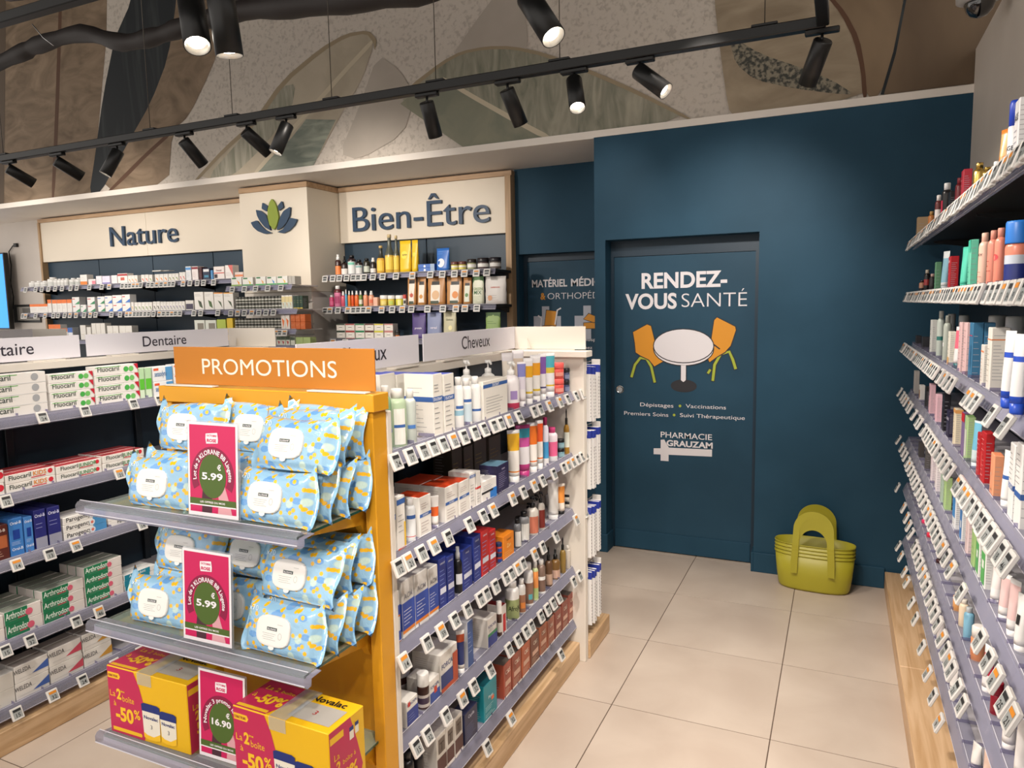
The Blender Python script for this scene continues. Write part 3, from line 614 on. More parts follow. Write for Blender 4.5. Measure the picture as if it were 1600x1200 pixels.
NAT1=[
 (-7.612,0.09,0.062,'bottle','b0,1,e9e9e6;b.2,.6,dadad6;capf4f4f4','small white pill bottle',{}),
 (-7.518,0.09,0.062,'bottle','b0,1,e9e9e6;b.2,.6,dadad6;capf4f4f4','small white pill bottle',{}),
 (-7.425,0.09,0.062,'bottle','b0,1,e9e9e6;b.2,.6,dadad6;capf4f4f4','small white pill bottle',{}),
 (-7.31,0.103,0.094,'bottle','b0,1,e9e9e6;b.2,.6,d4d6d2;capf4f4f4','taller white pill bottle',{}),
 (-7.22,0.052,0.075,'bottle','b0,1,e9e9e6;b.2,.6,dadad6;capf4f4f4','white supplement bottle',{}),
 (-7.165,0.052,0.075,'bottle','b0,1,e9e9e6;b.2,.6,dadad6;capf4f4f4','white supplement bottle',{}),
 (-7.111,0.052,0.075,'bottle','b0,1,e9e9e6;b.2,.6,dadad6;capf4f4f4','white supplement bottle',{}),
 (-7.056,0.052,0.075,'bottle','b0,1,e9e9e6;b.2,.6,dadad6;capf4f4f4','white supplement bottle',{}),
 (-6.976,0.084,0.075,'bottle','b0,1,e9e9e6;b.2,.6,c9cdc8;capf4f4f4','white bottle with grey label',{}),
 (-6.888,0.084,0.075,'bottle','b0,1,e9e9e6;b.2,.6,c9cdc8;capf4f4f4','white bottle with grey label',{}),
 (-6.771,0.097,0.101,'carton','efede8|f.0,.35,ee8a3a;l.5,.8,2,aaaaaa','white carton with orange foot',{}),
 (-6.651,0.1,0.054,'carton','efe9e8|r.5,.1,1,.7,e88a9a;l.5,.8,2,aaaaaa','small white and pink carton',{}),
 (-6.548,0.08,0.081,'carton','ece8ee|l.2,.7,3,9a90aa','white carton with grey text',{}),
 (-6.445,0.111,0.078,'carton','e4def0|f0,.2,8d80c0;l.4,.8,3,9a90aa','lilac supplement carton',{}),
 (-6.329,0.078,0.08,'carton','ece6e8|l.3,.8,3,b090a0','pale pink carton',{}),
 (-6.213,0.13,0.094,'carton','efe9e4|f.75,.95,b03a3c;r.3,.3,.7,.6,c86050','white carton with red cap line',{}),
 (-6.116,0.041,0.071,'carton','edeae4|l.75,.9,2,8a8a8a;p.2,.55,.55,.5,.85,.08,ee9a3a;p.2,.55,.6,.2,.85,.08,e0602c','white phytotherapy carton with orange leaf',{}),
 (-6.072,0.041,0.071,'carton','edeae4|l.75,.9,2,8a8a8a;p.2,.55,.55,.5,.85,.08,ee9a3a;p.2,.55,.6,.2,.85,.08,e0602c','white phytotherapy carton with orange leaf',{}),
 (-6.029,0.041,0.071,'carton','edeae4|l.75,.9,2,8a8a8a;p.2,.55,.55,.5,.85,.08,ee9a3a;p.2,.55,.6,.2,.85,.08,e0602c','white phytotherapy carton with orange leaf',{}),
 (-5.935,0.046,0.072,'carton','edeae4|l.75,.9,2,8a8a8a;p.2,.55,.55,.5,.85,.08,e8602c;p.2,.55,.6,.2,.85,.08,c8402c','white phytotherapy carton with red leaf',{}),
 (-5.885,0.046,0.072,'carton','edeae4|l.75,.9,2,8a8a8a;p.2,.55,.55,.5,.85,.08,e8602c;p.2,.55,.6,.2,.85,.08,c8402c','white phytotherapy carton with red leaf',{}),
 (-5.833,0.044,0.069,'carton','edeae4|l.75,.9,2,8a8a8a;p.2,.55,.55,.5,.85,.08,8ab04a;p.2,.55,.6,.2,.85,.08,5a8a3c','white phytotherapy carton with lime leaf',{}),
 (-5.748,0.054,0.07,'carton','edeae4|l.75,.9,2,8a8a8a;p.2,.55,.55,.5,.85,.08,ee9a3a;p.2,.55,.6,.2,.85,.08,d05030','white phytotherapy carton with amber leaf',{}),
 (-5.691,0.054,0.07,'carton','edeae4|l.75,.9,2,8a8a8a;p.2,.55,.55,.5,.85,.08,ee9a3a;p.2,.55,.6,.2,.85,.08,d05030','white phytotherapy carton with amber leaf',{}),
 (-5.634,0.054,0.07,'carton','edeae4|l.75,.9,2,8a8a8a;p.2,.55,.55,.5,.85,.08,ee9a3a;p.2,.55,.6,.2,.85,.08,d05030','white phytotherapy carton with amber leaf',{}),
 (-5.58,0.041,0.07,'carton','edeae4|l.75,.9,2,8a8a8a;p.2,.55,.55,.5,.85,.08,5a8a3c;p.2,.55,.6,.2,.85,.08,e0b03c','white phytotherapy carton with green leaf',{}),
 (-5.536,0.041,0.07,'carton','edeae4|l.75,.9,2,8a8a8a;p.2,.55,.55,.5,.85,.08,5a8a3c;p.2,.55,.6,.2,.85,.08,e0b03c','white phytotherapy carton with green leaf',{}),
 (-5.493,0.041,0.07,'carton','edeae4|l.75,.9,2,8a8a8a;p.2,.55,.55,.5,.85,.08,5a8a3c;p.2,.55,.6,.2,.85,.08,e0b03c','white phytotherapy carton with green leaf',{}),
 (-5.443,0.037,0.078,'carton','edeae4|l.75,.9,2,8a8a8a;p.2,.55,.55,.5,.85,.08,d83a3c;p.2,.55,.6,.2,.85,.08,c02830','white phytotherapy carton with crimson leaf',{}),
 (-5.403,0.037,0.078,'carton','edeae4|l.75,.9,2,8a8a8a;p.2,.55,.55,.5,.85,.08,d83a3c;p.2,.55,.6,.2,.85,.08,c02830','white phytotherapy carton with crimson leaf',{}),
 (-5.345,0.065,0.126,'carton','e6e8ea|f.75,.92,5a9ad8;l.2,.6,4,8a9ab0','tall white carton with blue head',{}),
 (-5.263,0.076,0.123,'carton','efe6e4|f.8,.95,8a2434;l.2,.6,4,a88080','tall white carton with wine red head',{}),
 (-5.197,0.036,0.114,'carton','4a2026|l.2,.6,4,a88080','slim dark red carton',{}),
 (-5.127,0.082,0.101,'carton','24304c|r.1,.7,.9,.92,e8e8ea;r.2,.2,.8,.4,4a90b0','dark navy carton with white head',{}),
 (-5.061,0.028,0.082,'carton','4a90c8|l.2,.6,4,cfe0f0','slim sky blue carton',{}),
 (-4.974,0.126,0.111,'carton','efe6e2|f.45,.52,c8402c;r.05,.1,.35,.4,30242c;t.7,.14,7a3030,Densial','wide white carton with red line',{}),
 (-4.855,0.09,0.118,'carton','efe9e6|p.4,1,1,1,1,.2,d8706a;l.2,.5,3,9a8a8a','white carton with red diagonal',{}),
 (-4.742,0.093,0.054,'carton','ead8d0|f.3,.6,e88a5a;l.6,.8,2,9a8a8a','small orange and white carton',{}),
]
NAT1T=[
 (-5.786,0.115,0.01,'carton','e6e2da|l.4,.7,1,999999','small white carton laid on top',{}),
 (-5.661,0.063,0.005,'carton','e6e2da|l.4,.7,1,999999','small white carton laid on top',{}),
]
NAT2=[
 (-7.573,0.139,0.092,'carton','efece8|f.72,1,ee7a34;l.3,.6,3,b0a8a0','white carton with orange head',{}),
 (-7.43,0.139,0.092,'carton','efece8|f.72,1,ee7a34;l.3,.6,3,b0a8a0','white carton with orange head',{}),
 (-7.324,0.058,0.134,'carton','efece8|f.72,1,ee7a34;l.3,.6,3,b0a8a0','tall slim white and orange carton',{}),
 (-7.245,0.074,0.13,'carton','efece8|f.72,1,ee7a34;l.3,.6,3,b0a8a0','tall white carton with orange head',{}),
 (-7.168,0.074,0.13,'carton','efece8|f.72,1,ee7a34;l.3,.6,3,b0a8a0','tall white carton with orange head',{}),
 (-7.091,0.074,0.13,'carton','efece8|f.72,1,ee7a34;l.3,.6,3,b0a8a0','tall white carton with orange head',{}),
 (-7.014,0.074,0.13,'carton','efece8|f.72,1,ee7a34;l.3,.6,3,b0a8a0','tall white carton with orange head',{}),
 (-6.915,0.108,0.151,'carton','efeeec|p.35,.05,1,.5,1,.05,3f9a6a;r.05,.7,.4,.8,d04040','white carton with green corner',{'ns':2}),
 (-6.807,0.083,0.074,'carton','efeeec|p.35,.05,1,.5,1,.05,3f9a6a;r.05,.7,.4,.8,3f9a6a','low white carton with green corner',{}),
 (-6.688,0.11,0.146,'carton','efeeec|p.35,.05,1,.5,1,.05,2f8a5a;r.05,.7,.5,.8,c04040','white carton with dark green corner',{'ns':2}),
 (-6.543,0.099,0.149,'carton','efeeec|p.35,.05,1,.5,1,.05,2f8a5a;r.05,.7,.5,.8,3a6ac0','white vitamin carton with green corner',{'ns':2}),
 (-6.435,0.102,0.153,'carton','efeeec|p.35,.05,1,.5,1,.05,3f78cc;r.05,.7,.4,.8,3a6ac0;l.3,.5,1,aaaaaa','white vitamin carton with blue corner',{'ns':2}),
 (-6.312,0.128,0.157,'carton','efeeec|p.35,.05,1,.5,1,.05,3f78cc;r.05,.7,.4,.8,d04040;l.3,.5,1,aaaaaa','wide white carton with blue corner',{'ns':2}),
 (-6.187,0.108,0.16,'carton','efeeec|p.35,.05,1,.5,1,.05,3f78cc;r.05,.7,.4,.8,d04040;l.3,.5,1,aaaaaa','white carton with bright blue corner',{'ns':2}),
 (-6.105,0.032,0.086,'carton','edeae4|l.75,.9,2,8a8a8a;p.2,.55,.55,.5,.85,.08,e8b03a;p.2,.55,.6,.2,.85,.08,e8b03a','slim white phytotherapy carton',{}),
 (-6.055,0.045,0.083,'carton','edeae4|l.75,.9,2,8a8a8a;p.2,.55,.55,.5,.85,.08,7a9a4a;p.2,.55,.6,.2,.85,.08,4a6a3c','white herb carton with green leaf',{}),
 (-6.007,0.045,0.083,'carton','edeae4|l.75,.9,2,8a8a8a;p.2,.55,.55,.5,.85,.08,7a9a4a;p.2,.55,.6,.2,.85,.08,4a6a3c','white herb carton with green leaf',{}),
 (-5.958,0.045,0.083,'carton','edeae4|l.75,.9,2,8a8a8a;p.2,.55,.55,.5,.85,.08,7a9a4a;p.2,.55,.6,.2,.85,.08,4a6a3c','white herb carton with green leaf',{}),
 (-5.91,0.045,0.083,'carton','edeae4|l.75,.9,2,8a8a8a;p.2,.55,.55,.5,.85,.08,7a9a4a;p.2,.55,.6,.2,.85,.08,4a6a3c','white herb carton with green leaf',{}),
 (-5.862,0.045,0.083,'carton','edeae4|l.75,.9,2,8a8a8a;p.2,.55,.55,.5,.85,.08,7a9a4a;p.2,.55,.6,.2,.85,.08,4a6a3c','white herb carton with green leaf',{}),
 (-5.806,0.043,0.086,'carton','edeae4|l.75,.9,2,8a8a8a;p.2,.55,.55,.5,.85,.08,3a3a3a;p.2,.55,.6,.2,.85,.08,5a4a3c','white herb carton with dark leaf',{}),
 (-5.759,0.043,0.086,'carton','edeae4|l.75,.9,2,8a8a8a;p.2,.55,.55,.5,.85,.08,3a3a3a;p.2,.55,.6,.2,.85,.08,5a4a3c','white herb carton with dark leaf',{}),
 (-5.712,0.037,0.082,'carton','edeae4|l.75,.9,2,8a8a8a;p.2,.55,.55,.5,.85,.08,7a6aa0;p.2,.55,.6,.2,.85,.08,8a9a4a','white herb carton with violet leaf',{}),
 (-5.672,0.037,0.082,'carton','edeae4|l.75,.9,2,8a8a8a;p.2,.55,.55,.5,.85,.08,7a6aa0;p.2,.55,.6,.2,.85,.08,8a9a4a','white herb carton with violet leaf',{}),
 (-5.633,0.037,0.082,'carton','edeae4|l.75,.9,2,8a8a8a;p.2,.55,.55,.5,.85,.08,7a6aa0;p.2,.55,.6,.2,.85,.08,8a9a4a','white herb carton with violet leaf',{}),
 (-5.593,0.037,0.082,'carton','edeae4|l.75,.9,2,8a8a8a;p.2,.55,.55,.5,.85,.08,7a6aa0;p.2,.55,.6,.2,.85,.08,8a9a4a','white herb carton with violet leaf',{}),
 (-5.554,0.037,0.082,'carton','edeae4|l.75,.9,2,8a8a8a;p.2,.55,.55,.5,.85,.08,7a6aa0;p.2,.55,.6,.2,.85,.08,8a9a4a','white herb carton with violet leaf',{}),
 (-5.514,0.037,0.082,'carton','edeae4|l.75,.9,2,8a8a8a;p.2,.55,.55,.5,.85,.08,7a6aa0;p.2,.55,.6,.2,.85,.08,8a9a4a','white herb carton with violet leaf',{}),
 (-5.475,0.037,0.082,'carton','edeae4|l.75,.9,2,8a8a8a;p.2,.55,.55,.5,.85,.08,7a6aa0;p.2,.55,.6,.2,.85,.08,8a9a4a','white herb carton with violet leaf',{}),
 (-5.435,0.037,0.082,'carton','edeae4|l.75,.9,2,8a8a8a;p.2,.55,.55,.5,.85,.08,7a6aa0;p.2,.55,.6,.2,.85,.08,8a9a4a','white herb carton with violet leaf',{}),
 (-5.357,0.097,0.089,'carton','e6e2dc|r.05,.1,.95,.65,4a4458;l.75,.9,1,999999','white carton with dark flower photo',{}),
 (-5.236,0.115,0.161,'carton','efece6|l.75,.9,2,8a8a8a;p.4,.55,.75,.45,.9,.08,3c4636;p.4,.55,.55,.2,.9,.08,56664a','large white herb carton with dark leaf',{}),
 (-5.115,0.106,0.158,'carton','efece6|l.75,.9,2,8a8a8a;p.4,.55,.75,.45,.9,.08,4c6636;p.4,.55,.55,.2,.9,.08,56764a','large white herb carton with green leaf',{}),
 (-5.0,0.104,0.149,'carton','efece6|l.75,.9,2,8a8a8a;p.4,.55,.75,.45,.9,.08,56664c;Tee9a3a;f.94,1,ee9a3a','large white herb carton with orange lid',{}),
 (-4.882,0.11,0.147,'carton','efece6|l.75,.9,2,8a8a8a;p.4,.55,.75,.45,.9,.08,46563c;f.94,1,eea83a','large white herb carton with amber lid',{}),
]
NAT3=[
 (-7.323,0.093,0.154,'carton','efece8|f.72,1,ee7a34;l.3,.6,3,b0a8a0','white and orange carton',{}),
 (-7.227,0.093,0.154,'carton','efece8|f.72,1,ee7a34;l.3,.6,3,b0a8a0','white and orange carton',{}),
 (-7.124,0.086,0.114,'carton','efece8|f.72,1,ee7a34;l.3,.6,3,b0a8a0','short white and orange carton',{}),
 (-7.038,0.071,0.121,'carton','e8eaf0|f.6,1,3f6ab8;l.2,.5,2,9aa0b0','white and blue carton',{}),
 (-6.841,0.084,0.145,'carton','e6e3dc|l.3,.4,1,a08a60','cream carton with gold line',{}),
 (-6.754,0.064,0.126,'carton','e6e3dc|l.3,.4,1,a08a60','short cream carton with gold line',{}),
 (-6.679,0.063,0.163,'carton','e6e3dc|l.3,.4,1,a08a60','tall cream carton with gold line',{}),
 (-6.613,0.063,0.163,'carton','e6e3dc|l.3,.4,1,a08a60','tall cream carton with gold line',{}),
 (-6.548,0.063,0.163,'carton','e6e3dc|l.3,.4,1,a08a60','tall cream carton with gold line',{}),
 (-6.446,0.079,0.137,'carton','e6e3dc|l.5,.6,1,a08a60','cream supplement carton',{}),
 (-6.364,0.079,0.137,'carton','e6e3dc|l.5,.6,1,a08a60','cream supplement carton',{}),
 (-6.269,0.086,0.136,'carton','e6e3dc|l.5,.6,1,a08a60','wide cream supplement carton',{}),
 (-6.18,0.086,0.136,'carton','e6e3dc|l.5,.6,1,a08a60','wide cream supplement carton',{}),
 (-5.249,0.124,0.182,'carton','e2e6dc|r.3,.5,.9,.85,8a8478;l.2,.3,1,7a9a5a','white and green carton with grey photo',{}),
 (-5.111,0.129,0.181,'carton','e2e6dc|r.3,.5,.9,.85,8a8478;l.2,.3,1,7a9a5a','wide white and green carton with photo',{}),
 (-4.984,0.104,0.186,'carton','b9cc50|f0,.55,2a3a50;t.35,.16,e8e8ea,Arkogel','lime and navy carton',{}),
 (-4.883,0.069,0.196,'carton','ecc82e|o.5,.5,.2,c89a1c','bright yellow carton',{}),
]
COL1=[
 (-4.372,0.109,0.073,'carton','eceae4|p.55,.7,.8,.4,.75,.1,ee9a3a;f0,.2,8ab04a;r.1,.8,.5,.95,2f7a4a','white infusion box with orange drop',{}),
 (-4.254,0.107,0.069,'carton','eceae4|p.55,.7,.8,.4,.75,.1,e8c83a;f0,.2,4a9a5a;r.1,.8,.5,.95,2f7a4a','white infusion box with yellow drop',{}),
 (-4.121,0.101,0.07,'carton','eceae4|p.55,.7,.8,.4,.75,.1,eeaa5a;f0,.2,4ab05a;r.1,.8,.5,.95,2f7a4a','white infusion box with peach drop',{}),
 (-4.012,0.096,0.066,'carton','eceae4|p.55,.7,.8,.4,.75,.1,3a8ad0;f0,.2,4ab05a;r.1,.8,.5,.95,2f7a4a','white infusion box with blue drop',{}),
 (-3.904,0.101,0.067,'carton','eceae4|p.55,.7,.8,.4,.75,.1,eec04a;f0,.2,4ab05a;r.1,.8,.5,.95,2f7a4a','white infusion box with gold drop',{}),
 (-3.829,0.031,0.064,'carton','b9b5ad|l.3,.5,1,8a8a8a','grey ended infusion box',{}),
 (-3.795,0.031,0.064,'carton','b9b5ad|l.3,.5,1,8a8a8a','grey ended infusion box',{}),
]
COL2=[
 (-4.385,0.031,0.103,'jar','b0,.8,d9d8ce;b.25,.6,4a4c40;cap4a4a44','tiny dark essential oil vial',{'ns':2}),
 (-4.351,0.031,0.103,'jar','b0,.8,d9d8ce;b.25,.6,4a4c40;cap4a4a44','tiny dark essential oil vial',{'ns':2}),
 (-4.317,0.031,0.103,'jar','b0,.8,d9d8ce;b.25,.6,4a4c40;cap4a4a44','tiny dark essential oil vial',{'ns':2}),
 (-4.283,0.031,0.103,'jar','b0,.8,d9d8ce;b.25,.6,4a4c40;cap4a4a44','tiny dark essential oil vial',{'ns':2}),
 (-4.249,0.031,0.103,'jar','b0,.8,d9d8ce;b.25,.6,4a4c40;cap4a4a44','tiny dark essential oil vial',{'ns':2}),
 (-4.215,0.031,0.103,'jar','b0,.8,d9d8ce;b.25,.6,4a4c40;cap4a4a44','tiny dark essential oil vial',{'ns':2}),
 (-4.181,0.031,0.103,'jar','b0,.8,d9d8ce;b.25,.6,4a4c40;cap4a4a44','tiny dark essential oil vial',{'ns':2}),
 (-4.148,0.031,0.103,'jar','b0,.8,d9d8ce;b.25,.6,4a4c40;cap4a4a44','tiny dark essential oil vial',{'ns':2}),
 (-4.114,0.031,0.103,'jar','b0,.8,d9d8ce;b.25,.6,4a4c40;cap4a4a44','tiny dark essential oil vial',{'ns':2}),
 (-4.08,0.031,0.103,'jar','b0,.8,d9d8ce;b.25,.6,4a4c40;cap4a4a44','tiny dark essential oil vial',{'ns':2}),
 (-4.046,0.031,0.103,'jar','b0,.8,d9d8ce;b.25,.6,4a4c40;cap4a4a44','tiny dark essential oil vial',{'ns':2}),
 (-4.012,0.031,0.103,'jar','b0,.8,d9d8ce;b.25,.6,4a4c40;cap4a4a44','tiny dark essential oil vial',{'ns':2}),
 (-3.978,0.031,0.103,'jar','b0,.8,d9d8ce;b.25,.6,4a4c40;cap4a4a44','tiny dark essential oil vial',{'ns':2}),
 (-3.945,0.031,0.103,'jar','b0,.8,d9d8ce;b.25,.6,4a4c40;cap4a4a44','tiny dark essential oil vial',{'ns':2}),
 (-3.904,0.033,0.106,'carton','efece6|f.5,.9,e8d8a0;f.1,.5,dfe6d8;p.3,.5,.6,.4,.6,.1,c8903c','yellow and white oil carton',{}),
 (-3.868,0.033,0.106,'carton','efece6|f.5,.9,e8d8a0;f.1,.5,dfe6d8;p.3,.5,.6,.4,.6,.1,c8903c','yellow and white oil carton',{}),
 (-3.832,0.033,0.106,'carton','efece6|f.5,.9,e8d8a0;f.1,.5,dfe6d8;p.3,.5,.6,.4,.6,.1,c8903c','yellow and white oil carton',{}),
 (-3.793,0.028,0.099,'carton','2a4438|l.4,.7,2,c8b878;f.0,.1,c8b04a','dark green oil carton',{}),
 (-3.762,0.028,0.099,'carton','2a4438|l.4,.7,2,c8b878;f.0,.1,c8b04a','dark green oil carton',{}),
 (-3.731,0.028,0.099,'carton','2a4438|l.4,.7,2,c8b878;f.0,.1,c8b04a','dark green oil carton',{}),
]
COL3=[
 (-4.404,0.031,0.089,'jar','b0,.8,d9d8ce;b.25,.6,4a4c40;cap4a4a44','tiny amber essential oil vial',{'ns':2}),
 (-4.37,0.031,0.089,'jar','b0,.8,d9d8ce;b.25,.6,4a4c40;cap4a4a44','tiny amber essential oil vial',{'ns':2}),
 (-4.336,0.031,0.089,'jar','b0,.8,d9d8ce;b.25,.6,4a4c40;cap4a4a44','tiny amber essential oil vial',{'ns':2}),
 (-4.302,0.031,0.089,'jar','b0,.8,d9d8ce;b.25,.6,4a4c40;cap4a4a44','tiny amber essential oil vial',{'ns':2}),
 (-4.268,0.031,0.089,'jar','b0,.8,d9d8ce;b.25,.6,4a4c40;cap4a4a44','tiny amber essential oil vial',{'ns':2}),
 (-4.234,0.031,0.089,'jar','b0,.8,d9d8ce;b.25,.6,4a4c40;cap4a4a44','tiny amber essential oil vial',{'ns':2}),
 (-4.2,0.031,0.089,'jar','b0,.8,d9d8ce;b.25,.6,4a4c40;cap4a4a44','tiny amber essential oil vial',{'ns':2}),
 (-4.166,0.031,0.089,'jar','b0,.8,d9d8ce;b.25,.6,4a4c40;cap4a4a44','tiny amber essential oil vial',{'ns':2}),
 (-4.132,0.031,0.089,'jar','b0,.8,d9d8ce;b.25,.6,4a4c40;cap4a4a44','tiny amber essential oil vial',{'ns':2}),
 (-4.098,0.031,0.089,'jar','b0,.8,d9d8ce;b.25,.6,4a4c40;cap4a4a44','tiny amber essential oil vial',{'ns':2}),
 (-4.064,0.031,0.089,'jar','b0,.8,d9d8ce;b.25,.6,4a4c40;cap4a4a44','tiny amber essential oil vial',{'ns':2}),
 (-4.03,0.031,0.089,'jar','b0,.8,d9d8ce;b.25,.6,4a4c40;cap4a4a44','tiny amber essential oil vial',{'ns':2}),
 (-3.996,0.031,0.089,'jar','b0,.8,d9d8ce;b.25,.6,4a4c40;cap4a4a44','tiny amber essential oil vial',{'ns':2}),
 (-3.962,0.031,0.089,'jar','b0,.8,d9d8ce;b.25,.6,4a4c40;cap4a4a44','tiny amber essential oil vial',{'ns':2}),
 (-3.916,0.041,0.11,'carton','ece4da|p.2,.8,.8,.6,.5,.1,ee7a3a;l.1,.2,1,aaaaaa','orange print white carton',{}),
 (-3.872,0.041,0.11,'carton','ece4da|p.2,.8,.8,.6,.5,.1,ee7a3a;l.1,.2,1,aaaaaa','orange print white carton',{}),
 (-3.819,0.045,0.114,'carton','c8642c|l.4,.7,2,f0c8a0','burnt orange supplement carton',{'ns':2}),
 (-3.772,0.045,0.114,'carton','c8642c|l.4,.7,2,f0c8a0','burnt orange supplement carton',{'ns':2}),
 (-3.724,0.045,0.114,'carton','c8642c|l.4,.7,2,f0c8a0','burnt orange supplement carton',{'ns':2}),
]
COL4=[
 (-3.969,0.042,0.074,'carton','d4d6c8|f.6,.95,4a5a44;p.2,.5,.8,.4,.5,.1,b0484c','grey green tea carton',{}),
 (-3.925,0.042,0.074,'carton','d4d6c8|f.6,.95,4a5a44;p.2,.5,.8,.4,.5,.1,b0484c','grey green tea carton',{}),
 (-3.88,0.042,0.074,'carton','d4d6c8|f.6,.95,4a5a44;p.2,.5,.8,.4,.5,.1,b0484c','grey green tea carton',{}),
 (-3.83,0.041,0.069,'carton','d4d6c8|f.6,.95,4a5a44;l.2,.4,1,888888','pale tea carton',{}),
 (-3.766,0.068,0.064,'carton','a8bc7a|l.3,.7,2,5a6a44','soft green tea carton',{}),
 (-3.694,0.068,0.064,'carton','a8bc7a|l.3,.7,2,5a6a44','soft green tea carton',{}),
]
WELL1=[
 (-3.683,0.048,0.165,'spray','b0,.3,3a1c18;b.05,.6,ee8a4a;cap f2f2f0','dark spray bottle with orange label',{}),
 (-3.623,0.054,0.152,'dropper','b0,.95,231412;b.05,.5,e9e2dc;cap111111','black dropper bottle with fruit label',{}),
 (-3.555,0.065,0.154,'bottle','b0,.9,2c1a20;b.05,.8,e4e6e4;r.1,.6,.9,.75,7ac8b0;cap111114','dark syrup bottle with white mint label',{}),
 (-3.483,0.059,0.116,'bottle','b0,.9,2a1c1a;b.05,.75,dcdcda;r.1,.55,.9,.7,8ab0b0;cap111114','dark bottle with white tall label',{}),
 (-3.407,0.052,0.123,'bottle','b0,.9,2c2a1c;b.15,.6,c9cfc0;cap151515','dark round bottle with pale label',{}),
 (-3.345,0.048,0.125,'spray','b0,.3,20181a;b.1,.45,e9e6e2;capf2f2f0','dark bottle with white spray head',{}),
 (-3.277,0.069,0.215,'bottle','b0,.6,e0b04a;r.1,.1,.9,.5,f0cc50;b.6,1,3a3c34;capd0b070;slim','short vinegar bottle with yellow label',{}),
 (-3.197,0.074,0.297,'bottle','b0,.5,e0b84a;r.1,.1,.9,.45,f0d458;b.5,1,55584a;capcdb88a;slim','tall glass vinegar bottle,cork coloured cap',{}),
 (-3.127,0.05,0.284,'bottle','b0,.5,e0b84a;r.1,.1,.9,.45,f0d458;b.5,1,55584a;capcdb88a;slim','slightly narrower glass vinegar bottle',{}),
 (-3.043,0.101,0.241,'pouch','ecc424|o.45,.55,.3,f6dc50;t.55,.05,2a2a1c,SUPER;f0,.2,c09a50','yellow superfood pouch with brown foot',{}),
 (-2.957,0.054,0.241,'pouch','ecc424|o.45,.55,.3,f6dc50','narrow bright yellow pouch',{}),
 (-2.85,0.142,0.056,'carton','3f6fc0|o.4,.4,.35,e6ecf4;r.75,0,1,1,9ab0cc;l.8,.9,1,cfe0f4','blue cereal bar box',{'ns':2}),
 (-2.714,0.112,0.168,'pouch','2c6cc0|o.4,.35,.3,e6ecf4;l.7,.9,2,6aa4e8','royal blue snack pouch',{}),
 (-2.619,0.061,0.064,'jar','b0,.75,d8cf6a;b0,.12,8a3a34;b.5,.75,efeae0;cap6a4038','yellow labelled honey jar with brown lid',{}),
 (-2.555,0.061,0.064,'jar','b0,.75,d8cf6a;b0,.12,8a3a34;b.5,.75,efeae0;cap6a4038','yellow labelled honey jar with brown lid',{}),
 (-2.48,0.071,0.078,'jar','b0,.8,a8ac84;b.3,.75,ecebe6;cap2a2422','green seed jar with dark lid',{}),
 (-2.39,0.088,0.083,'jar','b0,.8,5a4a4a;b.3,.75,ecebe6;cap221e22','brown seed jar with dark lid',{}),
 (-2.292,0.087,0.083,'jar','b0,.8,6a625e;b.3,.75,e6e4e0;cap221e26','grey seed jar with dark lid',{}),
]
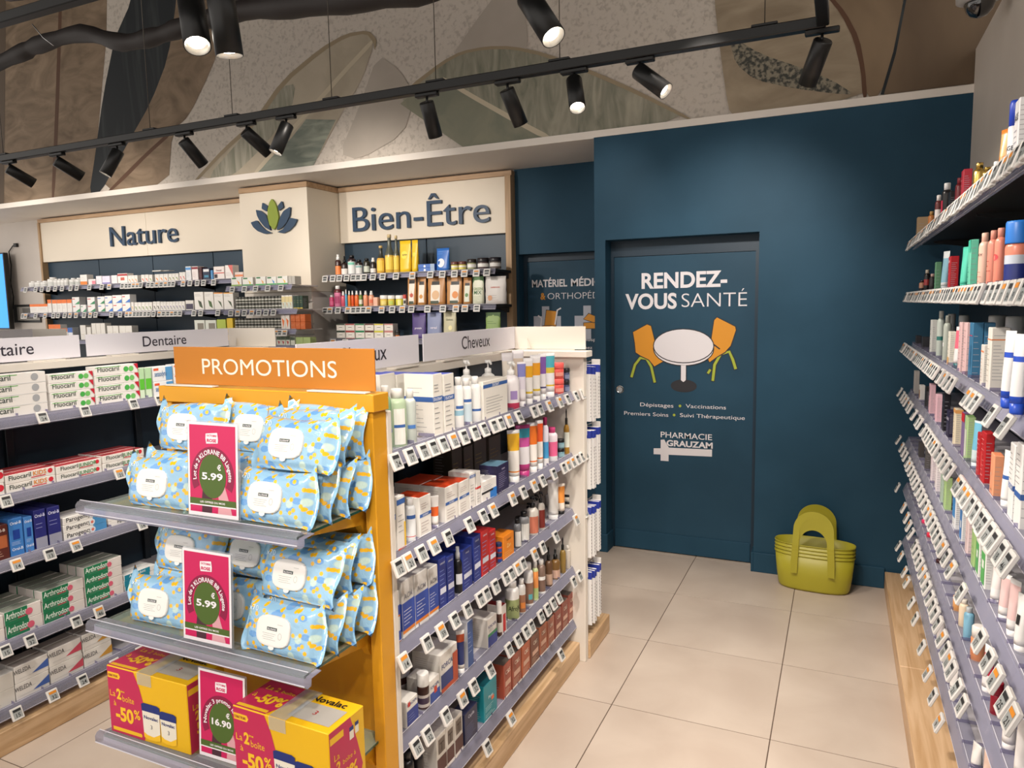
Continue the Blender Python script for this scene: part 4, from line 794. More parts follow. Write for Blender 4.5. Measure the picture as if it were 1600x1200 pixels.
WELL2=[
 (-3.759,0.039,0.096,'bottle','b0,1,d8487a;b.2,.6,e8709a;capf2f2f0','small pink care bottle',{}),
 (-3.703,0.061,0.171,'bottle','b0,.8,e88ab0;r.2,.2,.8,.6,b84a78;b.8,1,6a2c30;capf2f2f0','large pink shampoo bottle',{}),
 (-3.642,0.038,0.124,'spray','b0,.9,d85a70;capf2f2f0','crimson mist spray',{}),
 (-3.607,0.019,0.138,'spray','b0,.9,5ab0d8;capf2f2f0','light blue mist spray',{}),
 (-3.579,0.025,0.127,'spray','b0,.9,ee8a3a;capf2f2f0','orange mist spray',{}),
 (-3.547,0.025,0.127,'spray','b0,.9,e8602c;capf2f2f0','red orange mist spray',{}),
 (-3.51,0.037,0.126,'spray','b0,.9,ea7030;capf2f2f0','tangerine mist spray',{}),
 (-3.47,0.031,0.125,'spray','b0,.9,6a8a3c;b.2,.6,e6e8d8;capf2f2f0','olive green mist spray',{}),
 (-3.425,0.04,0.124,'spray','b0,.9,efa078;capf2f2f0','salmon oil spray',{}),
 (-3.373,0.046,0.122,'spray','b0,.9,efaa88;r.2,.3,.8,.6,e87858;capf2f2f0','peach oil spray',{}),
 (-3.322,0.039,0.071,'carton','f0c0a8|l.3,.7,2,d08a70','peach soap carton',{}),
 (-3.26,0.066,0.085,'jar','b0,.85,ecd060;r.2,.2,.8,.7,f2e08a;capf4f2ee','yellow balm jar with white lid',{}),
 (-3.189,0.059,0.083,'jar','b0,.85,e8d45a;r.2,.2,.8,.7,c8d86a;capf4f2ee','lemon balm jar with white lid',{}),
 (-3.114,0.073,0.082,'jar','b0,.85,e6de4a;r.3,.1,.7,.8,f6f0a0;capf4f2ee','bright lemon balm jar with white lid',{}),
 (-3.057,0.029,0.085,'jar','b0,.85,e8e4dc;r.2,.3,.8,.7,3a3a3c;capc8463c','white balm jar with red lid',{}),
 (-2.994,0.08,0.223,'pouch','c08a52|r.2,.1,.85,.75,ece4d8;r.2,.75,.85,.88,1c1a1a;o.55,.35,.2,c0503c;r.25,.05,.8,.15,3c4a38','kraft pouch with red spice photo',{}),
 (-2.906,0.079,0.221,'pouch','c08a52|r.2,.1,.85,.7,ece4d8;r.25,.7,.8,.82,1c1a1a;o.5,.3,.2,d0903c','kraft pouch with amber spice photo',{}),
 (-2.778,0.158,0.216,'pouch','b9834c|r.2,.1,.75,.7,ece4d8;r.25,.7,.7,.82,1c1a1a;o.5,.35,.22,dcb48a;r.2,.05,.7,.15,3c4a38','wide kraft pouch with bowl photo',{}),
 (-2.624,0.133,0.211,'pouch','c08a52|r.25,.1,.85,.7,ece4d8;r.3,.7,.85,.82,1c1a1a;o.6,.35,.2,e08a3c;r.25,.05,.8,.15,3c4a38','kraft pouch with orange bowl photo',{}),
 (-2.514,0.072,0.198,'pouch','b9834c|r.2,.1,.85,.7,e0e4d4;r.25,.7,.8,.8,1c1a1a;o.5,.35,.2,5a8a4c','kraft pouch with green leaf photo',{}),
 (-2.424,0.092,0.205,'pouch','dfe2cc|f.7,1,4a7a3c;t.55,.09,6a8a4a,GREEN;t.42,.13,3a6a3c,MIX;l.1,.3,4,b9c0a0','green and cream mix pouch',{}),
 (-2.283,0.169,0.2,'pouch','d6d2ce|f.42,.48,e0603c;t.6,.05,d0503c,SUPERFOOD;o.25,.22,.12,d89a6a;l.1,.35,3,b0aaa4','silver grey pouch with red band',{}),
]
WELL3=[
 (-3.668,0.083,0.119,'carton','efeae2|o.5,.55,.3,f6f2ea;f.85,1,3a4a3c;r.3,.5,.7,.56,3a3a3a;f0,.1,3a4a3c','soap box with dark green leaves',{'ns':2}),
 (-3.575,0.085,0.119,'carton','efeae2|o.5,.55,.3,f6f2ea;f.85,1,b04a44;r.3,.5,.7,.56,3a3a3a;f0,.1,b04a44','soap box with red print',{'ns':2}),
 (-3.481,0.084,0.118,'carton','efeae2|o.5,.55,.3,f6f2ea;f.85,1,2f8a5a;r.3,.5,.7,.56,3a3a3a;f0,.1,2f8a5a','soap box with emerald print',{'ns':2}),
 (-3.39,0.08,0.118,'carton','efeae2|o.5,.55,.3,f6f2ea;f.85,1,6a3a34;r.3,.5,.7,.56,3a3a3a;f0,.1,6a3a34','soap box with brown print',{'ns':2}),
 (-3.299,0.085,0.117,'carton','efeae2|o.5,.55,.3,f6f2ea;f.85,1,e0d040;r.3,.5,.7,.56,3a3a3a;f0,.1,d8dc60','soap box with lemon print',{'ns':2}),
 (-3.208,0.08,0.117,'carton','efeae2|o.5,.55,.3,f6f2ea;f.85,1,d08a84;r.3,.5,.7,.56,3a3a3a;f0,.1,d08a84','soap box with rose print',{'ns':2}),
 (-3.137,0.038,0.067,'jar','b0,.8,4a4440;b.2,.6,ee8a3a;cap2a2a2a','small dark jar with orange label',{}),
 (-2.941,0.126,0.197,'pouch','5a4a86|f.0,.6,4a3a7a;t.42,.08,efe8f4,protein;f.3,.35,d04a5a;l.1,.2,2,a89ad0','purple protein pouch',{}),
 (-2.805,0.129,0.205,'pouch','8a94b8|f0,.62,2f5aa8;t.42,.09,efe8f4,cereal;f.32,.37,e0703c','blue and silver cereal pouch',{}),
 (-2.67,0.112,0.208,'pouch','c9c4a4|f.0,.6,e6cf5a;o.6,.4,.16,efe6b0;t.7,.07,6a6a50,Quinoa','cream and yellow grain pouch',{}),
 (-2.31,0.121,0.194,'pouch','8fae62|f.8,1,4a6a3a;f.35,.5,a8c47a;l.55,.7,2,5a7a44','leaf green tea pouch',{}),
]
CARE1=[
 (4.24,0.05,0.133,'carton','c8a880|l.3,.5,1,a88860','beige kraft coloured carton',{'d':0.048}),
 (3.703,0.026,0.104,'bottle','b0,.8,c07a40;capb08a50','tiny amber bottle',{'d':0.02}),
 (3.455,0.026,0.142,'bottle','b0,.5,6a2c2c;b.3,.7,efe8e4;capefe9e6','white and brown lotion bottle',{'d':0.02}),
 (3.242,0.036,0.159,'bottle','b0,.85,1c1a1c;r.3,.3,.6,.7,c02848;capf2f2f2','black bottle with white cap',{'d':0.027}),
 (3.012,0.05,0.097,'carton','17161a|l.3,.7,3,8a8a8a','slim black carton',{'d':0.02}),
 (2.87,0.026,0.123,'bottle','b0,.6,8a2430;b.6,1,7a2028;cap8a2630','dark red bottle',{'d':0.02}),
 (2.713,0.05,0.124,'carton','b8283a|l.2,.8,5,e8b0b0;Tc9b8a0','red carton with open top',{'d':0.024}),
 (2.502,0.031,0.11,'bottle','b0,.45,b08a4a;b.45,1,c8a85a;capc9a95c;metal','amber bottle with gold cap',{'d':0.024}),
 (2.35,0.026,0.073,'bottle','b0,.45,b08a4a;b.45,1,c8a85a;capb9984c;metal','smaller bottle with gold cap',{'d':0.02}),
 (2.214,0.026,0.065,'bottle','b0,1,e8d8d4;cape8e8e8','pale pink bottle',{'d':0.02}),
 (2.121,0.026,0.125,'tube','b0,.4,e0822c;b.4,.9,e8b070;capc86a20','orange gold tube',{'d':0.02}),
 (2.022,0.026,0.168,'bottle','b0,1,eeeef0;t.55,.09,2a2a3a,AGE;l.1,.4,4,8a8aa8;cap2848c0;bigcap','white sun care tube with royal blue cap',{'d':0.02}),
 (1.932,0.05,0.149,'carton','f0eff0|Te8e8ea;t.75,.1,3a3a4a,AGE;l.1,.6,6,8a8a9a','tall white sun care carton',{'d':0.021}),
 (1.809,0.05,0.141,'carton','f0eff0|l.1,.8,8,8a8a9a','tall white cleanser carton beside sun care',{'d':0.033}),
]
CARE2=[
 (3.99,0.026,0.063,'bottle','b0,.5,2a2426;b.5,1,c08a70;cap3a2420','tiny copper lipstick',{'d':0.02}),
 (3.771,0.026,0.105,'bottle','b0,.4,1c1a1c;b.4,.7,a03030;capb9b0a0','tall lipstick with steel cap',{'d':0.02}),
 (3.55,0.026,0.08,'bottle','b0,.5,2a2426;capc8a8a0','dark nail lacquer bottle',{'d':0.02}),
 (3.337,0.05,0.119,'carton','6aa07a|l.2,.8,4,d0e0d0','green skincare carton',{'d':0.02}),
 (3.146,0.032,0.15,'tube','b0,.1,e8eef0;b.1,.8,8fc0d4;capc0c8cc','light blue tube',{'d':0.025}),
 (2.922,0.05,0.119,'carton','b8202a|l.1,.9,7,e88a8a;t.85,.07,ffffff,CARE','red sun carton',{'d':0.026}),
 (2.657,0.027,0.134,'tube','b0,.06,4ac0a4;b.06,.95,5ad0b4;cap4ac0a4','mint green tube',{'d':0.02}),
 (2.493,0.05,0.143,'carton','74d8b8|f.75,1,4ac4a4;l.1,.5,4,3a9a80','mint green carton',{'d':0.02}),
 (2.336,0.029,0.15,'bottle','b0,1,f0c4b0;t.72,.05,3a3030,NEY;l.1,.4,3,c08a7a;capf0c4b0','peach coloured bottle',{'d':0.022}),
 (2.202,0.026,0.145,'bottle','b0,1,e8907c;l.3,.6,3,b04a40;cape89a88','coral bottle',{'d':0.02}),
 (2.109,0.026,0.143,'bottle','b0,1,ea8f7a;o.5,.6,.3,e04a50;cape89a88','larger coral bottle with red seal',{'d':0.02}),
 (1.987,0.054,0.147,'jar','b0,.5,d8d8e0;b.1,.5,26327a;b.5,.7,c8d0dc;b.7,1,e88a72;cap2a7ad4','clear tub with cobalt blue lid',{'d':0.042}),
 (1.74,0.061,0.122,'bottle','b0,1,2c4a44;l.1,.8,6,cfd8d4;cape88a72','dark green bottle near the frame edge',{'d':0.047}),
]
CARE3=[
 (4.04,0.05,0.05,'carton','2a2a30|l.4,.6,1,8a8a90','black brush tray',{'d':0.024}),
 (3.73,0.05,0.058,'carton','34343a|l.4,.6,1,8a8a90','second black brush tray',{'d':0.03}),
 (3.393,0.05,0.143,'carton','e9ebe6|l.1,.8,5,9aa09a','slim white serum carton',{'d':0.02}),
 (3.195,0.026,0.182,'bottle','b0,1,c9d4cc;b.45,.55,2f7a74;capb9beb8','frosted bottle with teal band',{'d':0.02}),
 (3.004,0.026,0.168,'bottle','b0,1,b4bcb2;r.4,.4,.6,.5,f0f0f0;capa0a49c','grey green glass bottle',{'d':0.02}),
 (2.847,0.05,0.117,'carton','ece8da|f0,.25,e0b070;l.3,.9,5,9a9a8a','white and gold carton',{'d':0.02}),
 (2.715,0.026,0.137,'tube','b0,.4,f0e8e8;b.4,.9,ee6a80;cap1f6a6e','hot pink tube',{'d':0.02}),
 (2.597,0.05,0.155,'carton','ecc8c8|l.1,.9,7,c09a9a','slim pink carton',{'d':0.02}),
 (2.495,0.05,0.157,'carton','ecc8c8|l.1,.9,7,c09a9a','slim pink carton',{'d':0.02}),
 (2.39,0.05,0.16,'carton','3f7ca4|f.76,.78,c84060;l.1,.5,5,8ab0cc;r.2,.2,.8,.6,3a74a0;T2f5c7c','steel blue carton with red line',{'nd':2,'d':0.026}),
 (2.196,0.05,0.108,'carton','ece8e0|f.82,.86,e8905a;l.1,.7,7,c0a890','small white carton with orange line',{'d':0.02}),
 (2.106,0.05,0.156,'carton','efebe2|b.8,.82,e8905a;l.1,.7,7,c0b8a8','large white carton with orange line',{'d':0.038}),
 (1.766,0.026,0.161,'tube','b0,.1,2450c4;b.1,.6,f0f0f0;b.6,.68,2450c4;b.68,1,f2f2f2;cap2450c4','white tube with blue cap and band',{'d':0.02,'dx':-0.03}),
 (1.68,0.026,0.158,'tube','b0,.1,2450c4;b.1,.6,f0f0f0;b.6,.68,2450c4;b.68,1,f2f2f2;cap2450c4','white tube with blue cap and band',{'d':0.02,'dx':-0.03}),
 (1.762,0.05,0.104,'carton','efeef0|f.7,.76,2a50b4;f.1,.16,2a50b4;l.2,.6,6,9a9ab0','white carton with two blue bands',{'d':0.02}),
 (1.625,0.05,0.137,'carton','efeef0|f.7,.76,2a50b4;l.2,.6,6,9a9ab0','wide white carton with blue band',{'d':0.029}),
]
CARE3B=[
 (3.73,0.032,0.16,'jar','b0,.6,c8ccc8;capb9bcb8','frosted tub with grey lid,back row',{'d':0.024}),
 (3.393,0.037,0.16,'jar','b0,.6,c8ccc8;capb9bcb8','frosted tub with grey lid,back row',{'d':0.029}),
 (2.746,0.05,0.172,'jar','b0,.6,c8ccc8;capb4b8b4','frosted tub with grey lid,back row',{'d':0.038}),
 (2.478,0.048,0.175,'jar','b0,.6,c8ccc8;capb4b8b4','frosted tub with grey lid,back row',{'d':0.037}),
]
CARE4=[
 (4.032,0.05,0.115,'carton','b9b5b0|l.3,.6,2,8a8a8a','grey carton',{'d':0.022}),
 (3.742,0.05,0.075,'carton','efece8|r.2,.2,.8,.7,a0703c','white carton with brown photo',{'d':0.02}),
 (3.492,0.05,0.095,'carton','1c1a1c|l.3,.6,2,8a8a8a','slim black carton',{'d':0.02}),
 (3.343,0.05,0.123,'carton','e8bcc8|r.2,.6,.7,.9,a89098;l.1,.5,4,c08a9a','pale pink carton',{'d':0.02}),
 (3.123,0.05,0.106,'carton','ecc0cc|l.1,.8,6,c08a9a','shorter pale pink carton',{'d':0.021}),
 (2.913,0.05,0.132,'carton','1a1820|l.6,.9,2,8a8a98','black skincare carton',{'d':0.02}),
 (2.778,0.05,0.093,'carton','241e3a|t.7,.1,d8d4e8,CODAGE;l.2,.5,4,8a84a8','midnight blue carton',{'d':0.02}),
 (2.627,0.05,0.119,'carton','ece0c4|b.9,1,e8a860;l.2,.7,5,c0a880','cream and orange carton',{'d':0.021}),
 (2.454,0.05,0.131,'carton','8a74a0|f.8,1,d02830','slim purple and red carton',{'d':0.02}),
 (2.393,0.05,0.131,'carton','b8d89a|r.2,.1,.8,.7,e8ece0;T9acc7a','light green carton',{'d':0.02}),
 (2.285,0.026,0.133,'tube','b0,.3,d8e8ec;b.3,.95,7ac4e4;capd8e8ec','sky blue tube',{'d':0.02}),
 (2.18,0.05,0.117,'carton','c02026|l.1,.9,8,f0b0b0','narrow red carton',{'d':0.02}),
 (2.115,0.05,0.131,'carton','c42228|l.1,.9,8,f0b0b0;r.1,.3,.4,.6,e04a4a','large red carton',{'d':0.02}),
 (1.988,0.05,0.1,'carton','f0a47c|t.15,.06,3a2a20,even;o.3,.5,.08,f8d8c0;Te89068','salmon orange carton',{'d':0.02}),
 (1.878,0.026,0.129,'tube','b0,.06,f2f2f0;b.06,.42,f2f2f0;b.42,.5,3c66ad;b.5,1,f2f2f0;capf2f2f0','white tube with blue logo band',{'d':0.02}),
 (1.783,0.05,0.162,'carton','f2f1ef|b.4,.47,3c66ad;t.435,.05,ffffff,DUCRAY;l.5,.9,6,9a9a9a','white carton with blue logo band',{'d':0.02}),
 (1.717,0.05,0.174,'carton','f2f1ef|b.36,.43,3c66ad;l.5,.9,6,9a9a9a','wide white carton with blue logo band',{'d':0.02}),
 (1.589,0.05,0.196,'carton','f2f1ef|b.36,.43,3c66ad;l.5,.9,6,9a9a9a','tall white carton with blue logo band',{'d':0.024}),
]
CARE5=[
 (3.662,0.05,0.069,'carton','4a4644|l.4,.6,1,d0c850','dark grey accessory pack',{'d':0.02}),
 (3.388,0.05,0.09,'carton','5a5654|l.4,.6,1,8a8a8a','grey accessory pack',{'d':0.02}),
 (3.175,0.05,0.128,'carton','ecdfe4|l.2,.8,4,c09aa4','white and pink carton',{'d':0.02}),
 (3.027,0.05,0.127,'carton','f0e8ea|l.2,.8,6,c0a0a8','white carton with pink print',{'d':0.02}),
 (2.857,0.05,0.11,'carton','b0c4b4|l.2,.8,4,8aa090','sage green carton',{'d':0.02}),
 (2.771,0.05,0.113,'carton','b4d490|l.2,.8,4,7a9a60','lime green carton',{'d':0.02}),
 (2.542,0.05,0.12,'carton','f0f2f4|r0,.3,.9,1,4a94d8;l.1,.25,2,9a9a9a','white and azure carton',{'d':0.02}),
 (2.397,0.05,0.11,'carton','f0f2f4|r0,.1,.9,.9,4a8cd4;r.3,.4,.7,.6,f0f2f4','azure and white carton',{'d':0.02}),
 (2.291,0.05,0.116,'carton','f0d8d8|l.3,.6,2,c09a9a','blush pink carton',{'d':0.02}),
 (2.184,0.05,0.102,'carton','a8cc84|l.3,.6,2,6a9a50','small grass green carton',{'d':0.02}),
 (2.115,0.05,0.099,'carton','f2f2ee|r.1,.1,.9,.9,5ab464;r.3,.5,.7,.7,f2f2ee','white and green carton',{'d':0.02}),
 (2.033,0.05,0.1,'carton','f2f2ee|r.1,.1,.9,.9,58b060;r.3,.5,.7,.7,f2f2ee','white and green carton with label window',{'d':0.02}),
 (1.931,0.026,0.097,'tube','b0,.3,f4f2f0;b.3,.9,f0e6e4;capf4f2f0','cream hand tube',{'d':0.02}),
 (1.835,0.026,0.107,'tube','b0,.2,f4f2f0;b.2,.9,eecac8;capf4f2f0','blush pink tube',{'d':0.02}),
 (1.749,0.026,0.125,'tube','b0,.2,f4f2f0;b.2,.9,eecac8;capf4f2f0','blush pink tube',{'d':0.02}),
 (1.676,0.026,0.121,'tube','b0,.2,f4f2f0;b.2,.9,f2f0ee;r.3,.4,.7,.6,2a2a2a;capf4f2f0','white tube with black letters',{'d':0.02}),
 (1.546,0.03,0.152,'bottle','b0,1,d8c0a0;capc8e0ea','beige bottle with pale blue cap',{'d':0.023}),
]
CARE6=[
 (3.929,0.027,0.009,'pouch','a8c8b0|o.5,.3,.3,d87850','pale green shrink pack with orange disc',{'d':0.027}),
 (3.422,0.026,0.022,'bottle','b0,1,e83a6a;capf0a0b8','bright pink bottle',{'d':0.02}),
 (3.224,0.026,0.025,'bottle','b0,1,d8304a;cape84a60','red bottle',{'d':0.02}),
 (2.909,0.026,0.021,'bottle','b0,1,3a1c20;cap1c1214','dark brown bottle',{'d':0.02}),
 (2.475,0.026,0.06,'bottle','b0,1,eaa868;capf0d8b8','apricot bottle',{'d':0.02}),
 (2.358,0.026,0.084,'bottle','b0,1,f0dcc0;capf4ece0','cream bottle',{'d':0.02}),
 (2.269,0.026,0.096,'bottle','b0,1,8ac4e0;cape8f0f4','small light blue bottle',{'d':0.02}),
 (2.145,0.035,0.096,'bottle','b0,.75,ea9868;l.3,.5,2,c07048;capf2eee8;bigcap','salmon bottle with white cap',{'d':0.027}),
 (1.972,0.026,0.118,'tube','b0,.3,f2eeee;b.3,.8,c82848;capf2eeee','white and red tube',{'d':0.02}),
 (1.867,0.026,0.08,'jar','b0,1,8a1428;cap7a1020','dark red glass jar',{'d':0.02}),
 (1.728,0.026,0.122,'tube','b0,1,f2eeec;capf2eeec','white body cream tube',{'d':0.02}),
 (1.613,0.026,0.156,'tube','b0,1,f2eeec;capf2eeec','white body cream tube',{'d':0.02}),
]
CARE7=[
 (3.057,0.026,0.071,'bottle','b0,1,e8e0dc;capf2eee8','white bottle',{'d':0.02}),
 (2.797,0.026,0.093,'bottle','b0,1,e0d8d4;capf2eee8','off white bottle',{'d':0.02}),
 (2.46,0.026,0.068,'tube','b0,1,f0ece8;capf2eee8','cream white tube',{'d':0.02}),
 (2.054,0.026,0.064,'tube','b0,1,f2eeea;capf2eee8','white shower tube',{'d':0.02}),
 (1.912,0.026,0.125,'tube','b0,1,f0d0c0;capf2eee8','peach shower tube',{'d':0.02}),
]
TAG_HAIR1=[1.486,1.553,1.617,1.668,1.722,1.847,1.916,1.977,2.048,2.099,2.165,2.246,2.382,2.441,2.532,2.647,2.734,2.836,2.924,1.783]
TAG_HAIR2=[1.482,1.528,1.592,1.656,1.736,1.866,1.958,2.029,2.183,2.275,2.372,2.453,2.572,2.682,2.735,2.791,2.849,2.908,2.963]
TAG_HAIR3=[1.491,1.605,1.682,1.76,1.84,1.925,1.97,2.036,2.116,2.157,2.211,2.261,2.368,2.449,2.584,2.828,2.946]
TAG_HAIR4=[1.534,1.592,1.694,1.796,1.869,1.981,2.13,2.204,2.275,2.327,2.421,2.487,2.546,2.609,2.79,2.863]
TAG_HAIR5=[1.951,2.133,2.628]
TAG_DENT1=[1.679,1.847,2.06,2.188]
TAG_DENT2=[1.525,1.971]
TAG_DENT3=[1.54,1.66,1.763,2.056]
TAG_DENT4=[1.474,1.562,1.739,1.836]
TAG_DENT5=[1.492,1.624,1.744,1.886,2.007]
TAG_NAT1=[-7.592,-7.43,-7.33,-7.224,-7.12,-7.017,-6.886,-6.793,-6.61,-6.431,-6.328,-6.142,-6.089,-6.044,-5.992,-5.941,-5.895,-5.794,-5.744,-5.684,-5.627,-5.572,-5.523,-5.475,-5.348,-5.265,-5.178,-5.102,-4.982]
TAG_NAT2=[-7.678,-7.63,-7.467,-7.314,-7.186,-7.111,-7.008,-6.928,-6.841,-6.72,-6.629,-6.551,-6.326,-6.205,-6.113,-6.06,-6.008,-5.962,-5.918,-5.866,-5.815,-5.754,-5.679,-5.623,-5.567,-5.518,-5.47,-5.416,-5.242,-5.16,-4.953]
TAG_COL1=[-4.368,-4.241,-4.126,-4.003,-3.874]
TAG_COL2=[-4.398,-4.325,-4.255,-4.178,-4.107,-4.034,-3.959]
TAG_COL3=[-3.945,-3.909,-3.859]
TAG_WELL1=[-3.77,-3.693,-3.627,-3.557,-3.492,-3.446,-3.392,-3.306,-3.217,-3.095,-2.949,-2.791,-2.689,-2.587,-2.504,-2.406,-2.321]
TAG_WELL2=[-3.784,-3.736,-3.655,-3.557,-3.505,-3.459,-3.409,-3.359,-3.238,-3.141,-3.049,-2.967,-2.825,-2.693,-2.583,-2.507,-2.409]
TAG_CARE4=[4.207,4.042,3.927,3.819,3.683,3.588,3.384,3.227,3.154,2.996,2.913,2.853,2.778,2.724,2.672,2.623,2.529,2.456,2.373,2.284,2.136,2.095,2.035,1.979,1.918,1.86,1.799,1.755,1.694,1.643,1.573,1.514]
TAG_CARE5=[4.165,3.958,3.843,3.735,3.6,3.506,3.416,3.33,3.249,3.172,3.075,3.006,2.918,2.836,2.758,2.685,2.615,2.549,2.486,2.427,2.356,2.277,2.179,2.008,1.736,1.64,1.565,1.476,1.421]
TAG_CARE6=[4.117,3.716,3.544,3.418,3.3,3.138,3.062,2.991,2.922,2.836,2.755,2.678,2.588,2.52,2.455,2.38,2.281,2.203,2.142,2.084,1.987,1.909]
TAG_CARE7=[3.906,3.747,3.531,3.4,3.166,3.01,2.761,2.568,2.416,2.267]
MURAL=[
 ('leaf_print','tan',[(-6.802,5.277),(-7.02,4.454),(-7.329,2.635),(-6.057,2.642),(-5.724,3.907),(-5.574,4.986)]),
 ('leaf_stem_print','rust',[(-6.147,5.122),(-6.288,4.319),(-6.492,3.262),(-6.621,2.647),(-6.575,2.649),(-6.439,3.256),(-6.246,4.312),(-6.107,5.113)]),
 ('leaf_edge_print','tan2',[(-7.523,5.448),(-6.802,5.277),(-7.02,4.454),(-7.329,2.635),(-8.004,2.634)]),
 ('leaf_print','black',[(-5.083,4.87),(-5.383,4.153),(-5.622,3.89),(-5.819,3.45),(-5.973,2.986),(-6.1,2.64),(-5.947,2.645),(-5.588,2.999),(-5.243,3.323),(-5.011,3.642),(-4.877,4.059),(-4.704,4.78)]),
 ('leaf_print','tan',[(-4.704,4.78),(-4.877,4.059),(-5.011,3.642),(-5.243,3.323),(-5.588,2.999),(-5.947,2.645),(-5.109,2.64),(-5.023,3.067),(-4.818,3.168),(-4.56,3.476),(-4.39,3.735),(-4.293,3.952),(-4.185,4.657)]),
 ('leaf_stem_print','rust',[(-5.052,3.07),(-5.361,2.923),(-5.654,2.766),(-5.864,2.649),(-5.814,2.65),(-5.608,2.746),(-5.325,2.904),(-5.025,3.047)]),
 ('leaf_print','pale',[(-4.831,2.642),(-4.461,2.881),(-4.15,3.039),(-3.847,3.303),(-3.478,3.473),(-3.248,3.536),(-3.056,3.525),(-3.007,3.44),(-3.127,3.201),(-3.334,2.977),(-3.605,2.639)]),
 ('leaf_print','green',[(-4.18,2.639),(-3.783,2.879),(-3.637,2.996),(-3.369,2.959),(-3.605,2.639)]),
 ('leaf_print','green2',[(-4.703,2.641),(-4.152,3.015),(-3.85,3.257),(-3.716,3.261),(-3.77,3.086),(-4.035,2.86),(-4.412,2.64)]),
 ('leaf_stem_print','cream',[(-3.027,3.465),(-3.318,3.272),(-3.559,3.104),(-3.875,2.889),(-4.199,2.641),(-4.147,2.641),(-3.84,2.867),(-3.524,3.086),(-3.279,3.257),(-3.012,3.437)]),
 ('leaf_edge_print','tanedge',[(-4.831,2.642),(-4.461,2.881),(-4.15,3.039),(-3.847,3.303),(-3.478,3.473),(-3.248,3.536),(-3.056,3.525),(-2.995,3.46),(-2.991,3.433),(-3.01,3.377),(-3.017,3.438),(-3.073,3.507),(-3.244,3.509),(-3.463,3.444),(-3.818,3.276),(-4.12,3.011),(-4.421,2.867),(-4.788,2.643)]),
 ('leaf_print','faint',[(-2.427,3.224),(-2.206,3.449),(-2.065,3.58),(-1.985,4.136),(-1.876,4.11),(-1.874,3.507),(-1.844,3.194),(-2.004,3.227)]),
 ('leaf_print','faint',[(-2.984,3.352),(-2.805,3.219),(-2.694,3.034),(-2.796,2.792),(-3.181,2.657),(-3.348,2.719),(-3.164,3.009)]),
 ('leaf_print','moss',[(-2.814,2.999),(-2.706,3.12),(-2.476,3.228),(-2.329,3.262),(-2.141,3.26),(-1.959,3.231),(-1.74,3.162),(-1.407,2.994),(-1.129,2.841),(-0.819,2.652),(-1.695,2.652),(-2.323,2.652)]),
 ('leaf_print','moss2',[(-2.734,3.04),(-2.814,2.999),(-2.323,2.652),(-1.721,2.655),(-2.149,2.909),(-2.431,3.082)]),
 ('leaf_stem_print','cream',[(-2.489,3.115),(-2.289,2.98),(-1.968,2.779),(-1.756,2.651),(-1.687,2.651),(-1.932,2.794),(-2.265,2.998),(-2.459,3.127)]),
 ('leaf_edge_print','tanedge',[(-2.732,3.107),(-2.476,3.228),(-2.329,3.27),(-2.141,3.272),(-1.959,3.243),(-1.74,3.17),(-1.407,3.006),(-1.129,2.852),(-0.812,2.652),(-0.841,2.652),(-1.129,2.826),(-1.415,2.984),(-1.74,3.147),(-1.959,3.224),(-2.141,3.252),(-2.32,3.252),(-2.462,3.209),(-2.702,3.086)]),
 ('leaf_print','sand',[(-0.714,3.834),(-0.704,3.291),(-0.673,3.044),(-0.619,2.688),(-0.59,2.649),(0.086,2.658),(0.07,2.796),(0.028,2.964),(-0.037,3.104),(-0.108,3.214),(-0.329,3.743)]),
 ('leaf_vein_print','speck',[(-0.617,3.053),(-0.59,3.065),(-0.445,2.957),(-0.245,2.859),(-0.083,2.769),(0.031,2.678),(-0.081,2.7),(-0.275,2.753),(-0.476,2.825),(-0.581,2.926)]),
 ('leaf_print','brown',[(-0.108,3.214),(-0.037,3.104),(0.028,2.964),(0.07,2.796),(0.086,2.658),(0.152,2.659),(0.202,2.841),(0.243,3.086),(0.247,3.606),(-0.329,3.743)]),
 ('leaf_print','brown2',[(0.247,3.606),(0.243,3.086),(0.202,2.841),(0.164,2.66),(1.026,2.662),(0.983,3.432)]),
 ('leaf_stem_print','black',[(0.242,3.117),(0.204,2.872),(0.152,2.662),(0.167,2.66),(0.216,2.857),(0.254,3.115)]),
 ('leaf_stem_print','rust',[(-0.108,3.214),(-0.025,3.102),(0.043,2.962),(0.076,2.795),(0.089,2.657),(0.068,2.657),(0.055,2.799),(0.016,2.96),(-0.049,3.1),(-0.133,3.218)]),
]
LOTUS=[(1,[(-4.214,2.494),(-4.186,2.463),(-4.164,2.41),(-4.152,2.341),(-4.177,2.28),(-4.21,2.244),(-4.253,2.29),(-4.267,2.349),(-4.262,2.412),(-4.24,2.467)]),(0,[(-4.389,2.418),(-4.339,2.408),(-4.288,2.373),(-4.268,2.326),(-4.241,2.241),(-4.303,2.273),(-4.353,2.326),(-4.378,2.368)]),(0,[(-4.451,2.32),(-4.383,2.333),(-4.348,2.291),(-4.297,2.249),(-4.23,2.222),(-4.307,2.219),(-4.382,2.246),(-4.426,2.28)]),(0,[(-4.315,2.471),(-4.26,2.438),(-4.274,2.395),(-4.326,2.422)]),(0,[(-4.111,2.469),(-4.098,2.417),(-4.149,2.393),(-4.155,2.433)]),(0,[(-4.027,2.418),(-4.037,2.351),(-4.075,2.296),(-4.122,2.259),(-4.18,2.24),(-4.155,2.302),(-4.131,2.351),(-4.098,2.389)]),(0,[(-3.964,2.315),(-3.995,2.269),(-4.049,2.232),(-4.11,2.213),(-4.177,2.226),(-4.115,2.245),(-4.068,2.29),(-4.035,2.331)])]
# ================================================================== THE SETTING
ST = dict(kind='structure')
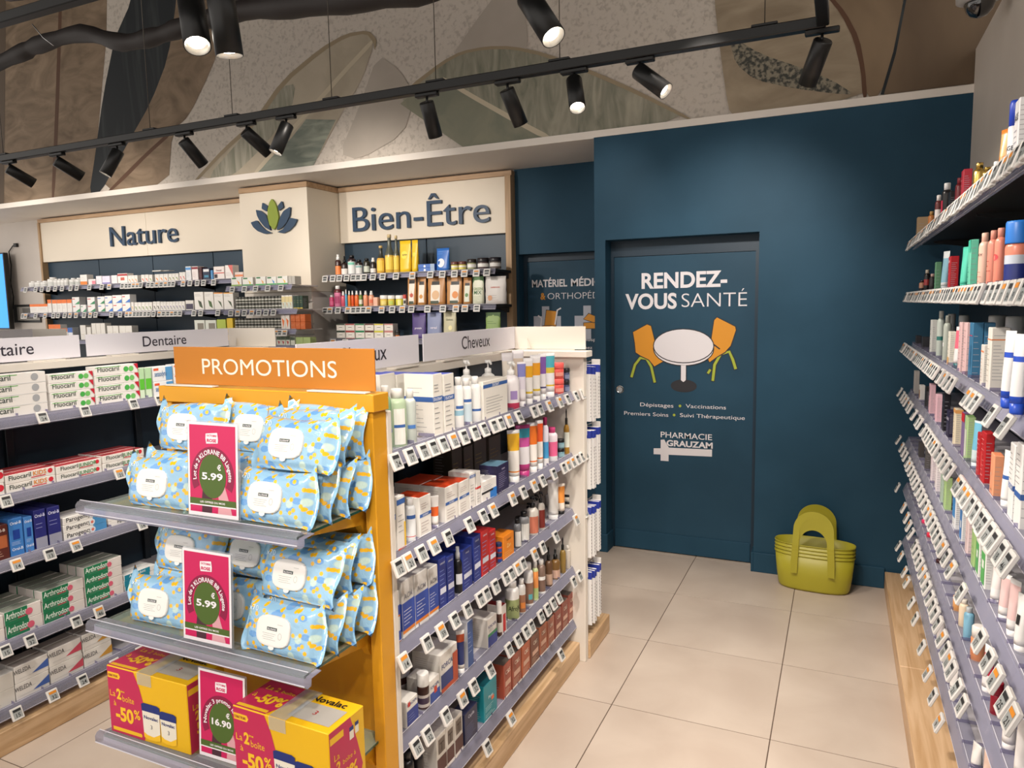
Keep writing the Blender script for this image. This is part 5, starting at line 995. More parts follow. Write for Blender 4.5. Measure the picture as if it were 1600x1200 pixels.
# floor: porcelain tiles, 60 cm, dark joints
g = G(); g.box(-9.6, 2.2, -2.4, 5.4, -.06, -.0012, mat('5c4c40', .8)); floor = g.build('floor', **ST)
M_TILE = noisy('porcelain_tile', 'b6a698', 'c8baac', (1,1,1), 2.6, 7, .38, .015, spec=.45, dist=.6, lo=.3, hi=.72)
g = G(); a = .2978
g.add([(-a,-a,0),(a,-a,0),(a,a,0),(-a,a,0),(-a-.0003,-a-.0003,-.0012),(a+.0003,-a-.0003,-.0012),(a+.0003,a+.0003,-.0012),(-a-.0003,a+.0003,-.0012)],
      [(0,1,2,3),(0,4,5,1),(1,5,6,2),(2,6,7,3),(3,7,4,0)], M_TILE)
tile = g.mesh('tile')
for i in range(-11, 1):
    for j in range(-6, 2): link('tile', tile, floor, (-.194+.6*i+.3, 3.83+.6*j-.3+.6, 0))
for i in range(-15, -11):
    for j in range(-3, 2): link('tile', tile, floor, (-.194+.6*i+.3, 3.83+.6*j-.3+.6, 0))
# blue partition with the door opening
Y0 = 4.345; DX0, DX1, DZ = -1.345, -.437, 1.992
g = G()
g.box(-1.415, DX0, Y0, Y0+.7, 0, 2.615, M_BLUEW); g.box(DX1, .567, Y0, Y0+.15, 0, 2.615, M_BLUEW)
g.box(DX0, DX1, Y0, Y0+.15, DZ, 2.615, M_BLUEW); g.box(DX0, DX1, 4.50, 4.54, 0, DZ, M_BLUEW)
wall = g.build('wall_back', **ST)
g = G(); g.box(DX0+.02, DX1-.03, 4.472, 4.499, .004, DZ-.1, noisy('blue_door_paint','1f4358','24495f',(1,1,1),3,4,.55,.01,spec=.3)); door = g.build('door_1', **ST)
g = G(); g.box(DX0, DX0+.02, 4.465, 4.499, 0, DZ, M_FRAME_SHADE); g.box(DX1-.03, DX1, 4.465, 4.499, 0, DZ, M_FRAME_SHADE); g.box(DX0+.02, DX1-.03, 4.465, 4.499, DZ-.098, DZ, M_FRAME_SHADE); g.build('door_frame', door)
g = G(); g.bbox(DX0+.022, DX1-.032, 4.464, 4.471, .006, .125, M_BLUEW, .002); g.build('kick_plate', door)
g = G(); g.lathe([(.026,0),(.026,.004),(.022,.006),(.022,.003),(.016,.003)], M_CHR, 24, c=(-1.289,4.472,1.049), axis='y'); g.build('finger_pull', door, label='round chrome finger pull')
DF = 4.4705
W_ = mat('e6e2e6', .6); WL = W_; OR_ = mat('dc9424', .55); LI = mat('a7b53a', .6); DK = mat('2a2a30', .6); DY = (0,-1,0)
g = G(); U, W = (1,0,0), (0,0,1)
g.text('RENDEZ-', (-.888,DF,1.693), U, W, .092, W_, .52, off=.03)
g.text('VOUS', (-1.09,DF,1.566), U, W, .092, W_, .325, off=.03)
g.text('SANTÉ', (-.705,DF,1.571), U, W, .086, W_, .385, off=-.012)
g.text('Dépistages', (-1.05,DF,.945), U, W, .024, W_, .212, off=0); g.text('Vaccinations', (-.746,DF,.947), U, W, .024, W_, .243)
g.text('Premiers Soins', (-1.118,DF,.885), U, W, .024, W_, .286); g.text('Suivi Thérapeutique', (-.708,DF,.888), U, W, .024, W_, .389)
for x, z in ((-.903,.957),(-.939,.898)): g.add([(x+.0085*math.cos(t), DF, z+.0085*math.sin(t)) for t in [k*math.pi/6 for k in range(12)]], [tuple(range(12))], LI)
g.text('PHARMACIE', (-.864,DF,.752), U, W, .036, W_, .318, off=.008); g.text('GRAUZAM', (-.843,DF,.70), U, W, .036, W_, .285, off=.035)
g.add([(x,DF,z) for x, z in [(-1.068,.639),(-1.068,.677),(-1.023,.68),(-1.023,.735),(-1.0,.738),(-.985,.71),(-.97,.688),(-.704,.693),(-.704,.649),(-.972,.642),(-.972,.6),(-1.023,.6),(-1.023,.64)]], [tuple(range(13))], W_)
lettering = g.build('door_lettering', door)
def outline(g, pts, y, col, dk=DK, t=.006):
    """flat print shape with a dark contour"""
    cx = sum(p[0] for p in pts)/len(pts); cz = sum(p[1] for p in pts)/len(pts)
    n = len(pts); area = sum(pts[i][0]*pts[(i+1)%n][1]-pts[(i+1)%n][0]*pts[i][1] for i in range(n))
    s = 1 if area > 0 else -1; big = []
    for i in range(n):
        a, b, c = Vector(pts[i-1]), Vector(pts[i]), Vector(pts[(i+1)%n])
        d1 = (b-a).normalized(); d2 = (c-b).normalized(); nn = Vector((d1.y+d2.y, -(d1.x+d2.x)))*s
        nn = nn.normalized() if nn.length > 1e-6 else Vector((0,0)); big.append(b+nn*t)
    g.add([(p[0],y,p[1]) for p in big], [tuple(range(n))], dk); g.add([(p[0],y-.0004,p[1]) for p in pts], [tuple(range(n))], col)
def ell(cx, cz, rx, rz, n=32): return [(cx+rx*math.cos(2*math.pi*k/n), cz+rz*math.sin(2*math.pi*k/n)) for k in range(n)]
def ribbon(pts, w): 
    L = []; R = []
    for i, p in enumerate(pts):
        a = Vector(pts[max(i-1,0)]); b = Vector(pts[min(i+1,len(pts)-1)]); d = (b-a).normalized(); n = Vector((-d.y,d.x))*w/2; L.append(tuple(Vector(p)+n)); R.append(tuple(Vector(p)-n))
    return L+R[::-1]
g = G(); y = DF
outline(g, ell(-.881,1.084,.074,.034), y, DK)
outline(g, ribbon([(-1.213,1.13),(-1.19,1.21),(-1.155,1.255),(-1.115,1.25),(-1.085,1.2),(-1.062,1.10)], .016), y, LI)
outline(g, [(-1.202,1.418),(-1.112,1.466),(-1.088,1.456),(-1.062,1.353),(-1.048,1.27),(-1.01,1.235),(-1.065,1.203),(-1.10,1.245),(-1.155,1.27),(-1.185,1.29),(-1.19,1.35)], y-.0008, OR_)
outline(g, ribbon([(-.705,1.12),(-.695,1.22),(-.66,1.285),(-.61,1.30),(-.588,1.25),(-.571,1.195)], .016), y, LI)
outline(g, ribbon([(-.72,1.19),(-.735,1.165)], .014), y, LI)
outline(g, [(-.684,1.506),(-.578,1.45),(-.574,1.43),(-.603,1.336),(-.636,1.297),(-.68,1.27),(-.725,1.235),(-.735,1.255),(-.716,1.374),(-.70,1.49)], y-.0008, OR_)
outline(g, ell(-.886,1.315,.182,.102), y-.0016, W_); outline(g, ell(-.886,1.333,.182,.102), y-.0024, W_)
outline(g, [(-.898,1.12),(-.898,1.215),(-.868,1.215),(-.868,1.12),(-.883,1.108)], y-.0016, W_)
g.add([(x,y-.0018,z) for x, z in ribbon([(-.705,1.345),(-.665,1.315)],.008)], [(0,1,2,3)], DK)
g.build('table_and_chairs_print', door, label='printed white round table between two orange chairs')
# recess behind the corner, second door
g = G()
g.box(-2.27, -1.415, 5.04, 5.2, 1.985, 2.615, M_BLUEW); g.box(-2.27, -2.245, 5.04, 5.2, 0, 1.985, M_BLUEW)
g.box(-2.245, -1.415, 5.17, 5.2, 0, 1.985, M_BLUEW); g.build('wall_recess', **ST)
g = G(); g.box(-2.215, -1.44, 5.14, 5.168, .004, 1.93, noisy('blue_door_paint_2','1f4358','24495f',(1,1,1),3,4,.55,.01,spec=.3)); door2 = g.build('door_2', **ST)
g = G(); g.box(-2.244,-2.215,5.13,5.169,0,1.984,M_FRAME_SHADE); g.box(-2.215,-1.42,5.13,5.169,1.932,1.984,M_FRAME_SHADE); g.build('door_frame', door2)
g = G(); y = 5.138
g.text('MATÉRIEL', (-2.034,y,1.738), U, W, .054, W_, .288, off=.025); g.text('MÉDICAL', (-1.692,y,1.738), U, W, .054, W_, .335, off=.025)
g.text('&', (-2.088,y,1.643), U, W, .05, OR_, .042, off=.03); g.text('ORTHOPÉDIE', (-1.815,y,1.643), U, W, .048, W_, .47, off=-.01)
g.text('hosp', (-1.71,y,1.325), U, W, .024, W_, .09); g.text('chez', (-1.735,y,1.265), U, W, .024, W_, .08)
g.build('door_lettering', door2)
g = G()
for cx in (-2.068, -1.733):
    g.add([(x+cx,y,z+1.46) for x, z in [(-.03,-.13),(.03,-.13),(.03,-.04),(.125,-.04),(.125,.055),(.03,.055),(.03,.13),(-.03,.13),(-.03,.055),(-.1,.055),(-.1,-.04),(-.03,-.04)]], [tuple(range(12))], mat('b9bcc8',.6))
outline(g, ell(-2.0,1.37,.05,.065,20), y-.001, OR_); outline(g, [(-2.08,1.42),(-1.985,1.44),(-1.975,1.55),(-2.06,1.56)], y-.002, OR_)
outline(g, [(-2.1,1.40),(-2.0,1.41),(-2.0,1.44),(-2.09,1.44)], y-.003, OR_)
g.add([(x,y-.004,z) for x, z in ribbon([(-2.15,1.34),(-2.11,1.42),(-2.10,1.50),(-2.13,1.52)],.012)], [tuple(range(8))], W_)
g.add([(x,y-.004,z) for x, z in ribbon([(-1.99,1.45),(-1.97,1.56),(-1.94,1.575)],.012)], [tuple(range(6))], W_)
outline(g, [(-1.76,1.42),(-1.5,1.42),(-1.5,1.475),(-1.76,1.46)], y-.001, OR_); outline(g, [(-1.76,1.49),(-1.72,1.53),(-1.62,1.49),(-1.68,1.465)], y-.002, OR_)
g.build('equipment_print', door2, label='printed grey crosses with orange wheelchair and bed')
# soffit with its thin pale fascia, upper wall with the leaf mural, right wall, ceiling
M_PLA = noisy('soffit_paint', 'ebe2d8', 'f0e8de', (1,1,1), 2, 3, .6, 0)
g = G(); g.box(-9.6, .567, 4.338, 5.06, 2.615, 2.655, M_PLA); g.box(-9.6,-1.415,4.338,4.345,2.61,2.615,M_PLA); g.build('trim_1', **ST)
g = G(); g.box(-9.6, -2.27, 5.06, 5.2, 0, 2.615, noisy('back_wall_paint','c8c0b8','d0c8c0',(1,1,1),2,3,.6,0)); g.build('wall_left', **ST)
M_MUR = noisy('mural_ground', 'b4aa9e', 'cac0b4', (1,1,1), 40, 5, .7, 0, dist=.4, lo=.36, hi=.52, mid='c4baae')
g = G(); g.box(-9.6, 2.2, 4.36, 4.45, 2.655, 4.7, M_MUR); mural = g.build('wall_upper', **ST)
MM_ = {
 'tan': noisy('mural_tan', '6e5b46', '98826a', (1,1,2.2), 2.2, 10, .7, 0, dist=2.2, lo=.3, hi=.72), 'tan2': mat('5c4c3c', .7), 'rust': mat('5a3c28', .7),
 'black': noisy('mural_black', '161c20', '3c4040', (2.2,.2,.35), 2.6, 5, .7, 0, dist=1.0, lo=.52, hi=.8),
 'pale': noisy('mural_pale', 'a89c88', 'b8ac98', (1,1,1), 3, 5, .7, 0, dist=1), 'cream': mat('c4b8a0', .7), 'tanedge': mat('9a8a70', .7),
 'green': noisy('mural_green', '6c746a', '9ca090', (.6,1,3), 4, 6, .7, 0, dist=1.2), 'green2': noisy('mural_green_streaks', '80806e', 'aaa494', (7,1,1), 3, 6, .7, 0, dist=1.0),
 'faint': noisy('mural_faint', 'aaa094', 'b4aa9e', (1,1,1), 3, 4, .7, 0), 'moss': noisy('mural_moss', '757666', 'a8a290', (3.2,1,.8), 3.4, 8, .7, 0, dist=1.6, lo=.3, hi=.7),
 'moss2': noisy('mural_moss_dark', '7a7c6c', '8e8c78', (1,1,1), 4, 6, .7, 0, dist=1), 'sand': noisy('mural_sand', '85755f', 'aa9a82', (.5,1,1.2), 3, 8, .7, 0, dist=2.6, lo=.3, hi=.75),
 'speck': noisy('mural_speckle', '3c3c36', '8a8270', (1,1,1), 46, 3, .7, 0, lo=.42, hi=.58), 'brown': noisy('mural_brown', '6e5a44', '8a745a', (1,1,.5), 2, 4, .7, 0, dist=.5), 'brown2': noisy('mural_brown_dark', '5c4a38', '74604a', (1,1,.5), 2, 4, .7, 0, dist=.5)}
for k, (nm, st, pts) in enumerate(MURAL):
    yy = 4.3588-.0004*k
    # smooth the outline a little
    P = [Vector(p) for p in pts]
    if nm != 'x' and len(P) > 6:
        Q = []
        for i in range(len(P)):
            a, b = P[i], P[(i+1)%len(P)]; Q += [a*.8+b*.2, a*.2+b*.8]
        P = Q
    if sum(P[i][0]*P[(i+1)%len(P)][1]-P[(i+1)%len(P)][0]*P[i][1] for i in range(len(P))) < 0: P = P[::-1]
    g = G(); g.add([(p[0], yy, p[1]) for p in P], [tuple(range(len(P)))], MM_[st]); g.build(nm, mural)
g = G(); g.box(.567, .667, -2.4, 4.345, 0, 2.823, noisy('right_wall_paint','d8cec2','e0d6ca',(1,1,1),2,3,.6,0)); g.box(.667,2.2,4.2,4.345,0,2.655,M_PLA); g.build('wall_right', **ST)
g = G(); g.box(-9.6, 2.2, -2.4, 4.45, 4.7, 4.8, mat('1c1917', .8)); g.build('ceiling', **ST)
# baseboards
M_BB = M_BLUEW
g = G(); g.bbox(DX1, .258, 4.332, 4.345, 0, .118, M_BB, .003); g.bbox(-.45,DX1+.001,4.332,4.46,0,.118,M_BB,.002); g.build('baseboard_back', **ST)
g = G(); g.bbox(-1.428, DX0+.012, 4.332, 4.345, 0, .118, M_BB, .003); g.bbox(DX0,DX0+.012,4.345,4.46,0,.118,M_BB,.002); g.build('baseboard_corner', **ST)

# ================================================================== GONDOLAS
def lip(g, L, m, ax='y'):
    pass
def rail_mesh(L):
    """clear ticket rail, along +x, face towards -y, top edge at z = 0"""
    g = G(); g.add([(0,0,.006),(L,0,.006),(L,-.005,-.002),(0,-.005,-.002),(L,-.018,-.030),(0,-.018,-.030),(L,-.015,-.036),(0,-.015,-.036),(0,.03,.006),(L,.03,.006),
        (0,.002,.0),(L,.002,.0),(0,-.0,-.006),(L,-.0,-.006),(0,-.013,-.032),(L,-.013,-.032)],
        [(8,0,1,9),(0,3,2,1),(3,5,4,2),(5,7,6,4),(7,14,15,6),(14,12,13,15),(12,10,11,13)], M_RAIL)
    g.box(0, L, -.0185, -.0172, -.0312, -.0298, M_EDGE_GLINT); g.box(0, L, -.0012, .0002, .0062, .0074, M_EDGE_GLINT)  # painted highlight lines on both edges of the rail
    return g.mesh('shelf_rail')
def divider_strip(L):
    g = G()
    for i in range(int(L/.11)):
        x = .03+i*.11; g.box(x, x+.0012, -.004, .05, .0062, .016, M_RAIL2)
    return g.mesh('rail_divider')
def gondola(label, XF, XB, Ya, Yb, zs, sheets, ztop=1.40):
    """double sided gondola; XF front face plane, XB spine plane; shelves face +x"""
    t = thing('gondola_shelving', label, 'shelving', ((XF+XB)/2, Ya, 0))
    ox, oy = (XF+XB)/2, Ya
    XL = 2*XB-XF
    def B(nm, x0,x1,y0,y1,z0,z1, m, r=.002, par=t, **kw):
        g = G(); g.bbox(x0-ox,x1-ox,y0-oy,y1-oy,z0,z1,m,r); return g.build(nm, par, **kw)
    # oak plinth as a stepped kerb
    B('plinth', XF-.14, XF-.026, Ya, Yb-.005, 0, .092, M_OAKY, .003); B('plinth_back', XL+.036, XF-.14, Ya, Yb-.005, 0, .055, M_OAKY, .003)
    B('end_panel', XL, XF, Yb, Yb+.036, .0, 1.374, M_WHITE); B('end_plinth', XL+.04, XF+.008, Yb+.037, Yb+.34, 0, .088, M_OAKY, .003)
    B('top_beam', XB-.05, XB+.048, Ya, Yb-.03, 1.368, ztop, M_WHITE); B('top_board', XL-.02, XF+.022, Yb-.03, Yb+.05, 1.374, ztop, M_WHITE); B('near_end_panel', XL+.02, XF-.03, Ya-.02, Ya, .0, 1.34, M_WHITE)
    n = 3
    for i in range(n):
        a = Ya+(Yb-Ya)*i/n; B('back_panel', XB-.012, XB+.012, a+.003, Ya+(Yb-Ya)*(i+1)/n-.003, .06, 1.374, M_NAVY)
    for i in range(n+1):
        a = min(Ya+(Yb-Ya)*i/n, Yb-.03); B('upright', XB+.012, XB+.028, a, a+.03, .06, 1.37, mat('15222c',.4))
    L = Yb-Ya; rm = rail_mesh(L); dm = divider_strip(L)
    for k, z in enumerate(zs):
        g = G(); g.bbox(XB+.012-ox, XF-.06-ox, .004, L-.004, z-.022, z-.001, mat('b9b7bd', .35), .002)
        sh = g.build('shelf', t)
        link('shelf_rail', rm, sh, (XF-.06-ox, 0, z-.002), math.pi/2)
        o = link('rail_divider', dm, sh, (XF-.06-ox, 0, z-.002), math.pi/2, kind='stuff')
        tags([v-oy for v in sheets[k][1:]], 'y', XF-.022-ox, sheets[k][0], math.pi/2, sh, tilt=-.42, seed=k)
    return t
HZ = [1.222,.95,.70,.435,.19]
hair = gondola('white hair care gondola beside the tiled aisle, with dark back and oak plinth', -1.0, -1.36, 1.505, 2.915, HZ,
  [[1.232]+TAG_HAIR1,[.958]+TAG_HAIR2,[.70]+TAG_HAIR3,[.438]+TAG_HAIR4,[.187]+TAG_HAIR5])
DZs = [1.222,.942,.702,.402,.155]
dent = gondola('white dental care gondola on the left, with dark back and oak plinth', -2.70, -3.08, 1.15, 2.915, DZs,
  [[1.232]+TAG_DENT1,[.952]+TAG_DENT2,[.71]+TAG_DENT3,[.41]+TAG_DENT4,[.163]+TAG_DENT5])
far = gondola('farthest white gondola, only its top showing behind the dental shelving', -4.43, -4.79, .3, 2.915, [1.1], [[1.1]])
def topsign(name, label, X, y0, y1, text, th, tc, group=None, tw=None):
    t = thing(name, label, 'sign', (X, (y0+y1)/2, 1.4), 0, group); L = y1-y0
    g = G(); g.bbox(-.004, .0, -L/2, L/2, .006, .104, M_PAPER, .0008); g.build('sign_board', t)
    g = G()
    for s in (-1, 1): g.bbox(-.004, .035, s*L*.3-.07, s*L*.3+.07, 0, .004, M_WHITE, .0008); 
    for k, s in enumerate((-1,1)):
        g = G(); g.bbox(-.004, .035, s*L*.3-.07, s*L*.3+.07, 0, .005, M_WHITE, .0008); g.build('sign_foot', t)
    g = G(); g.text(text, (.0008, tc-(y0+y1)/2, .033), (0,1,0), (0,0,1), th, mat('34303c',.5), tw, off=.004); g.build('sign_lettering', t)
    return t
topsign('header_sign', 'white sign reading Cheveux at the far end of the hair gondola', -1.34, 2.17, 2.955, 'Cheveux', .050, 2.575, tw=.245)
topsign('header_sign', 'white Cheveux sign half hidden behind the orange Promotions sign', -1.34, 1.52, 2.14, 'Cheveux', .050, 1.82, tw=.245)
topsign('header_sign', 'white sign reading Dentaire at the far end of the dental gondola', -3.08, 2.13, 2.955, 'Dentaire', .050, 2.545, tw=.255)
topsign('header_sign', 'nearer white Dentaire sign, cut by the left edge', -3.08, 1.3, 2.10, 'Dentaire', .050, 1.77, tw=.255)
topsign('header_sign', 'white Pharmacie sign on the farthest gondola', -4.79, 2.14, 2.955, 'Pharmacie', .050, 2.6, tw=.29)
for X, w, lab in ((-1.34,.335,'blank white end sign on the hair gondola'),(-3.08,.335,'blank white end sign on the dental gondola'),(-4.79,.335,'blank white end sign on the farthest gondola')):
    t = thing('end_sign', lab, 'sign', (X+w/2, 2.955, 1.4)); g = G(); g.bbox(-w/2, w/2, 0, .004, .004, .104, M_WHITE, .0008); g.build('sign_board', t)
    g = G(); g.bbox(-w/2+.02, w/2-.05, -.035, 0, 0, .003, M_WHITE, .0005); g.build('sign_foot', t)
    g = G(); g.add([(-w/2+.06,-.0005,.008),(-w/2+.061,-.0005,.055),(-w/2+.1,-.045,.008)], [(0,1,2)], M_WHITE); g.build('sign_gusset', t)
# merchandise on the gondolas
PI2 = math.pi/2
shelf_row(HAIR1,'y+',-1.06,HZ[0],PI2,'on top hair shelf','hair care on the top gondola shelf','from near end',.09)
shelf_row(HAIR1B,'y+',-1.19,HZ[0],PI2,'on top hair shelf','hair care on the top gondola shelf','from near end',.09)
shelf_row(HAIR2,'y+',-1.06,HZ[1],PI2,'on second hair shelf','hair care on the second gondola shelf','from near end',.08)
shelf_row(HAIR2B,'y+',-1.22,HZ[1],PI2,'on second hair shelf','hair care on the second gondola shelf','from near end',.08)
shelf_row(HAIR3,'y+',-1.06,HZ[2],PI2,'on middle hair shelf','hair care on the middle gondola shelf','from near end',.08)
shelf_row(HAIR3B,'y+',-1.15,HZ[2],PI2,'on middle hair shelf','hair care on the middle gondola shelf','from near end',.08)
shelf_row(HAIR4,'y+',-1.06,HZ[3],PI2,'on fourth hair shelf','hair care on the fourth gondola shelf','from near end',.08)
shelf_row(HAIR4B,'y+',-1.16,HZ[3],PI2,'on fourth hair shelf','hair care on the fourth gondola shelf','from near end',.08)
shelf_row(HAIR5,'y+',-1.06,HZ[4],PI2,'on bottom hair shelf','hair care on the bottom gondola shelf','from near end',.08)
for rows, k, wh in ((DENT1,0,'top'),(DENT2,1,'second'),(DENT3,2,'middle'),(DENT4,3,'fourth'),(DENT5,4,'bottom')):
    shelf_row(rows,'y+',-2.77,DZs[k],PI2,'on %s dental shelf' % wh,'dental care on the %s shelf' % wh,'from near end',.05)
# hooks with interdental brush packs on the end of the hair gondola
zt = [(1.33,1.085,'top'),(1.045,.78,'second'),(.70,.465,'third'),(.40,.15,'lowest')]
for hz, z0, wh in zt:
    t = thing('display_hook', 'chrome display hook, %s on gondola end panel' % wh, 'hook', (-1.03, 2.951, hz+.012), 0, 'display hooks on the gondola end')
    g = G(); g.tube([(0,0,0),(0,.19,0),(0,.2,.006)], .0025, M_CHR, 6); g.build('hook_wire', t)
    g = G(); g.bbox(-.03,.03,0,.004,-.03,.02,mat('d4d2d0',.3),.001); g.build('hook_plate', t)
    g = G(); g.bbox(0,.04,.16,.166,-.03,.008,M_TAG,.001); g.build('price_tag', t)
    pm = G(); pm.bbox(-.035,.035,-.004,.004,z0-hz,0,mat('e4e2e0',.4),.001); pk = pm.mesh('brush_pack')
    pm = G(); pm.bbox(-.0355,.0355,-.0046,.0046,-.035,-.001,mat('2c3c9a',.4),.001)
    for i in range(12): pm.box(.0352,.0358,-.002,.002,z0-hz+.02+i*.015,z0-hz+.026+i*.015,mat('4a4a50',.5))
    pb = pm.mesh('pack_print')
    for i in range(5):
        o = link('brush_pack', pk, None, (-1.025+.004*(i%2), 2.975+.034*i, hz-.004*(i%3)), label='white interdental brush pack, %s on the %s display hook' % (ORD[i], wh), category='pack', group='brush packs on the %s hook' % wh)
        link('pack_print', pb, o)

# ================================================================== PROMOTION STAND
PX, PY = -1.39, 1.42
st = thing('promotion_stand', 'yellow metal promotion stand with glass shelves at the end of the hair gondola', 'stand', (PX, PY, 0))
def PB(nm, x0,x1,y0,y1,z0,z1, m=M_YEL, r=.002, par=None, **kw):
    g = G(); g.bbox(x0-PX,x1-PX,y0-PY,y1-PY,z0,z1,m,r); return g.build(nm, par or st, **kw)
PB('post',-1.063,-1.030,1.425,1.482,0,1.346); PB('post',-1.750,-1.717,1.425,1.482,0,1.346)
PB('top_cap',-1.757,-1.022,1.418,1.484,1.346,1.39); PB('back_panel',-1.712,-1.068,1.462,1.474,.04,1.346)
PB('base_plinth',-1.74,-1.04,1.13,1.42,0,.08)
for k, z in enumerate((1.105,.79,.485)):
    a = 1.165; g = G(); g.box(-1.742-PX,-1.052-PX,a-PY,1.458-PY,z,z+.006,M_GLASS); sh = g.build('glass_shelf', st)
    g = G(); g.box(-1.0522-PX,-1.0512-PX,a-PY,1.458-PY,z,z+.006,M_GEDGE); g.build('glass_edge', sh, label='dark green glass edge')
    for x in (-1.095, -1.715):
        g = G(); pts = [(1.20,z-.001),(1.458,z-.001),(1.458,z-.075),(1.44,z-.078),(1.42,z-.045),(1.21,z-.012)]
        V = [(x-PX,p[0]-PY,p[1]) for p in pts]+[(x+.02-PX,p[0]-PY,p[1]) for p in pts]
        g.add(V, [(0,1,2,3,4,5),(11,10,9,8,7,6)]+[(i,6+i,6+(i+1)%6,(i+1)%6) for i in range(6)], M_YEL); g.build('shelf_bracket', sh)
    g = G(); L = .715
    prof = [(-.020,.012),(-.026,.004),(-.026,-.012),(-.016,-.022),(-.004,-.020),(-.002,-.004),(.03,-.002),(.03,.0),(-.001,.006),(-.010,.014)]
    V = []; n = len(prof)
    for x in (0, L): V += [(-1.75+x-PX, 1.172+p[0]-PY, z+.006+p[1]) for p in prof]
    g.add(V, [(i,(i+1)%n,n+(i+1)%n,n+i) for i in range(n)]+[tuple(range(n))[::-1],tuple(range(n,2*n))], M_TUBE); g.build('front_rail', sh)
    g = G(); g.box(-1.75-PX, -1.035-PX, 1.1452-PY, 1.1466-PY, z+.006-.013, z+.006-.0105, M_EDGE_GLINT); g.box(-1.75-PX, -1.035-PX, 1.159-PY, 1.161-PY, z+.0205, z+.0215, M_EDGE_GLINT); g.build('rail_edge_glint', sh)  # bright streaks on the front rail, painted as thin pale strips
# orange header sign
t = thing('promotions_sign', 'orange sign reading PROMOTIONS in white letters on top of the yellow stand', 'sign', (-1.369, 1.44, 1.39))
g = G(); g.bbox(-.341, .341, -.002, .002, .006, .11, M_YEL2, .0008); g.build('sign_board', t)
g = G(); g.text('PROMOTIONS', (-.003, -.0026, .036), (1,0,0), (0,0,1), .043, mat('efe6d6',.5), .46, off=0); g.build('sign_lettering', t)
for x in (-.27, .235): g = G(); g.bbox(x-.09, x+.09, -.022, .002, .001, .005, M_WHITE, .0008); g.build('sign_foot', t)
# promo cards in clear acrylic stands
M_PINK = mat('c8235c', .35); M_GRN = mat('4c6428', .45); M_WINE = mat('8a1c44', .4); M_WH = mat('efeaee', .45)
def promo_card(x, y, z, w, h, price, arc, label, dim=False):
    t = thing('promo_card', label, 'card', (x, y, z)); t.rotation_euler = (-.06, 0, .02)
    g = G(); g.bbox(-w/2-.003, w/2+.003, .0, .004, 0, h+.003, M_ACR, .0006); g.bbox(-w/2-.003, w/2+.003, -.03, .035, -.0005, .0025, M_ACR, .0006); g.build('acrylic_holder', t)
    g = G(); y0 = -.0006
    g.box(-w/2, w/2, -.0006, -.0001, .003, h, M_WH); g.build('card_sheet', t)
    g = G(); a = -.0010; b = .006
    def R(x0,x1,z0,z1,m,l): g.add([(x0,a-l,z0),(x1,a-l,z0),(x1,a-l,z1),(x0,a-l,z1)], [(0,1,2,3)], m)
    R(-w/2+b, w/2-b, .012, h-b, M_PINK, 0)
    cz = h*.44; R0 = w*.30
    g.add([(p[0],a-.0002,p[1]) for p in [(-w*.22,.012),(-w*.22,h*.2),(-w*.18,h*.42),(0,h*.45),(-w*.02,.012)]], [(0,1,2,3,4)], mat('4a2a34',.5))
    g.add([(p[0],a-.0002,p[1]) for p in [(w*.1,.012),(w*.12,h*.2),(w*.06,h*.42),(w*.2,h*.42),(w*.34,h*.16),(w*.38,.012)]], [(0,1,2,3,4,5)], mat('d8a0a8',.5))
    n = 26
    def arcpoly(r0, r1, a0, a1, m, l):
        P = [(r0*math.cos(a0+(a1-a0)*i/n), a-l, cz+r0*1.05*math.sin(a0+(a1-a0)*i/n)) for i in range(n+1)]
        Q = [(r1*math.cos(a0+(a1-a0)*i/n), a-l, cz+r1*1.05*math.sin(a0+(a1-a0)*i/n)) for i in range(n+1)]
        g.add(P+Q, [(i,i+1,n+2+i,n+1+i) for i in range(n)][::1], m)
    arcpoly(w*.3, w*.43, -.5, math.pi+.5, M_WINE, .0004)
    g.add([(w*.27*math.cos(2*math.pi*i/32), a-.0006, cz+w*.335*math.sin(2*math.pi*i/32)) for i in range(32)], [tuple(range(32))], M_GRN)
    R(-w/2+b, w/2-b, h*.135, h*.2, M_GRN, .0008); R(-w/2+b, w/2-b, h*.122, h*.135, M_WH, .0008)
    g.text('LES OFFRES DU MOIS', (.0,a-.0012,h*.155), (1,0,0), (0,0,1), h*.02, M_WH, w*.5, off=.02)
    g.add([(p[0],a-.0008,p[1]) for p in [(-w*.12,h*.885),(-w*.125,h*.835),(-w*.11,h*.78),(w*.12,h*.79),(w*.125,h*.84),(w*.11,h*.90)]], [tuple(range(6))], M_WH)
    g.text('OCTOBRE', (0,a-.0012,h*.856), (1,0,0), (0,0,1), h*.02, M_PINK, w*.2, off=.03); g.text('ROSE', (0,a-.0012,h*.80), (1,0,0), (0,0,1), h*.032, M_PINK, w*.19, off=.04)
    g.text(price, (0,a-.001,cz-h*.035), (1,0,0), (0,0,1), h*.07, M_WH, w*.42, off=.03); g.text('€', (w*.14,a-.001,cz+h*.07), (1,0,0), (0,0,1), h*.055, M_WH, off=.03)
    V, F, tw = text_mesh(arc, .02); ra = w*.325; hh = w*.085; span = math.pi+.35; 
    P = []
    for vx, vz in V:
        th = math.pi/2+span/2-span*vx/tw; r = ra+vz*hh/CAP*.8; P.append((r*math.cos(th), a-.0009, cz+1.05*r*math.sin(th)))
    g.add(P, F, M_WH)
    g.build('card_print', t)
promo_card(-1.328, 1.196, 1.114, .155, .225, '5.99', 'Lot de 2 KLORANE BB Lingette', 'pink 5.99 euro card in acrylic holder on the top glass shelf')
promo_card(-1.37, 1.192, .798, .155, .228, '5.99', 'Lot de 2 KLORANE BB Lingette', 'pink 5.99 euro card in acrylic holder on the middle glass shelf')
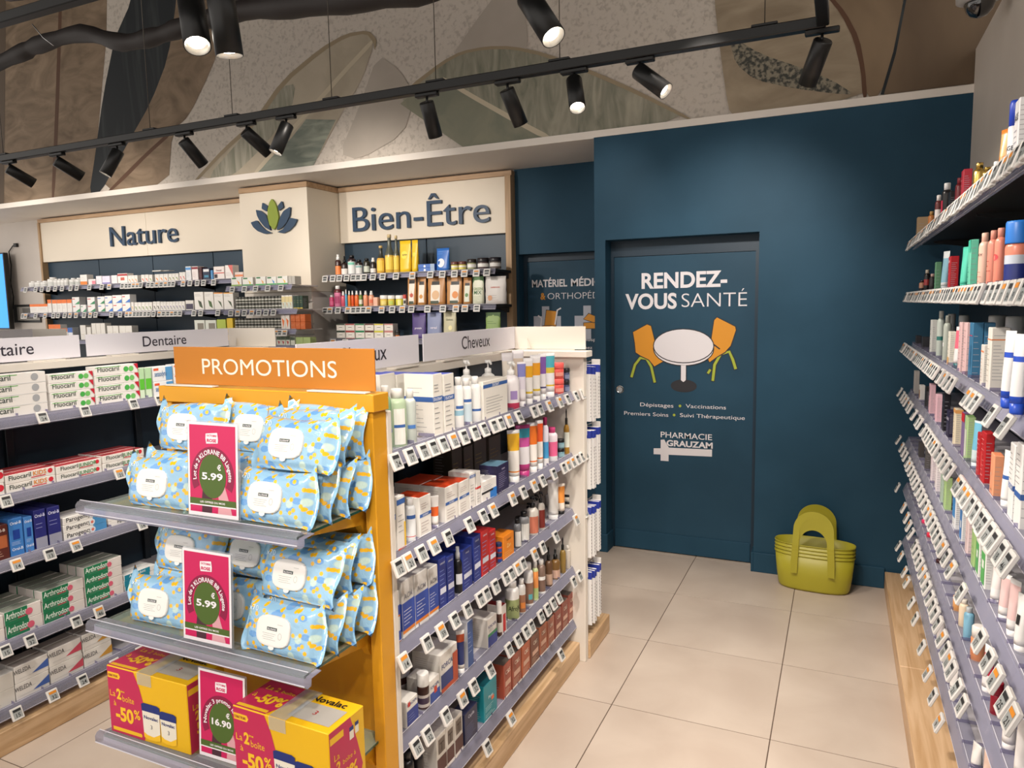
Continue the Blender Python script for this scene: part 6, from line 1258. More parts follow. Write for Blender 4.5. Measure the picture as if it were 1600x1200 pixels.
promo_card(-1.355, 1.20, .493, .15, .225, '16.90', 'Novalac 3 promo lot de 2', 'pink 16.90 euro card between the two promotion boxes')
# wipes packs
def m_film():
    m = bpy.data.materials.new('wipes_film'); m.use_nodes = True; n, l, b = nodes(m)
    tc = n.new('ShaderNodeTexCoord'); oi = n.new('ShaderNodeObjectInfo')
    def vor(sc, off, thr, soft, rnd=1, st=(1,1,1)):
        mp = n.new('ShaderNodeMapping'); mp.inputs['Location'].default_value = off; mp.inputs['Scale'].default_value = st; l.new(tc.outputs['Object'], mp.inputs[0])
        v = n.new('ShaderNodeTexVoronoi'); v.voronoi_dimensions = '2D'; v.inputs['Scale'].default_value = sc; v.inputs['Randomness'].default_value = rnd
        sx = n.new('ShaderNodeSeparateXYZ'); cx = n.new('ShaderNodeCombineXYZ'); l.new(mp.outputs[0], sx.inputs[0]); l.new(sx.outputs[0], cx.inputs[0]); l.new(sx.outputs[2], cx.inputs[1])
        l.new(cx.outputs[0], v.inputs['Vector'])
        r = n.new('ShaderNodeMapRange'); r.inputs['From Min'].default_value = thr; r.inputs['From Max'].default_value = thr+soft; r.inputs['To Min'].default_value = 1; r.inputs['To Max'].default_value = 0
        l.new(v.outputs['Distance'], r.inputs['Value'])
        return r.outputs[0]
    def mix(a, col, fac):
        x = n.new('ShaderNodeMix'); x.data_type = 'RGBA'; l.new(fac, x.inputs['Factor']); x.inputs['B'].default_value = lin(col)
        if isinstance(a, str): x.inputs['A'].default_value = lin(a)
        else: l.new(a, x.inputs['A'])
        return x.outputs['Result']
    c = mix('92bedd', '689fd8', vor(24, (.3,0,.1), .22, .03, 1, (.75,1,1.3)))
    c = mix(c, 'bfd8d0', vor(17, (.7,0,.5), .13, .05))
    c = mix(c, 'f2b81e', vor(44, (.13,0,.37), .205, .03))
    l.new(c, b.inputs['Base Color']); b.inputs['Roughness'].default_value = .16; b.inputs['Specular IOR Level'].default_value = .8; b.inputs['Coat Weight'].default_value = .5; b.inputs['Coat Roughness'].default_value = .08
    nz = n.new('ShaderNodeTexNoise'); nz.inputs['Scale'].default_value = 22; nz.inputs['Detail'].default_value = 3; nz.inputs['Distortion'].default_value = 1.4; l.new(tc.outputs['Object'], nz.inputs['Vector'])
    bp = n.new('ShaderNodeBump'); bp.inputs['Strength'].default_value = .55; bp.inputs['Distance'].default_value = .006; l.new(nz.outputs['Fac'], bp.inputs['Height']); l.new(bp.outputs[0], b.inputs['Normal'])
    return m
M_FILM = m_film(); M_LID = mat('eceae6', .3)
def pack_proto(seed):
    rn = random.Random(seed); nu, nv = 22, 12; Wd, Hh, Dd = .235, .122, .046
    g = G(); V = []; F = []
    ph = [rn.uniform(0,6) for _ in range(6)]
    for side in (-1, 1):
        for j in range(nv+1):
            for i in range(nu+1):
                u, v = i/nu, j/nv; x = (u-.5)*Wd; 
                eu = max(0, 1-abs(2*u-1)**5)**.6 if abs(2*u-1) < .88 else .10*(1-abs(2*u-1))/.12
                ev = max(0, 1-abs(2*v-1)**6)**.5
                t = Dd/2*eu*ev
                cr = .0022*math.sin(u*23+ph[0])*math.sin(v*11+ph[1])*(abs(2*u-1)**3)
                flare = .10*max(0,abs(2*u-1)-.8)/.2
                z = Hh/2+(v-.5)*Hh*(1+flare) + .004*math.sin(u*5+ph[2])*(v>.5)*v + (.018*max(0,(abs(2*u-1)-.82)/.18)*max(0,v-.75)*4)
                y = side*t + cr + .012*max(0,abs(2*u-1)-.82)/.18*math.sin(v*5+ph[3]+(u>.5)*2)
                V.append((x, y, z))
    n1 = (nu+1)*(nv+1)
    for j in range(nv):
        for i in range(nu):
            a = j*(nu+1)+i; F.append((a,a+1,a+nu+2,a+nu+1)); F.append((n1+a,n1+a+nu+1,n1+a+nu+2,n1+a+1))
    for j in range(nv):
        for i in (0, nu):
            a = j*(nu+1)+i; q = (a,a+nu+1,n1+a+nu+1,n1+a); F.append(q if i == 0 else q[::-1])
    for i in range(nu):
        for j in (0, nv):
            a = j*(nu+1)+i; q = (a,n1+a,n1+a+1,a+1); F.append(q if j == 0 else q[::-1])
    g.add(V, F, M_FILM, True); me = g.mesh('wipes_pack')
    # lid
    g = G(); cx, cz, rx, rz = -.010, .060, .050, .035; y = -Dd/2
    def rr(s, n=28): 
        P = []
        for k in range(n):
            t = 2*math.pi*k/n; c, q = math.cos(t), math.sin(t); e = (abs(c)**3.4+abs(q)**3.4)**(-1/3.4); P.append((cx+rx*s*c*e, cz+rz*s*q*e))
        return P
    R = [(1.0, y+.002), (1.0, y-.004), (.96, y-.006), (.86, y-.0065)]; n = 28; V = []
    for s, yy in R: V += [(p[0], yy, p[1]) for p in rr(s)]
    g.add(V, [(k*n+i, k*n+(i+1)%n, (k+1)*n+(i+1)%n, (k+1)*n+i) for k in range(3) for i in range(n)]+[tuple(range(3*n,4*n))], M_LID, False)
    g.add([(cx+.009*math.cos(t)-.0, y-.0055, cz-rz-.001+.006*math.sin(t)) for t in [k*math.pi/5 for k in range(10)]], [tuple(range(10))], M_LID)
    lid = g.mesh('resealable_lid')
    g = G(); yy = y-.0069
    def R2(x0,x1,z0,z1,m): g.add([(x0,yy,z0),(x1,yy,z0),(x1,yy,z1),(x0,yy,z1)], [(0,1,2,3)], m)
    R2(cx-.016, cx+.014, cz+.002, cz+.009, mat('1f3a34',.5)); yy -= .0003
    g.text('KLORANE', (cx-.001,yy,cz+.0035), (1,0,0), (0,0,1), .0038, M_WH, .025, off=.02); yy += .0003
    gl = mat('a8a8a6',.6)
    for k in range(4): R2(cx-.028+.003*(k%2), cx+.012-.004*(k%3), cz-.006-.0045*k, cz-.0052-.0045*k, gl)
    R2(cx+.014, cx+.030, cz+.017, cz+.0178, gl)
    n = 16
    g.add([(cx+.024+.0055*math.cos(2*math.pi*i/n), yy, cz-.008+.0075*math.sin(2*math.pi*i/n)) for i in range(n)]+[(cx+.024+.0048*math.cos(2*math.pi*i/n), yy, cz-.008+.0067*math.sin(2*math.pi*i/n)) for i in range(n)], [(i,(i+1)%n,n+(i+1)%n,n+i) for i in range(n)], gl)
    pr0 = g.mesh('lid_print'); g = G(); g.text('x70', (-.078, y-.0006, .097), (1,0,0), (0,0,1), .013, mat('e8f4f8',.4), .027, off=-.01)
    g.add([(p[0],y-.0009,p[1]) for p in [(-.07,.1095),(.03,.1105),(.05,.1125),(-.06,.1125)]], [(0,1,2,3)], mat('dfe6e8',.5)) if False else None
    return me, lid, pr0, g.mesh('count_print')
PP = [pack_proto(s) for s in (1,2,3)]
def pack(k, x, y, z, tilt, yaw, label, grp):
    me, lid, pr, cp = PP[k%3]; o = link('wipes_pack', me, None, (x,y,z), label=label, category='pack', group=grp); o.rotation_euler = (tilt, 0, yaw)
    link('resealable_lid', lid, o); link('lettering_print', pr, o); link('count_print', cp, o)
RN = random.Random(5)
def packs(z0, lay, wh):
    for k, (x, y, dz, tilt, yaw, lab) in enumerate(lay):
        pack(k, x, y, z0+dz, tilt, yaw, 'pale blue wipes pack with white lid, '+lab+', %s glass shelf' % wh, 'wipes packs on the %s glass shelf' % wh)
T = -.20
packs(1.1125, [(-1.535,1.222,0,T,.03,'front of left column'),(-1.545,1.278,0,T,-.02,'second in left column'),(-1.53,1.335,0,T,.02,'rear of left column'),
  (-1.36,1.30,0,T,.02,'lower one behind the card'),(-1.35,1.36,0,T,.0,'rear of middle column'),
  (-1.165,1.215,0,-.24,-.03,'front of right column'),(-1.155,1.27,0,T,.02,'second in right column'),(-1.15,1.327,0,T,-.04,'third in right column'),(-1.145,1.385,0,T,.03,'rear of right column'),
  (-1.545,1.33,.123,T,.02,'upper tier of left column'),(-1.36,1.375,.123,T,-.02,'upper tier behind the card'),
  (-1.135,1.255,.118,-.30,-.02,'upper tier of right column'),(-1.14,1.318,.126,-.22,-.05,'second upper tier of right column'),(-1.155,1.40,.123,-.12,.0,'rear upper tier of right column')], 'top')
packs(.7975, [(-1.565,1.225,0,T,.05,'front of left column'),(-1.55,1.28,0,T,-.02,'second in left column'),(-1.55,1.34,0,T,.02,'rear of left column'),
  (-1.375,1.29,0,T,.02,'lower one behind the card'),(-1.365,1.35,0,T,-.01,'rear of middle column'),
  (-1.16,1.215,0,-.22,-.02,'front of right column'),(-1.155,1.272,0,T,.02,'second in right column'),(-1.15,1.33,0,T,-.04,'third in right column'),(-1.145,1.388,0,T,.02,'rear of right column'),
  (-1.54,1.29,.122,-.26,.02,'upper tier of left column'),(-1.54,1.37,.122,T,-.02,'rear upper tier of left column'),(-1.355,1.33,.122,-.26,.0,'upper tier behind the card'),
  (-1.15,1.26,.118,-.30,-.03,'upper tier of right column'),(-1.16,1.33,.124,-.24,.02,'second upper tier of right column'),(-1.15,1.40,.122,-.14,-.02,'rear upper tier of right column')], 'middle')
# promotion cartons on the bottom glass shelf
def promo_box(x, y, z, yaw, label):
    w, d, h = .285, .125, .185; t = thing('promotion_carton', label, 'box', (x, y, z), yaw, 'twin can promotion cartons')
    PK = mat('c02a55', .38); YE = mat('e6b51c', .38); YT = mat('f2c02a', .5); NV = mat('1f2f74', .4); CR = mat('e8e2d2', .45)
    g = G(); g.bbox(-w/2, w/2, 0, d, 0, h, YE, .002); g.build('carton_body', t)
    g = G(); Y = -.0006
    def A(pts, m, l=0): g.add([(p[0]-w/2, Y-l, p[1]) for p in pts], [tuple(range(len(pts)))], m)
    A([(.002,.002),(.125,.002),(.132,.03),(.134,.07),(.128,.11),(.118,.145),(.10,h-.002),(.002,h-.002)], PK)
    A([(.004,h-.032),(.045,h-.032),(.05,h-.024),(.045,h-.016),(.004,h-.016)], YT, .0002)
    A([(.01,.008),(.115,.008),(.118,.013),(.115,.018),(.01,.018)], YT, .0002)
    X = (1,0,0); Z = (0,0,1)
    def TT(s, x0, z0, hh, ww, m, off=.02, l=.0006): g.text(s, (x0-w/2, Y-l, z0), X, Z, hh, m, ww, off=off)
    TT('FORMAT PROMO', .024, h-.028, .007, .036, mat('9a3a30',.5), .02, .0005)
    TT('La', .018, .103, .017, .020, YT, 0); TT('2', .041, .099, .027, .017, YT, .04); TT('ème', .056, .119, .006, .014, YT); TT('boîte', .075, .095, .017, .042, YT, 0)
    TT('à', .024, .078, .015, .010, YT, 0); TT('-50', .057, .040, .036, .066, YT, .04); TT('%', .104, .056, .024, .022, YT, .02)
    for cx, zb, cw, ch, cl in ((.155,.008,.058,.10,.001),(.215,.010,.052,.088,.0008)):
        n = 14
        P = [(cx-cw/2,zb+.006)]+[(cx-cw/2+cw*i/8, zb+.006-.005*math.sin(math.pi*i/8)) for i in range(1,8)]+[(cx+cw/2,zb+.006),(cx+cw*.53,zb+ch-.02),(cx-cw*.53,zb+ch-.02)]
        A(P, CR, cl); A([(cx-cw/2,zb+.006),(cx-cw*.2,zb-.001+.002),(cx+cw*.2,zb-.001+.002),(cx+cw/2,zb+.006),(cx+cw*.51,zb+.024),(cx+.1*cw,zb+.012),(cx-cw*.3,zb+.014),(cx-cw*.51,zb+.02)], YT, cl+.0003)
        A([(cx-cw*.55,zb+ch-.022),(cx+cw*.55,zb+ch-.022),(cx+cw*.56,zb+ch-.004),(cx+cw*.4,zb+ch),(cx-cw*.4,zb+ch),(cx-cw*.56,zb+ch-.004)], NV, cl+.0003)
        TT('Novalac', cx, zb+ch*.58, .009, cw*.86, NV, .02, cl+.0006); TT('3', cx, zb+ch*.33, .011, .006, mat('5a5a6a',.5), 0, cl+.0006)
    # right hand end
    def B(pts, m, l=0): g.add([(w/2+.0006+l, p[0], p[1]) for p in pts], [tuple(range(len(pts)))], m)
    B([(.002,.002),(d-.03,.002),(d-.012,.05),(d-.03,.12),(d-.05,h-.002),(.002,h-.002)], PK); B([(.004,h-.032),(.05,h-.032),(.05,h-.016),(.004,h-.016)], YT, .0002)
    def T2(s, y0, z0, hh, ww, m, off=.02): g.text(s, (w/2+.0012, y0, z0), (0,1,0), Z, hh, m, ww, off=off)
    T2('La', .024, .11, .016, .018, YT, 0); T2('2', .028, .082, .022, .014, YT, .04); T2('boîte à', .066, .088, .012, .045, YT, 0); T2('50%', .058, .045, .028, .07, YT, .04)
    B([(.07,.13),(.085,.13),(.085,.155),(.07,.155)], CR, .0003); B([(.07,.15),(.085,.15),(.085,.16),(.07,.16)], NV, .0004); B([(.09,.135),(.103,.135),(.103,.158),(.09,.158)], CR, .0003); B([(.09,.153),(.103,.153),(.103,.162),(.09,.162)], NV, .0004)
    # top
    def Tp(pts, m, l=0): g.add([(p[0]-w/2, p[1], h+.0006+l) for p in pts], [tuple(range(len(pts)))], m)
    Tp([(.002,.002),(.10,.002),(.125,.06),(.13,d-.002),(.002,d-.002)], PK); Tp([(.006,.006),(.1,.006),(.1,.016),(.006,.016)], YT, .0002)
    Tp([(.15,.02),(.27,.02),(.27,.085),(.15,.085)], mat('a8a49e',.35), .0002)
    def T3(s, x0, y0, hh, ww, m, off=.02): g.text(s, (x0-w/2, y0, h+.0014), X, (0,1,0), hh, m, ww, off=off)
    T3('La 2', .04, .085, .016, .04, YT, .01); T3('boîte', .09, .085, .012, .04, YT, 0); T3('à', .016, .05, .016, .012, YT, 0); T3('-50%', .07, .035, .032, .085, YT, .04)
    T3('Novalac', .205, .093, .02, .10, mat('16161c',.5), .02); T3('3', .205, .045, .016, .01, mat('a02828',.5), 0)
    g.build('carton_print', t)
    g = G(); g.box(-.028, .022, .0, d, h+.0018, h+.0024, M_ACR); g.box(-.028, .022, -.0022, -.0016, h-.03, h+.0018, M_ACR); g.build('clear_tape', t)
    return t
promo_box(-1.592, 1.185, .4925, .02, 'pink and yellow twin can carton, left of the 16.90 card')
promo_box(-1.133, 1.165, .4925, -.02, 'pink and yellow twin can carton, right of the 16.90 card')

# ================================================================== BACK WALL UNITS
def wall_shelf(par, x0, x1, y0, y1, z, xs, zt, small=True, m=M_BLK2, seed=0, rail=True):
    g = G(); g.bbox(x0, x1, y0+.03, y1, z-.022, z-.002, m, .002); sh = g.build('shelf', par)
    for i in range(max(2, int((x1-x0)/.95)+1)):
        x = x0+.03+i*(x1-x0-.06)/max(1, int((x1-x0)/.95)); gg = G()
        gg.add([(x-.008,y1,z-.022),(x-.008,y0+.06,z-.022),(x-.008,y0+.06,z-.03),(x-.008,y1,z-.075),(x+.008,y1,z-.022),(x+.008,y0+.06,z-.022),(x+.008,y0+.06,z-.03),(x+.008,y1,z-.075)],
               [(0,1,2,3),(7,6,5,4),(0,4,5,1),(1,5,6,2),(2,6,7,3)], m); gg.build('shelf_bracket', sh)
    if rail:
        o = link('shelf_rail', rail_mesh(x1-x0), sh, (x0, y0+.03, z-.004))
    tags(xs, 'x', y0+.004, zt, 0, sh, tilt=-.25, w=.05, h=.052, small=True, seed=seed)
def unit(name, label, x0, x1, left_trim, right_trim, seams, shelves, group=None):
    t = thing(name, label, 'shelving', ((x0+x1)/2, 5.05, 0)); ox = (x0+x1)/2; oy = 5.05
    def B(nm, a,b,c,d,e,f,m,r=.002): g = G(); g.bbox(a-ox,b-ox,c-oy,d-oy,e,f,m,r); return g.build(nm, t)
    mid = (x0+x1)/2
    if x1-x0 > 2: B('header_panel', x0, mid-.001, 4.99, 5.05, 2.152, 2.565, M_CREAM); B('header_panel', mid+.001, x1, 4.99, 5.05, 2.152, 2.565, M_CREAM)
    else: B('header_panel', x0, x1, 4.99, 5.05, 2.147, 2.565, M_CREAM)
    B('header_trim', x0-.03*left_trim, x1+.05*right_trim, 4.98, 5.05, 2.566, 2.603, M_OAK)
    if left_trim: B('side_trim', x0-.03, x0-.001, 4.975, 5.05, .0, 2.565, M_OAKZ)
    if right_trim: B('side_trim', x1+.002, x1+.05, 4.96, 5.04, .0, 2.565, M_OAKZ)
    e = [x0]+seams+[x1]
    for a, b in zip(e, e[1:]): B('back_panel', a+.004, b-.004, 5.035, 5.052, .4, 2.15, mat('223a4c',.45))
    for k, (a, b, z, zt, xs) in enumerate(shelves):
        # children positions are relative to the empty: shift
        p = link('shelf_group', None, t) if False else t
        n0 = len(bpy.data.objects)
        g = G(); g.bbox(a-ox, b-ox, 4.69-oy, 5.035-oy, z-.022, z-.002, M_BLK2, .002); sh = g.build('shelf', t)
        nb = int((b-a)/.95)+1
        for i in range(nb+1):
            x = a+.03+i*(b-a-.06)/nb-ox; gg = G(); y1 = 5.035-oy; y0 = 4.74-oy
            gg.add([(x-.008,y1,z-.022),(x-.008,y0,z-.022),(x-.008,y0,z-.03),(x-.008,y1,z-.075),(x+.008,y1,z-.022),(x+.008,y0,z-.022),(x+.008,y0,z-.03),(x+.008,y1,z-.075)],
               [(0,1,2,3),(7,6,5,4),(0,4,5,1),(1,5,6,2),(2,6,7,3)], M_BLK2); gg.build('shelf_bracket', sh)
        link('shelf_rail', rail_mesh(b-a), sh, (a-ox, 4.69-oy, z-.003))
        tags([x-ox for x in xs], 'x', 4.66-oy, zt, 0, sh, tilt=-.25, w=.052, h=.052, small=True, seed=k)
    return t
nat = unit('wall_shelving', 'long wall unit under the raised word Nature, dark backed shelves', -7.80, -4.585, 1, 0, [-6.98,-6.19,-5.38],
   [(-7.72,-4.6,1.875,1.872,TAG_NAT1),(-7.75,-4.6,1.61,1.607,TAG_NAT2),(-7.72,-4.6,1.338,1.335,[-7.3,-7.1,-6.2,-5.4]),(-7.7,-4.6,1.06,1.06,[])])
bien = unit('wall_shelving', 'wall unit under the raised words Bien-Être with oak post on its right', -3.862, -2.315, 0, 1, [-3.05],
   [(-3.80,-2.27,1.866,1.863,TAG_WELL1),(-3.80,-2.27,1.613,1.61,TAG_WELL2),(-3.78,-2.3,1.358,1.356,[-3.72,-3.6]),(-3.78,-2.3,1.1,1.1,[])])
# raised letters, one part each, on a board-less sign thing
def raised(word, x0, x1, yb, z, cap, label, off=0):
    t = thing('raised_lettering', label, 'sign', ((x0+x1)/2, yb, z)); tw = text_mesh(word, off)[2]; W_ = x1-x0; sc = W_/tw
    for i, ch in enumerate(word):
        V, F, gw = text_mesh(ch, off); pw = text_mesh(word[:i+1], off)[2]
        g = G(); g.text(ch, ((pw-gw)*sc-W_/2, -.0005, 0), (1,0,0), (0,0,1), cap, M_LET, gw*sc, off=off, th=.022, align='l'); g.build('letter', t)
    return t
raised('Nature', -6.695, -5.75, 4.989, 2.262, .195, 'dark blue raised letters spelling Nature on the cream header', .0)
raised('Bien-Être', -3.715, -2.447, 4.989, 2.235, .20, 'dark blue raised letters spelling Bien-Être on the cream header', .0)
# lotus column
t = thing('display_column', 'cream column with lotus emblem and slatted lower half between the wall units', 'column', (-4.225, 4.83, 0)); cx, cy = -4.225, 4.83
def CB(nm, a,b,c,d,e,f,m,r=.002,par=None): g = G(); g.bbox(a-cx,b-cx,c-cy,d-cy,e,f,m,r); return g.build(nm, par or t)
CB('column_panel', -4.58, -3.87, 4.60, 5.05, 1.742, 2.562, M_CREAM); CB('column_trim', -4.583, -3.867, 4.597, 5.05, 2.563, 2.605, M_OAK)
CB('column_core', -4.578, -3.872, 4.615, 5.05, 0, 1.741, M_WHITE2)
for k in range(11): CB('slat', -4.58, -3.87, 4.60, 4.616, 1.742-.087*(k+1)+.008, 1.742-.087*k-.003, M_WHITE, .0015)
for k, (z, xs, a, b) in enumerate([(1.79,TAG_COL1,-4.47,-3.80),(1.605,TAG_COL2,-4.50,-3.76),(1.45,TAG_COL3,-4.47,-3.78),(1.325,[],-4.4,-3.8)]):
    g = G(); g.bbox(a-cx, b-cx, 4.30-cy, 4.60-cy, z-.012, z-.002, mat('c9c6c4',.35), .001); sh = g.build('shelf', t)
    link('shelf_rail', rail_mesh(b-a), sh, (a-cx, 4.30-cy, z-.003)); tags([x-cx for x in xs], 'x', 4.268-cy, z-.004, 0, sh, tilt=-.25, w=.05, h=.048, small=True, seed=k)
t = thing('lotus_emblem', 'raised lotus emblem, green centre petal and dark blue petals on cream column', 'emblem', (-4.225, 4.598, 2.24))
for k, (col, pts) in enumerate(LOTUS):
    P = [Vector(p) for p in pts]
    for _ in range(1):
        Q = []
        for i in range(len(P)): a, b = P[i], P[(i+1)%len(P)]; Q += [a*.9+b*.1, a*.1+b*.9]
        P = Q
    if sum(P[i][0]*P[(i+1)%len(P)][1]-P[(i+1)%len(P)][0]*P[i][1] for i in range(len(P))) < 0: P = P[::-1]
    g = G(); g.poly([(p[0]+4.225, -.018, p[1]-2.24) for p in P], mat('8a9c34',.5) if col else M_LET, (0,-1,0), .016); g.build('petal', t, label='olive green centre petal' if col else 'dark blue petal')
# merchandise
for rows, y, z, wh in ((NAT1,4.70,1.877,'top Nature shelf'),(NAT1T,4.73,1.975,'top Nature shelf'),(NAT2,4.70,1.612,'second Nature shelf'),(NAT3,4.70,1.34,'third Nature shelf'),
    (COL1,4.30,1.79,'top column shelf'),(COL2,4.30,1.605,'second column shelf'),(COL3,4.30,1.45,'third column shelf'),(COL4,4.30,1.325,'lowest column shelf'),
    (WELL1,4.68,1.867,'top Bien-Être shelf'),(WELL2,4.68,1.614,'second Bien-Être shelf'),(WELL3,4.68,1.36,'third Bien-Être shelf')):
    shelf_row(rows,'x',y+.01,z,0,'on '+wh,'goods on the '+wh,'from left',.07)
# things on the far left wall
t = thing('wall_screen', 'bright blue wall screen at the far left edge', 'screen', (-8.62, 4.93, 1.86))
g = G(); g.bbox(-.24,.24,0,.05,-.42,.42,M_BLACK,.004); g.build('screen_frame', t)
m = mat('2f8fe0', .4); e = nodes(m)[2]; e.inputs['Emission Color'].default_value = lin('3a9af0'); e.inputs['Emission Strength'].default_value = .9
g = G(); g.add([(-.225,-.001,-.405),(.225,-.001,-.405),(.225,-.001,.405),(-.225,-.001,.405)], [(0,1,2,3)], m); g.build('screen_face', t)
g = G(); g.tube([(-8.33,5.05,2.365),(-8.38,5.04,2.36),(-8.47,5.045,2.30),(-8.46,5.05,2.15),(-8.49,5.045,1.95),(-8.47,5.05,1.8),(-8.50,5.05,1.66)], .006, M_BLACK, 6)
o = g.build('power_cord', label='thin black cord hanging down the wall beside the screen', category='cord')
g = G(); g.bbox(-8.36,-8.31,5.03,5.06,2.345,2.385,M_BLACK,.004); g.build('wall_plug', label='black plug in the wall at the top of the cord', category='plug')
t = thing('framed_notice', 'dark framed notice on the wall left of the Nature shelves', 'notice', (-8.22, 5.045, 1.62))
g = G(); g.bbox(-.27,.2,0,.014,-.11,.09,M_BLACK,.003); g.build('notice_frame', t)
g = G(); g.add([(-.2,-.001,-.085),(.19,-.001,-.085),(.19,-.001,.065),(-.2,-.001,.065)], [(0,1,2,3)], mat('9a9690',.5)); g.add([(-.1,-.0015,-.07),(.08,-.0015,-.07),(.08,-.0015,.05),(-.1,-.0015,.05)], [(0,1,2,3)], mat('6a6864',.5)); g.build('notice_sheet', t)

# ================================================================== RIGHT HAND WALL SHELVING
CZ = [1.875,1.622,1.368,1.13,.885,.645,.40]
t = thing('care_wall_shelving', 'seven tier shelving of skin care along the right wall on oak plinth', 'shelving', (.42, 1.9, 0)); ox, oy = .42, 1.9
def RB(nm, a,b,c,d,e,f,m,r=.002,par=None): g = G(); g.bbox(a-ox,b-ox,c-oy,d-oy,e,f,m,r); return g.build(nm, par or t)
for i, (a, b) in enumerate(((3.2,4.33),(2.0,3.196),(1.15,1.996))):
    RB('plinth_board', .258, .56, a, b, .0, .1, noisy('plinth_oak%d'%i,'c09a70','d8b690',(22,1.2,22),1.6,8,.45,.04,dist=1.3), .003)
for i in range(3): RB('back_panel', .55, .564, 3.30-i*1.04, 4.34-i*1.04, .1, 1.99, mat('1c2730',.5))
for k, z in enumerate(CZ):
    y1 = 4.15 if k < 6 else 4.05
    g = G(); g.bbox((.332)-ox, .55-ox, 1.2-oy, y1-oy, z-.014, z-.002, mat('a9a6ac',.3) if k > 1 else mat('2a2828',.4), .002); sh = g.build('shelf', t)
    rr = rail_mesh(y1-1.2); link('shelf_rail', rr, sh, (.332-ox, y1-oy, z-.002), -PI2); link('rail_divider', divider_strip(y1-1.2), sh, (.332-ox, y1-oy, z-.002), -PI2, kind='stuff')
    for yb in (3.9,2.72,1.5): 
        g = G(); x1 = .55-ox; x0 = .38-ox; yy = yb-oy
        g.add([(x1,yy,z-.014),(x0,yy,z-.014),(x0,yy,z-.022),(x1,yy,z-.05),(x1,yy+.01,z-.014),(x0,yy+.01,z-.014),(x0,yy+.01,z-.022),(x1,yy+.01,z-.05)], [(0,1,2,3),(7,6,5,4),(0,4,5,1),(1,5,6,2),(2,6,7,3)], M_BLACK); g.build('shelf_bracket', sh)
    rn = random.Random(k)
    if k == 0: ys = [4.12,4.08]+[3.98-.053*i for i in range(24)]+[2.66-.053*i for i in range(24)]
    elif k == 1: ys = [4.13,4.08]+[3.96-.052*i for i in range(39)]+[1.88-.06*i for i in range(9)]
    elif k == 2: ys = [4.14,4.09,4.04]+[3.9-.052*i for i in range(8)]+[3.42-.054*i for i in range(7)]+[2.98-.052*i for i in range(6)]+[2.6,2.5,2.40,2.34]+[2.05,1.99,1.93,1.74,1.6]
    else: ys = (TAG_CARE4,TAG_CARE5,TAG_CARE6,TAG_CARE7)[k-3]
    tags([y-oy for y in ys], 'y', .302-ox, z+.006, -PI2, sh, tilt=-.30 if k < 2 else -.45, w=.043, h=.05, seed=20+k)
for rows, k, X in ((CARE1,0,.335),(CARE2,1,.335),(CARE3,2,.335),(CARE3B,2,.43),(CARE4,3,.335),(CARE5,4,.335),(CARE6,5,.335),(CARE7,6,.335)):
    wh = ['top','second','third','fourth','fifth','sixth','lowest'][k]
    shelf_row(rows,'y-',X,CZ[k],-PI2,'on %s care wall shelf' % wh,'skin care on the %s wall shelf' % wh,'from far end',.06)

# ================================================================== CEILING FITTINGS
TZ = 2.45
t = thing('lighting_track', 'long black lighting track hung on wires across the shop', 'track', (-4.1, 2.52, TZ))
g = G(); g.bbox(-3.9, 4.03, -.018, .018, -.017, .017, M_BLACK, .003); g.build('track_bar', t)
for x in (-3.05,-2.52,-1.965,-1.462,-.947,-.25,-4.2,-5.2):
    g = G(); g.tube([(x+4.1,0,.017),(x+4.1,0,2.2)], .0018, mat('5a544c',.4,.6), 5); g.build('hanging_wire', t)
    g = G(); g.bbox(x+4.1-.04,x+4.1+.04,-.014,.014,.017,.026,M_BLACK,.002); g.build('track_clip', t)
t = thing('lighting_track', 'short black track running from the corner spot towards the viewer', 'track', (-.078, 1.6, TZ))
g = G(); g.bbox(-.018, .018, -1.6, .90, -.017, .017, M_BLACK, .003); g.build('track_bar', t)
t = thing('lighting_track', 'black track overhead carrying the nearest spotlights', 'track', (-1.2, 1.62, 2.60))
g = G(); g.bbox(-1.9, 1.1, -.018, .018, -.017, .017, M_BLACK, .003); g.build('track_bar', t)
g = G(); g.bbox(-.62,-.40,-.014,.03,-.026,-.017,mat('b8b6b2',.3,.6),.002); g.build('track_adapter', t, label='silver track adapter')
for x in (-1.5,-.2,.8): g = G(); g.tube([(x,0,.017),(x,0,2.05)], .0018, mat('5a544c',.4,.6), 5); g.build('hanging_wire', t)
M_LENS = mat('fff2dc', .3); e = nodes(M_LENS)[2]; e.inputs['Emission Color'].default_value = (1,.93,.82,1); e.inputs['Emission Strength'].default_value = 14
M_REF = mat('d8d4cc', .25, .6)
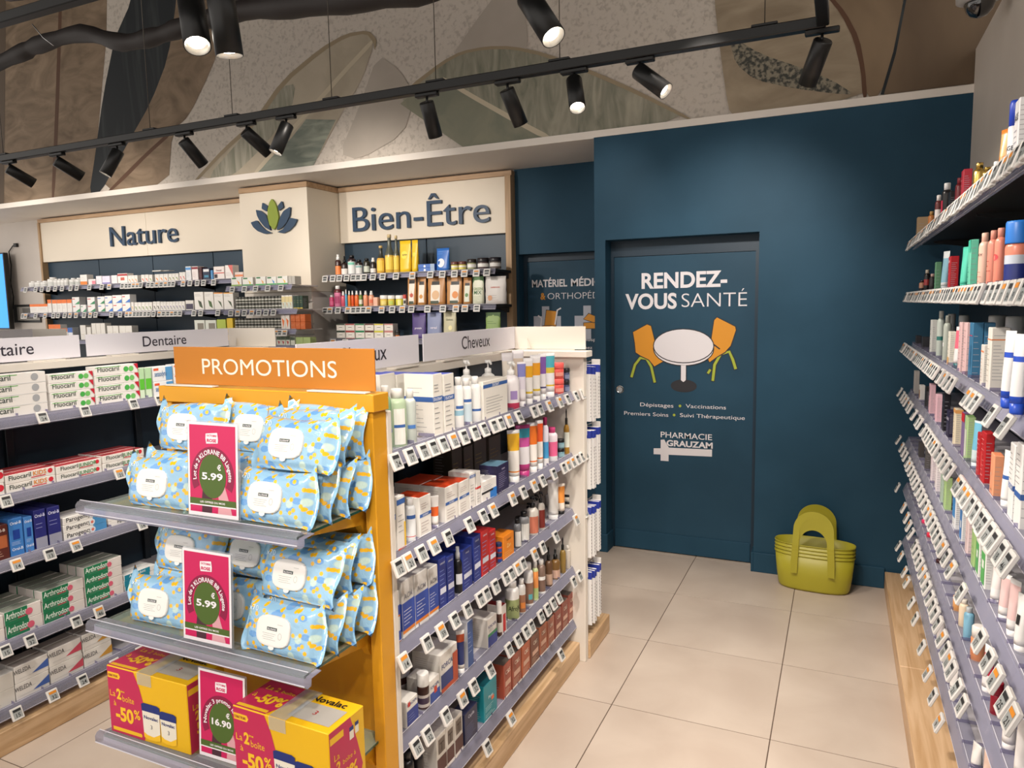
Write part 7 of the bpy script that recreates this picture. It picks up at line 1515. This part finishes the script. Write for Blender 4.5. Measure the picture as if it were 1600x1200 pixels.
def spot(x, y, z, d, label, L=.125, R=.029, power=0, ang=40, stem=.03, grp='spotlights on the long track'):
    """track spotlight hanging at (x, y, z) below its track, pointing along d"""
    t = thing('track_spotlight', label, 'spotlight', (x, y, z), 0, grp); d = Vector(d).normalized()
    g = G(); g.bbox(-.05,.05,-.014,.014,-.032,-.0175,M_BLACK,.003); g.build('track_adapter', t)
    piv = Vector((0,0,-.032-stem)); g = G(); g.tube([(0,0,-.03),tuple(piv)], .005, M_BLACK, 6); g.build('stem', t)
    q = d.to_track_quat('-Z','Y').to_matrix(); c0 = piv
    g = G(); ring = [(R*.9,.012),(R,.008),(R,-L),(R*.93,-L),(R*.88,-L+.012),(R*.6,-L+.016)]
    g.lathe(ring, M_BLACK, 20, mats=[M_BLACK,M_BLACK,M_BLACK,M_REF,M_REF])
    g.v = [tuple(c0+q@Vector(v)) for v in g.v]; g.build('lamp_head', t)
    if power:
        g = G(); g.lathe([(R*.6,-L+.013),(R*.58,-L+.011)], M_LENS, 16); g.v = [tuple(c0+q@Vector(v)) for v in g.v]; g.build('lamp_lens', t)
        p = Vector((x,y,z))+c0+d*(L+.01); lamp('SPOT', p, p+d, power*1.6, (1,.9,.8), .02, ang, .7)
SP = [(-4.156,(.35,.95,-.60),10,'first from the left'),(-3.749,(.35,.95,-.60),10,'second from the left'),(-3.291,(-.3,-.4,-.9),20,'third from the left, lit'),(-2.827,(.2,.7,-.8),10,'fourth from the left'),
 (-2.442,(.35,.8,-.66),10,'fifth from the left'),(-2.214,(-.25,-.35,-.93),20,'sixth from the left, lit'),(-1.504,(0,.5,-.94),16,'hanging straight, seventh from the left'),(-1.155,(.2,.55,-.9),14,'eighth from the left'),
 (-.893,(.25,-.45,-.85),14,'facing the viewer, ninth from the left'),(-.654,(.72,-.12,-.62),14,'tenth from the left, tilted right'),(-.08,(-.38,.6,-.85),14,'at the track corner')]
for x, d, p, lab in SP: spot(x, 2.52, TZ, d, 'black cylinder spotlight on the long track, '+lab, power=p, ang=70)
G2_ = 'near spotlights overhead'
spot(-1.68, 1.55, 2.52, (.35,-.25,-.8), 'large black spotlight with lit lens, top left overhead', .16, .036, 12, 60, .03, G2_)
spot(-1.52, 1.50, 2.50, (.02,.12,-1), 'large black spotlight hanging straight, top left overhead', .16, .036, 6, 60, .03, G2_)
spot(-.80, 1.90, 2.49, (.5,-.2,-.75), 'large black spotlight with lit lens, top centre overhead', .15, .034, 12, 60, .03, G2_)
# wall washers on further tracks (out of view) that make the scallops on the blue wall and light the back units
for x, y, tx, tz, p, a in [(-.5,2.75,-.55,1.75,58,58),(-1.35,3.2,-1.38,1.9,8,50),(-3.1,2.7,-3.1,1.9,44,64),(-4.3,2.7,-4.25,2.1,26,50),(-5.6,2.6,-5.6,1.95,42,64),(-6.9,2.6,-6.9,1.9,42,64),(-8.3,2.7,-8.4,1.8,14,60)]:
    lamp('SPOT', (x,y,2.58), (tx,5.0 if x < -1 else 4.34,tz), p*(1.9 if x > -1 else 2.6), (1,.91,.82), .05, a, 1.0)
# flexible ducts
g = G(); P = [(-5.6,3.28),(-5.061,3.335),(-4.856,3.36),(-4.417,3.36),(-4.074,3.25),(-3.791,3.235),(-3.524,3.25),(-3.079,3.26),(-2.631,3.215),(-2.144,3.17),(-1.774,3.16),(-1.3,3.3)]
PT = []
for i in range(len(P)-1):
    for s in range(4):
        a = P[max(i-1,0)]; b = P[i]; c = P[i+1]; d = P[min(i+2,len(P)-1)]; u = s/4
        f = lambda k: .5*((2*b[k])+(-a[k]+c[k])*u+(2*a[k]-5*b[k]+4*c[k]-d[k])*u*u+(-a[k]+3*b[k]-3*c[k]+d[k])*u**3)
        PT.append((f(0), 3.2, f(1)))
g.tube(PT, .05, mat('2c2624',.6), 14, rs=[.05+.006*math.sin(i*1.7)+.02*max(0,min(1,(i-26)/6)) for i in range(len(PT))])
g.build('flexible_duct', label='thick black flexible duct sagging across the top left', category='duct')
g = G(); g.tube([(-4.9,3.05,3.66),(-4.2,3.05,3.58),(-3.4,3.05,3.53),(-2.4,3.05,3.42),(-1.6,3.05,3.45)], .07, mat('3a3032',.5), 14); g.build('flexible_duct', label='brownish duct above the black one, at the top edge', category='duct')
g = G()
for k in range(3):
    g.tube([(-2.33+.09*k+.04*math.sin(a), 3.12, 3.25+.05*math.cos(a)) for a in [i*math.pi/6-2.6 for i in range(11)]], .006, mat('2a2220',.5), 6)
g.build('cable_coil', label='coiled dark cable hanging on the duct', category='cable')
g = G(); g.tube([(-4.75,3.1,3.44),(-4.70,3.13,3.36),(-4.62,3.14,3.30)], .003, M_CHR, 5); g.build('cable_tie', label='thin silver wire tie around the black duct', category='wire')
# dome camera
t = thing('security_camera', 'white dome security camera with smoked bubble at the top right', 'camera', (.462, 3.5, 2.76))
g = G(); g.lathe([(.056,.0),(.083,.012),(.085,.05),(.07,.07),(.03,.09),(.03,.3)], mat('b9b4ae',.4), 24); g.build('camera_housing', t)
g = G(); g.lathe([(.01,-.055),(.03,-.048),(.046,-.03),(.054,-.008),(.055,.004)], mat('0e0e10',.06,0,.9,coat=1), 20); g.build('camera_dome', t, label='smoked dome')
g = G(); g.bbox(-.03,.11,-.03,.03,.29,.32,mat('9a948c',.5),.004); g.bbox(.09,.12,-.04,.04,.05,.32,mat('9a948c',.5),.004); g.build('camera_bracket', t)

# ================================================================== GREEN BASKETS
M_LIME = mat('aaa22c', .42, 0, .5)
def basket_meshes():
    A, B_, H = .205, .092, .20; n = 40; th = .003
    def sup(a, b, t, e=2.6): c, s = math.cos(t), math.sin(t); k = (abs(c)**e+abs(s)**e)**(-1/e); return a*c*k, b*s*k
    g = G(); V = []; rings = [(.86,0),(.90,.012),(.95,.08),(1.0,H)]
    inn = [(1.0,H),(.95,.08),(.89,.015),(.85,.006)]
    for s, z in rings: V += [(*sup(A*s, B_*s, 2*math.pi*i/n), z) for i in range(n)]
    for s, z in inn: V += [(*sup(A*s-th, B_*s-th, 2*math.pi*i/n), z) for i in range(n)]
    F = []
    for k in range(7): F += [(k*n+i, k*n+(i+1)%n, (k+1)*n+(i+1)%n, (k+1)*n+i) for i in range(n)]
    F += [tuple(range(n))[::-1], tuple(7*n+i for i in range(n))]
    g.add(V, F, M_LIME, True)
    # raised rim line
    g.tube([(*sup(A*1.002+.001, B_*1.002+.001, 2*math.pi*i/n), H-.002) for i in range(n+1)], .0028, M_LIME, 6)
    body = g.mesh('tub_body')
    hs = []
    for sd in (-1, 1):
        g = G(); m = 20; outer = []; inner = []
        for i in range(m+1):
            a = math.pi*i/m; outer.append((.102*math.cos(a), .29+.102*math.sin(a))); inner.append((.070*math.cos(a), .272+.078*math.sin(a)))
        O = [(.112,.10)]+[(.106,.2)]+outer+[(-.106,.2),(-.112,.10)]; I = [(.078,.10)]+[(.074,.2)]+inner+[(-.074,.2),(-.078,.10)]
        def yy(x, z): return sd*(B_*(.95+.05*min(1,z/.2))+.004-max(0,z-.2)*.10)
        k = len(O); V = []
        for dy in (0, sd*.0045): V += [(x, yy(x,z)+dy, z) for x, z in O]+[(x, yy(x,z)+dy, z) for x, z in I]
        F = []
        for i in range(k-1):
            F += [(i,i+1,k+i+1,k+i),(2*k+i,3*k+i,3*k+i+1,2*k+i+1),(i,2*k+i,2*k+i+1,i+1),(k+i,k+i+1,3*k+i+1,3*k+i)]
        F += [(0,k,3*k,2*k),(k-1,3*k-1,4*k-1,2*k-1)]
        g.add(V, F, M_LIME, False)
        hs.append(g.mesh('loop_handle'))
    return body, hs
bb, bh = basket_meshes()
for k in range(4):
    o = thing('flexible_basket', 'lime green basket with loop handles by blue wall, %s in the nest' % ['lowest','second from bottom','second from top','topmost'][k], 'basket', (-.10, 4.205, .004+.02*k), .0, 'nested green baskets')
    o.rotation_euler = (0, 0, -.06); o.scale = (1,1,1)
    link('tub_body', bb, o)
    for h in bh: link('loop_handle', h, o)
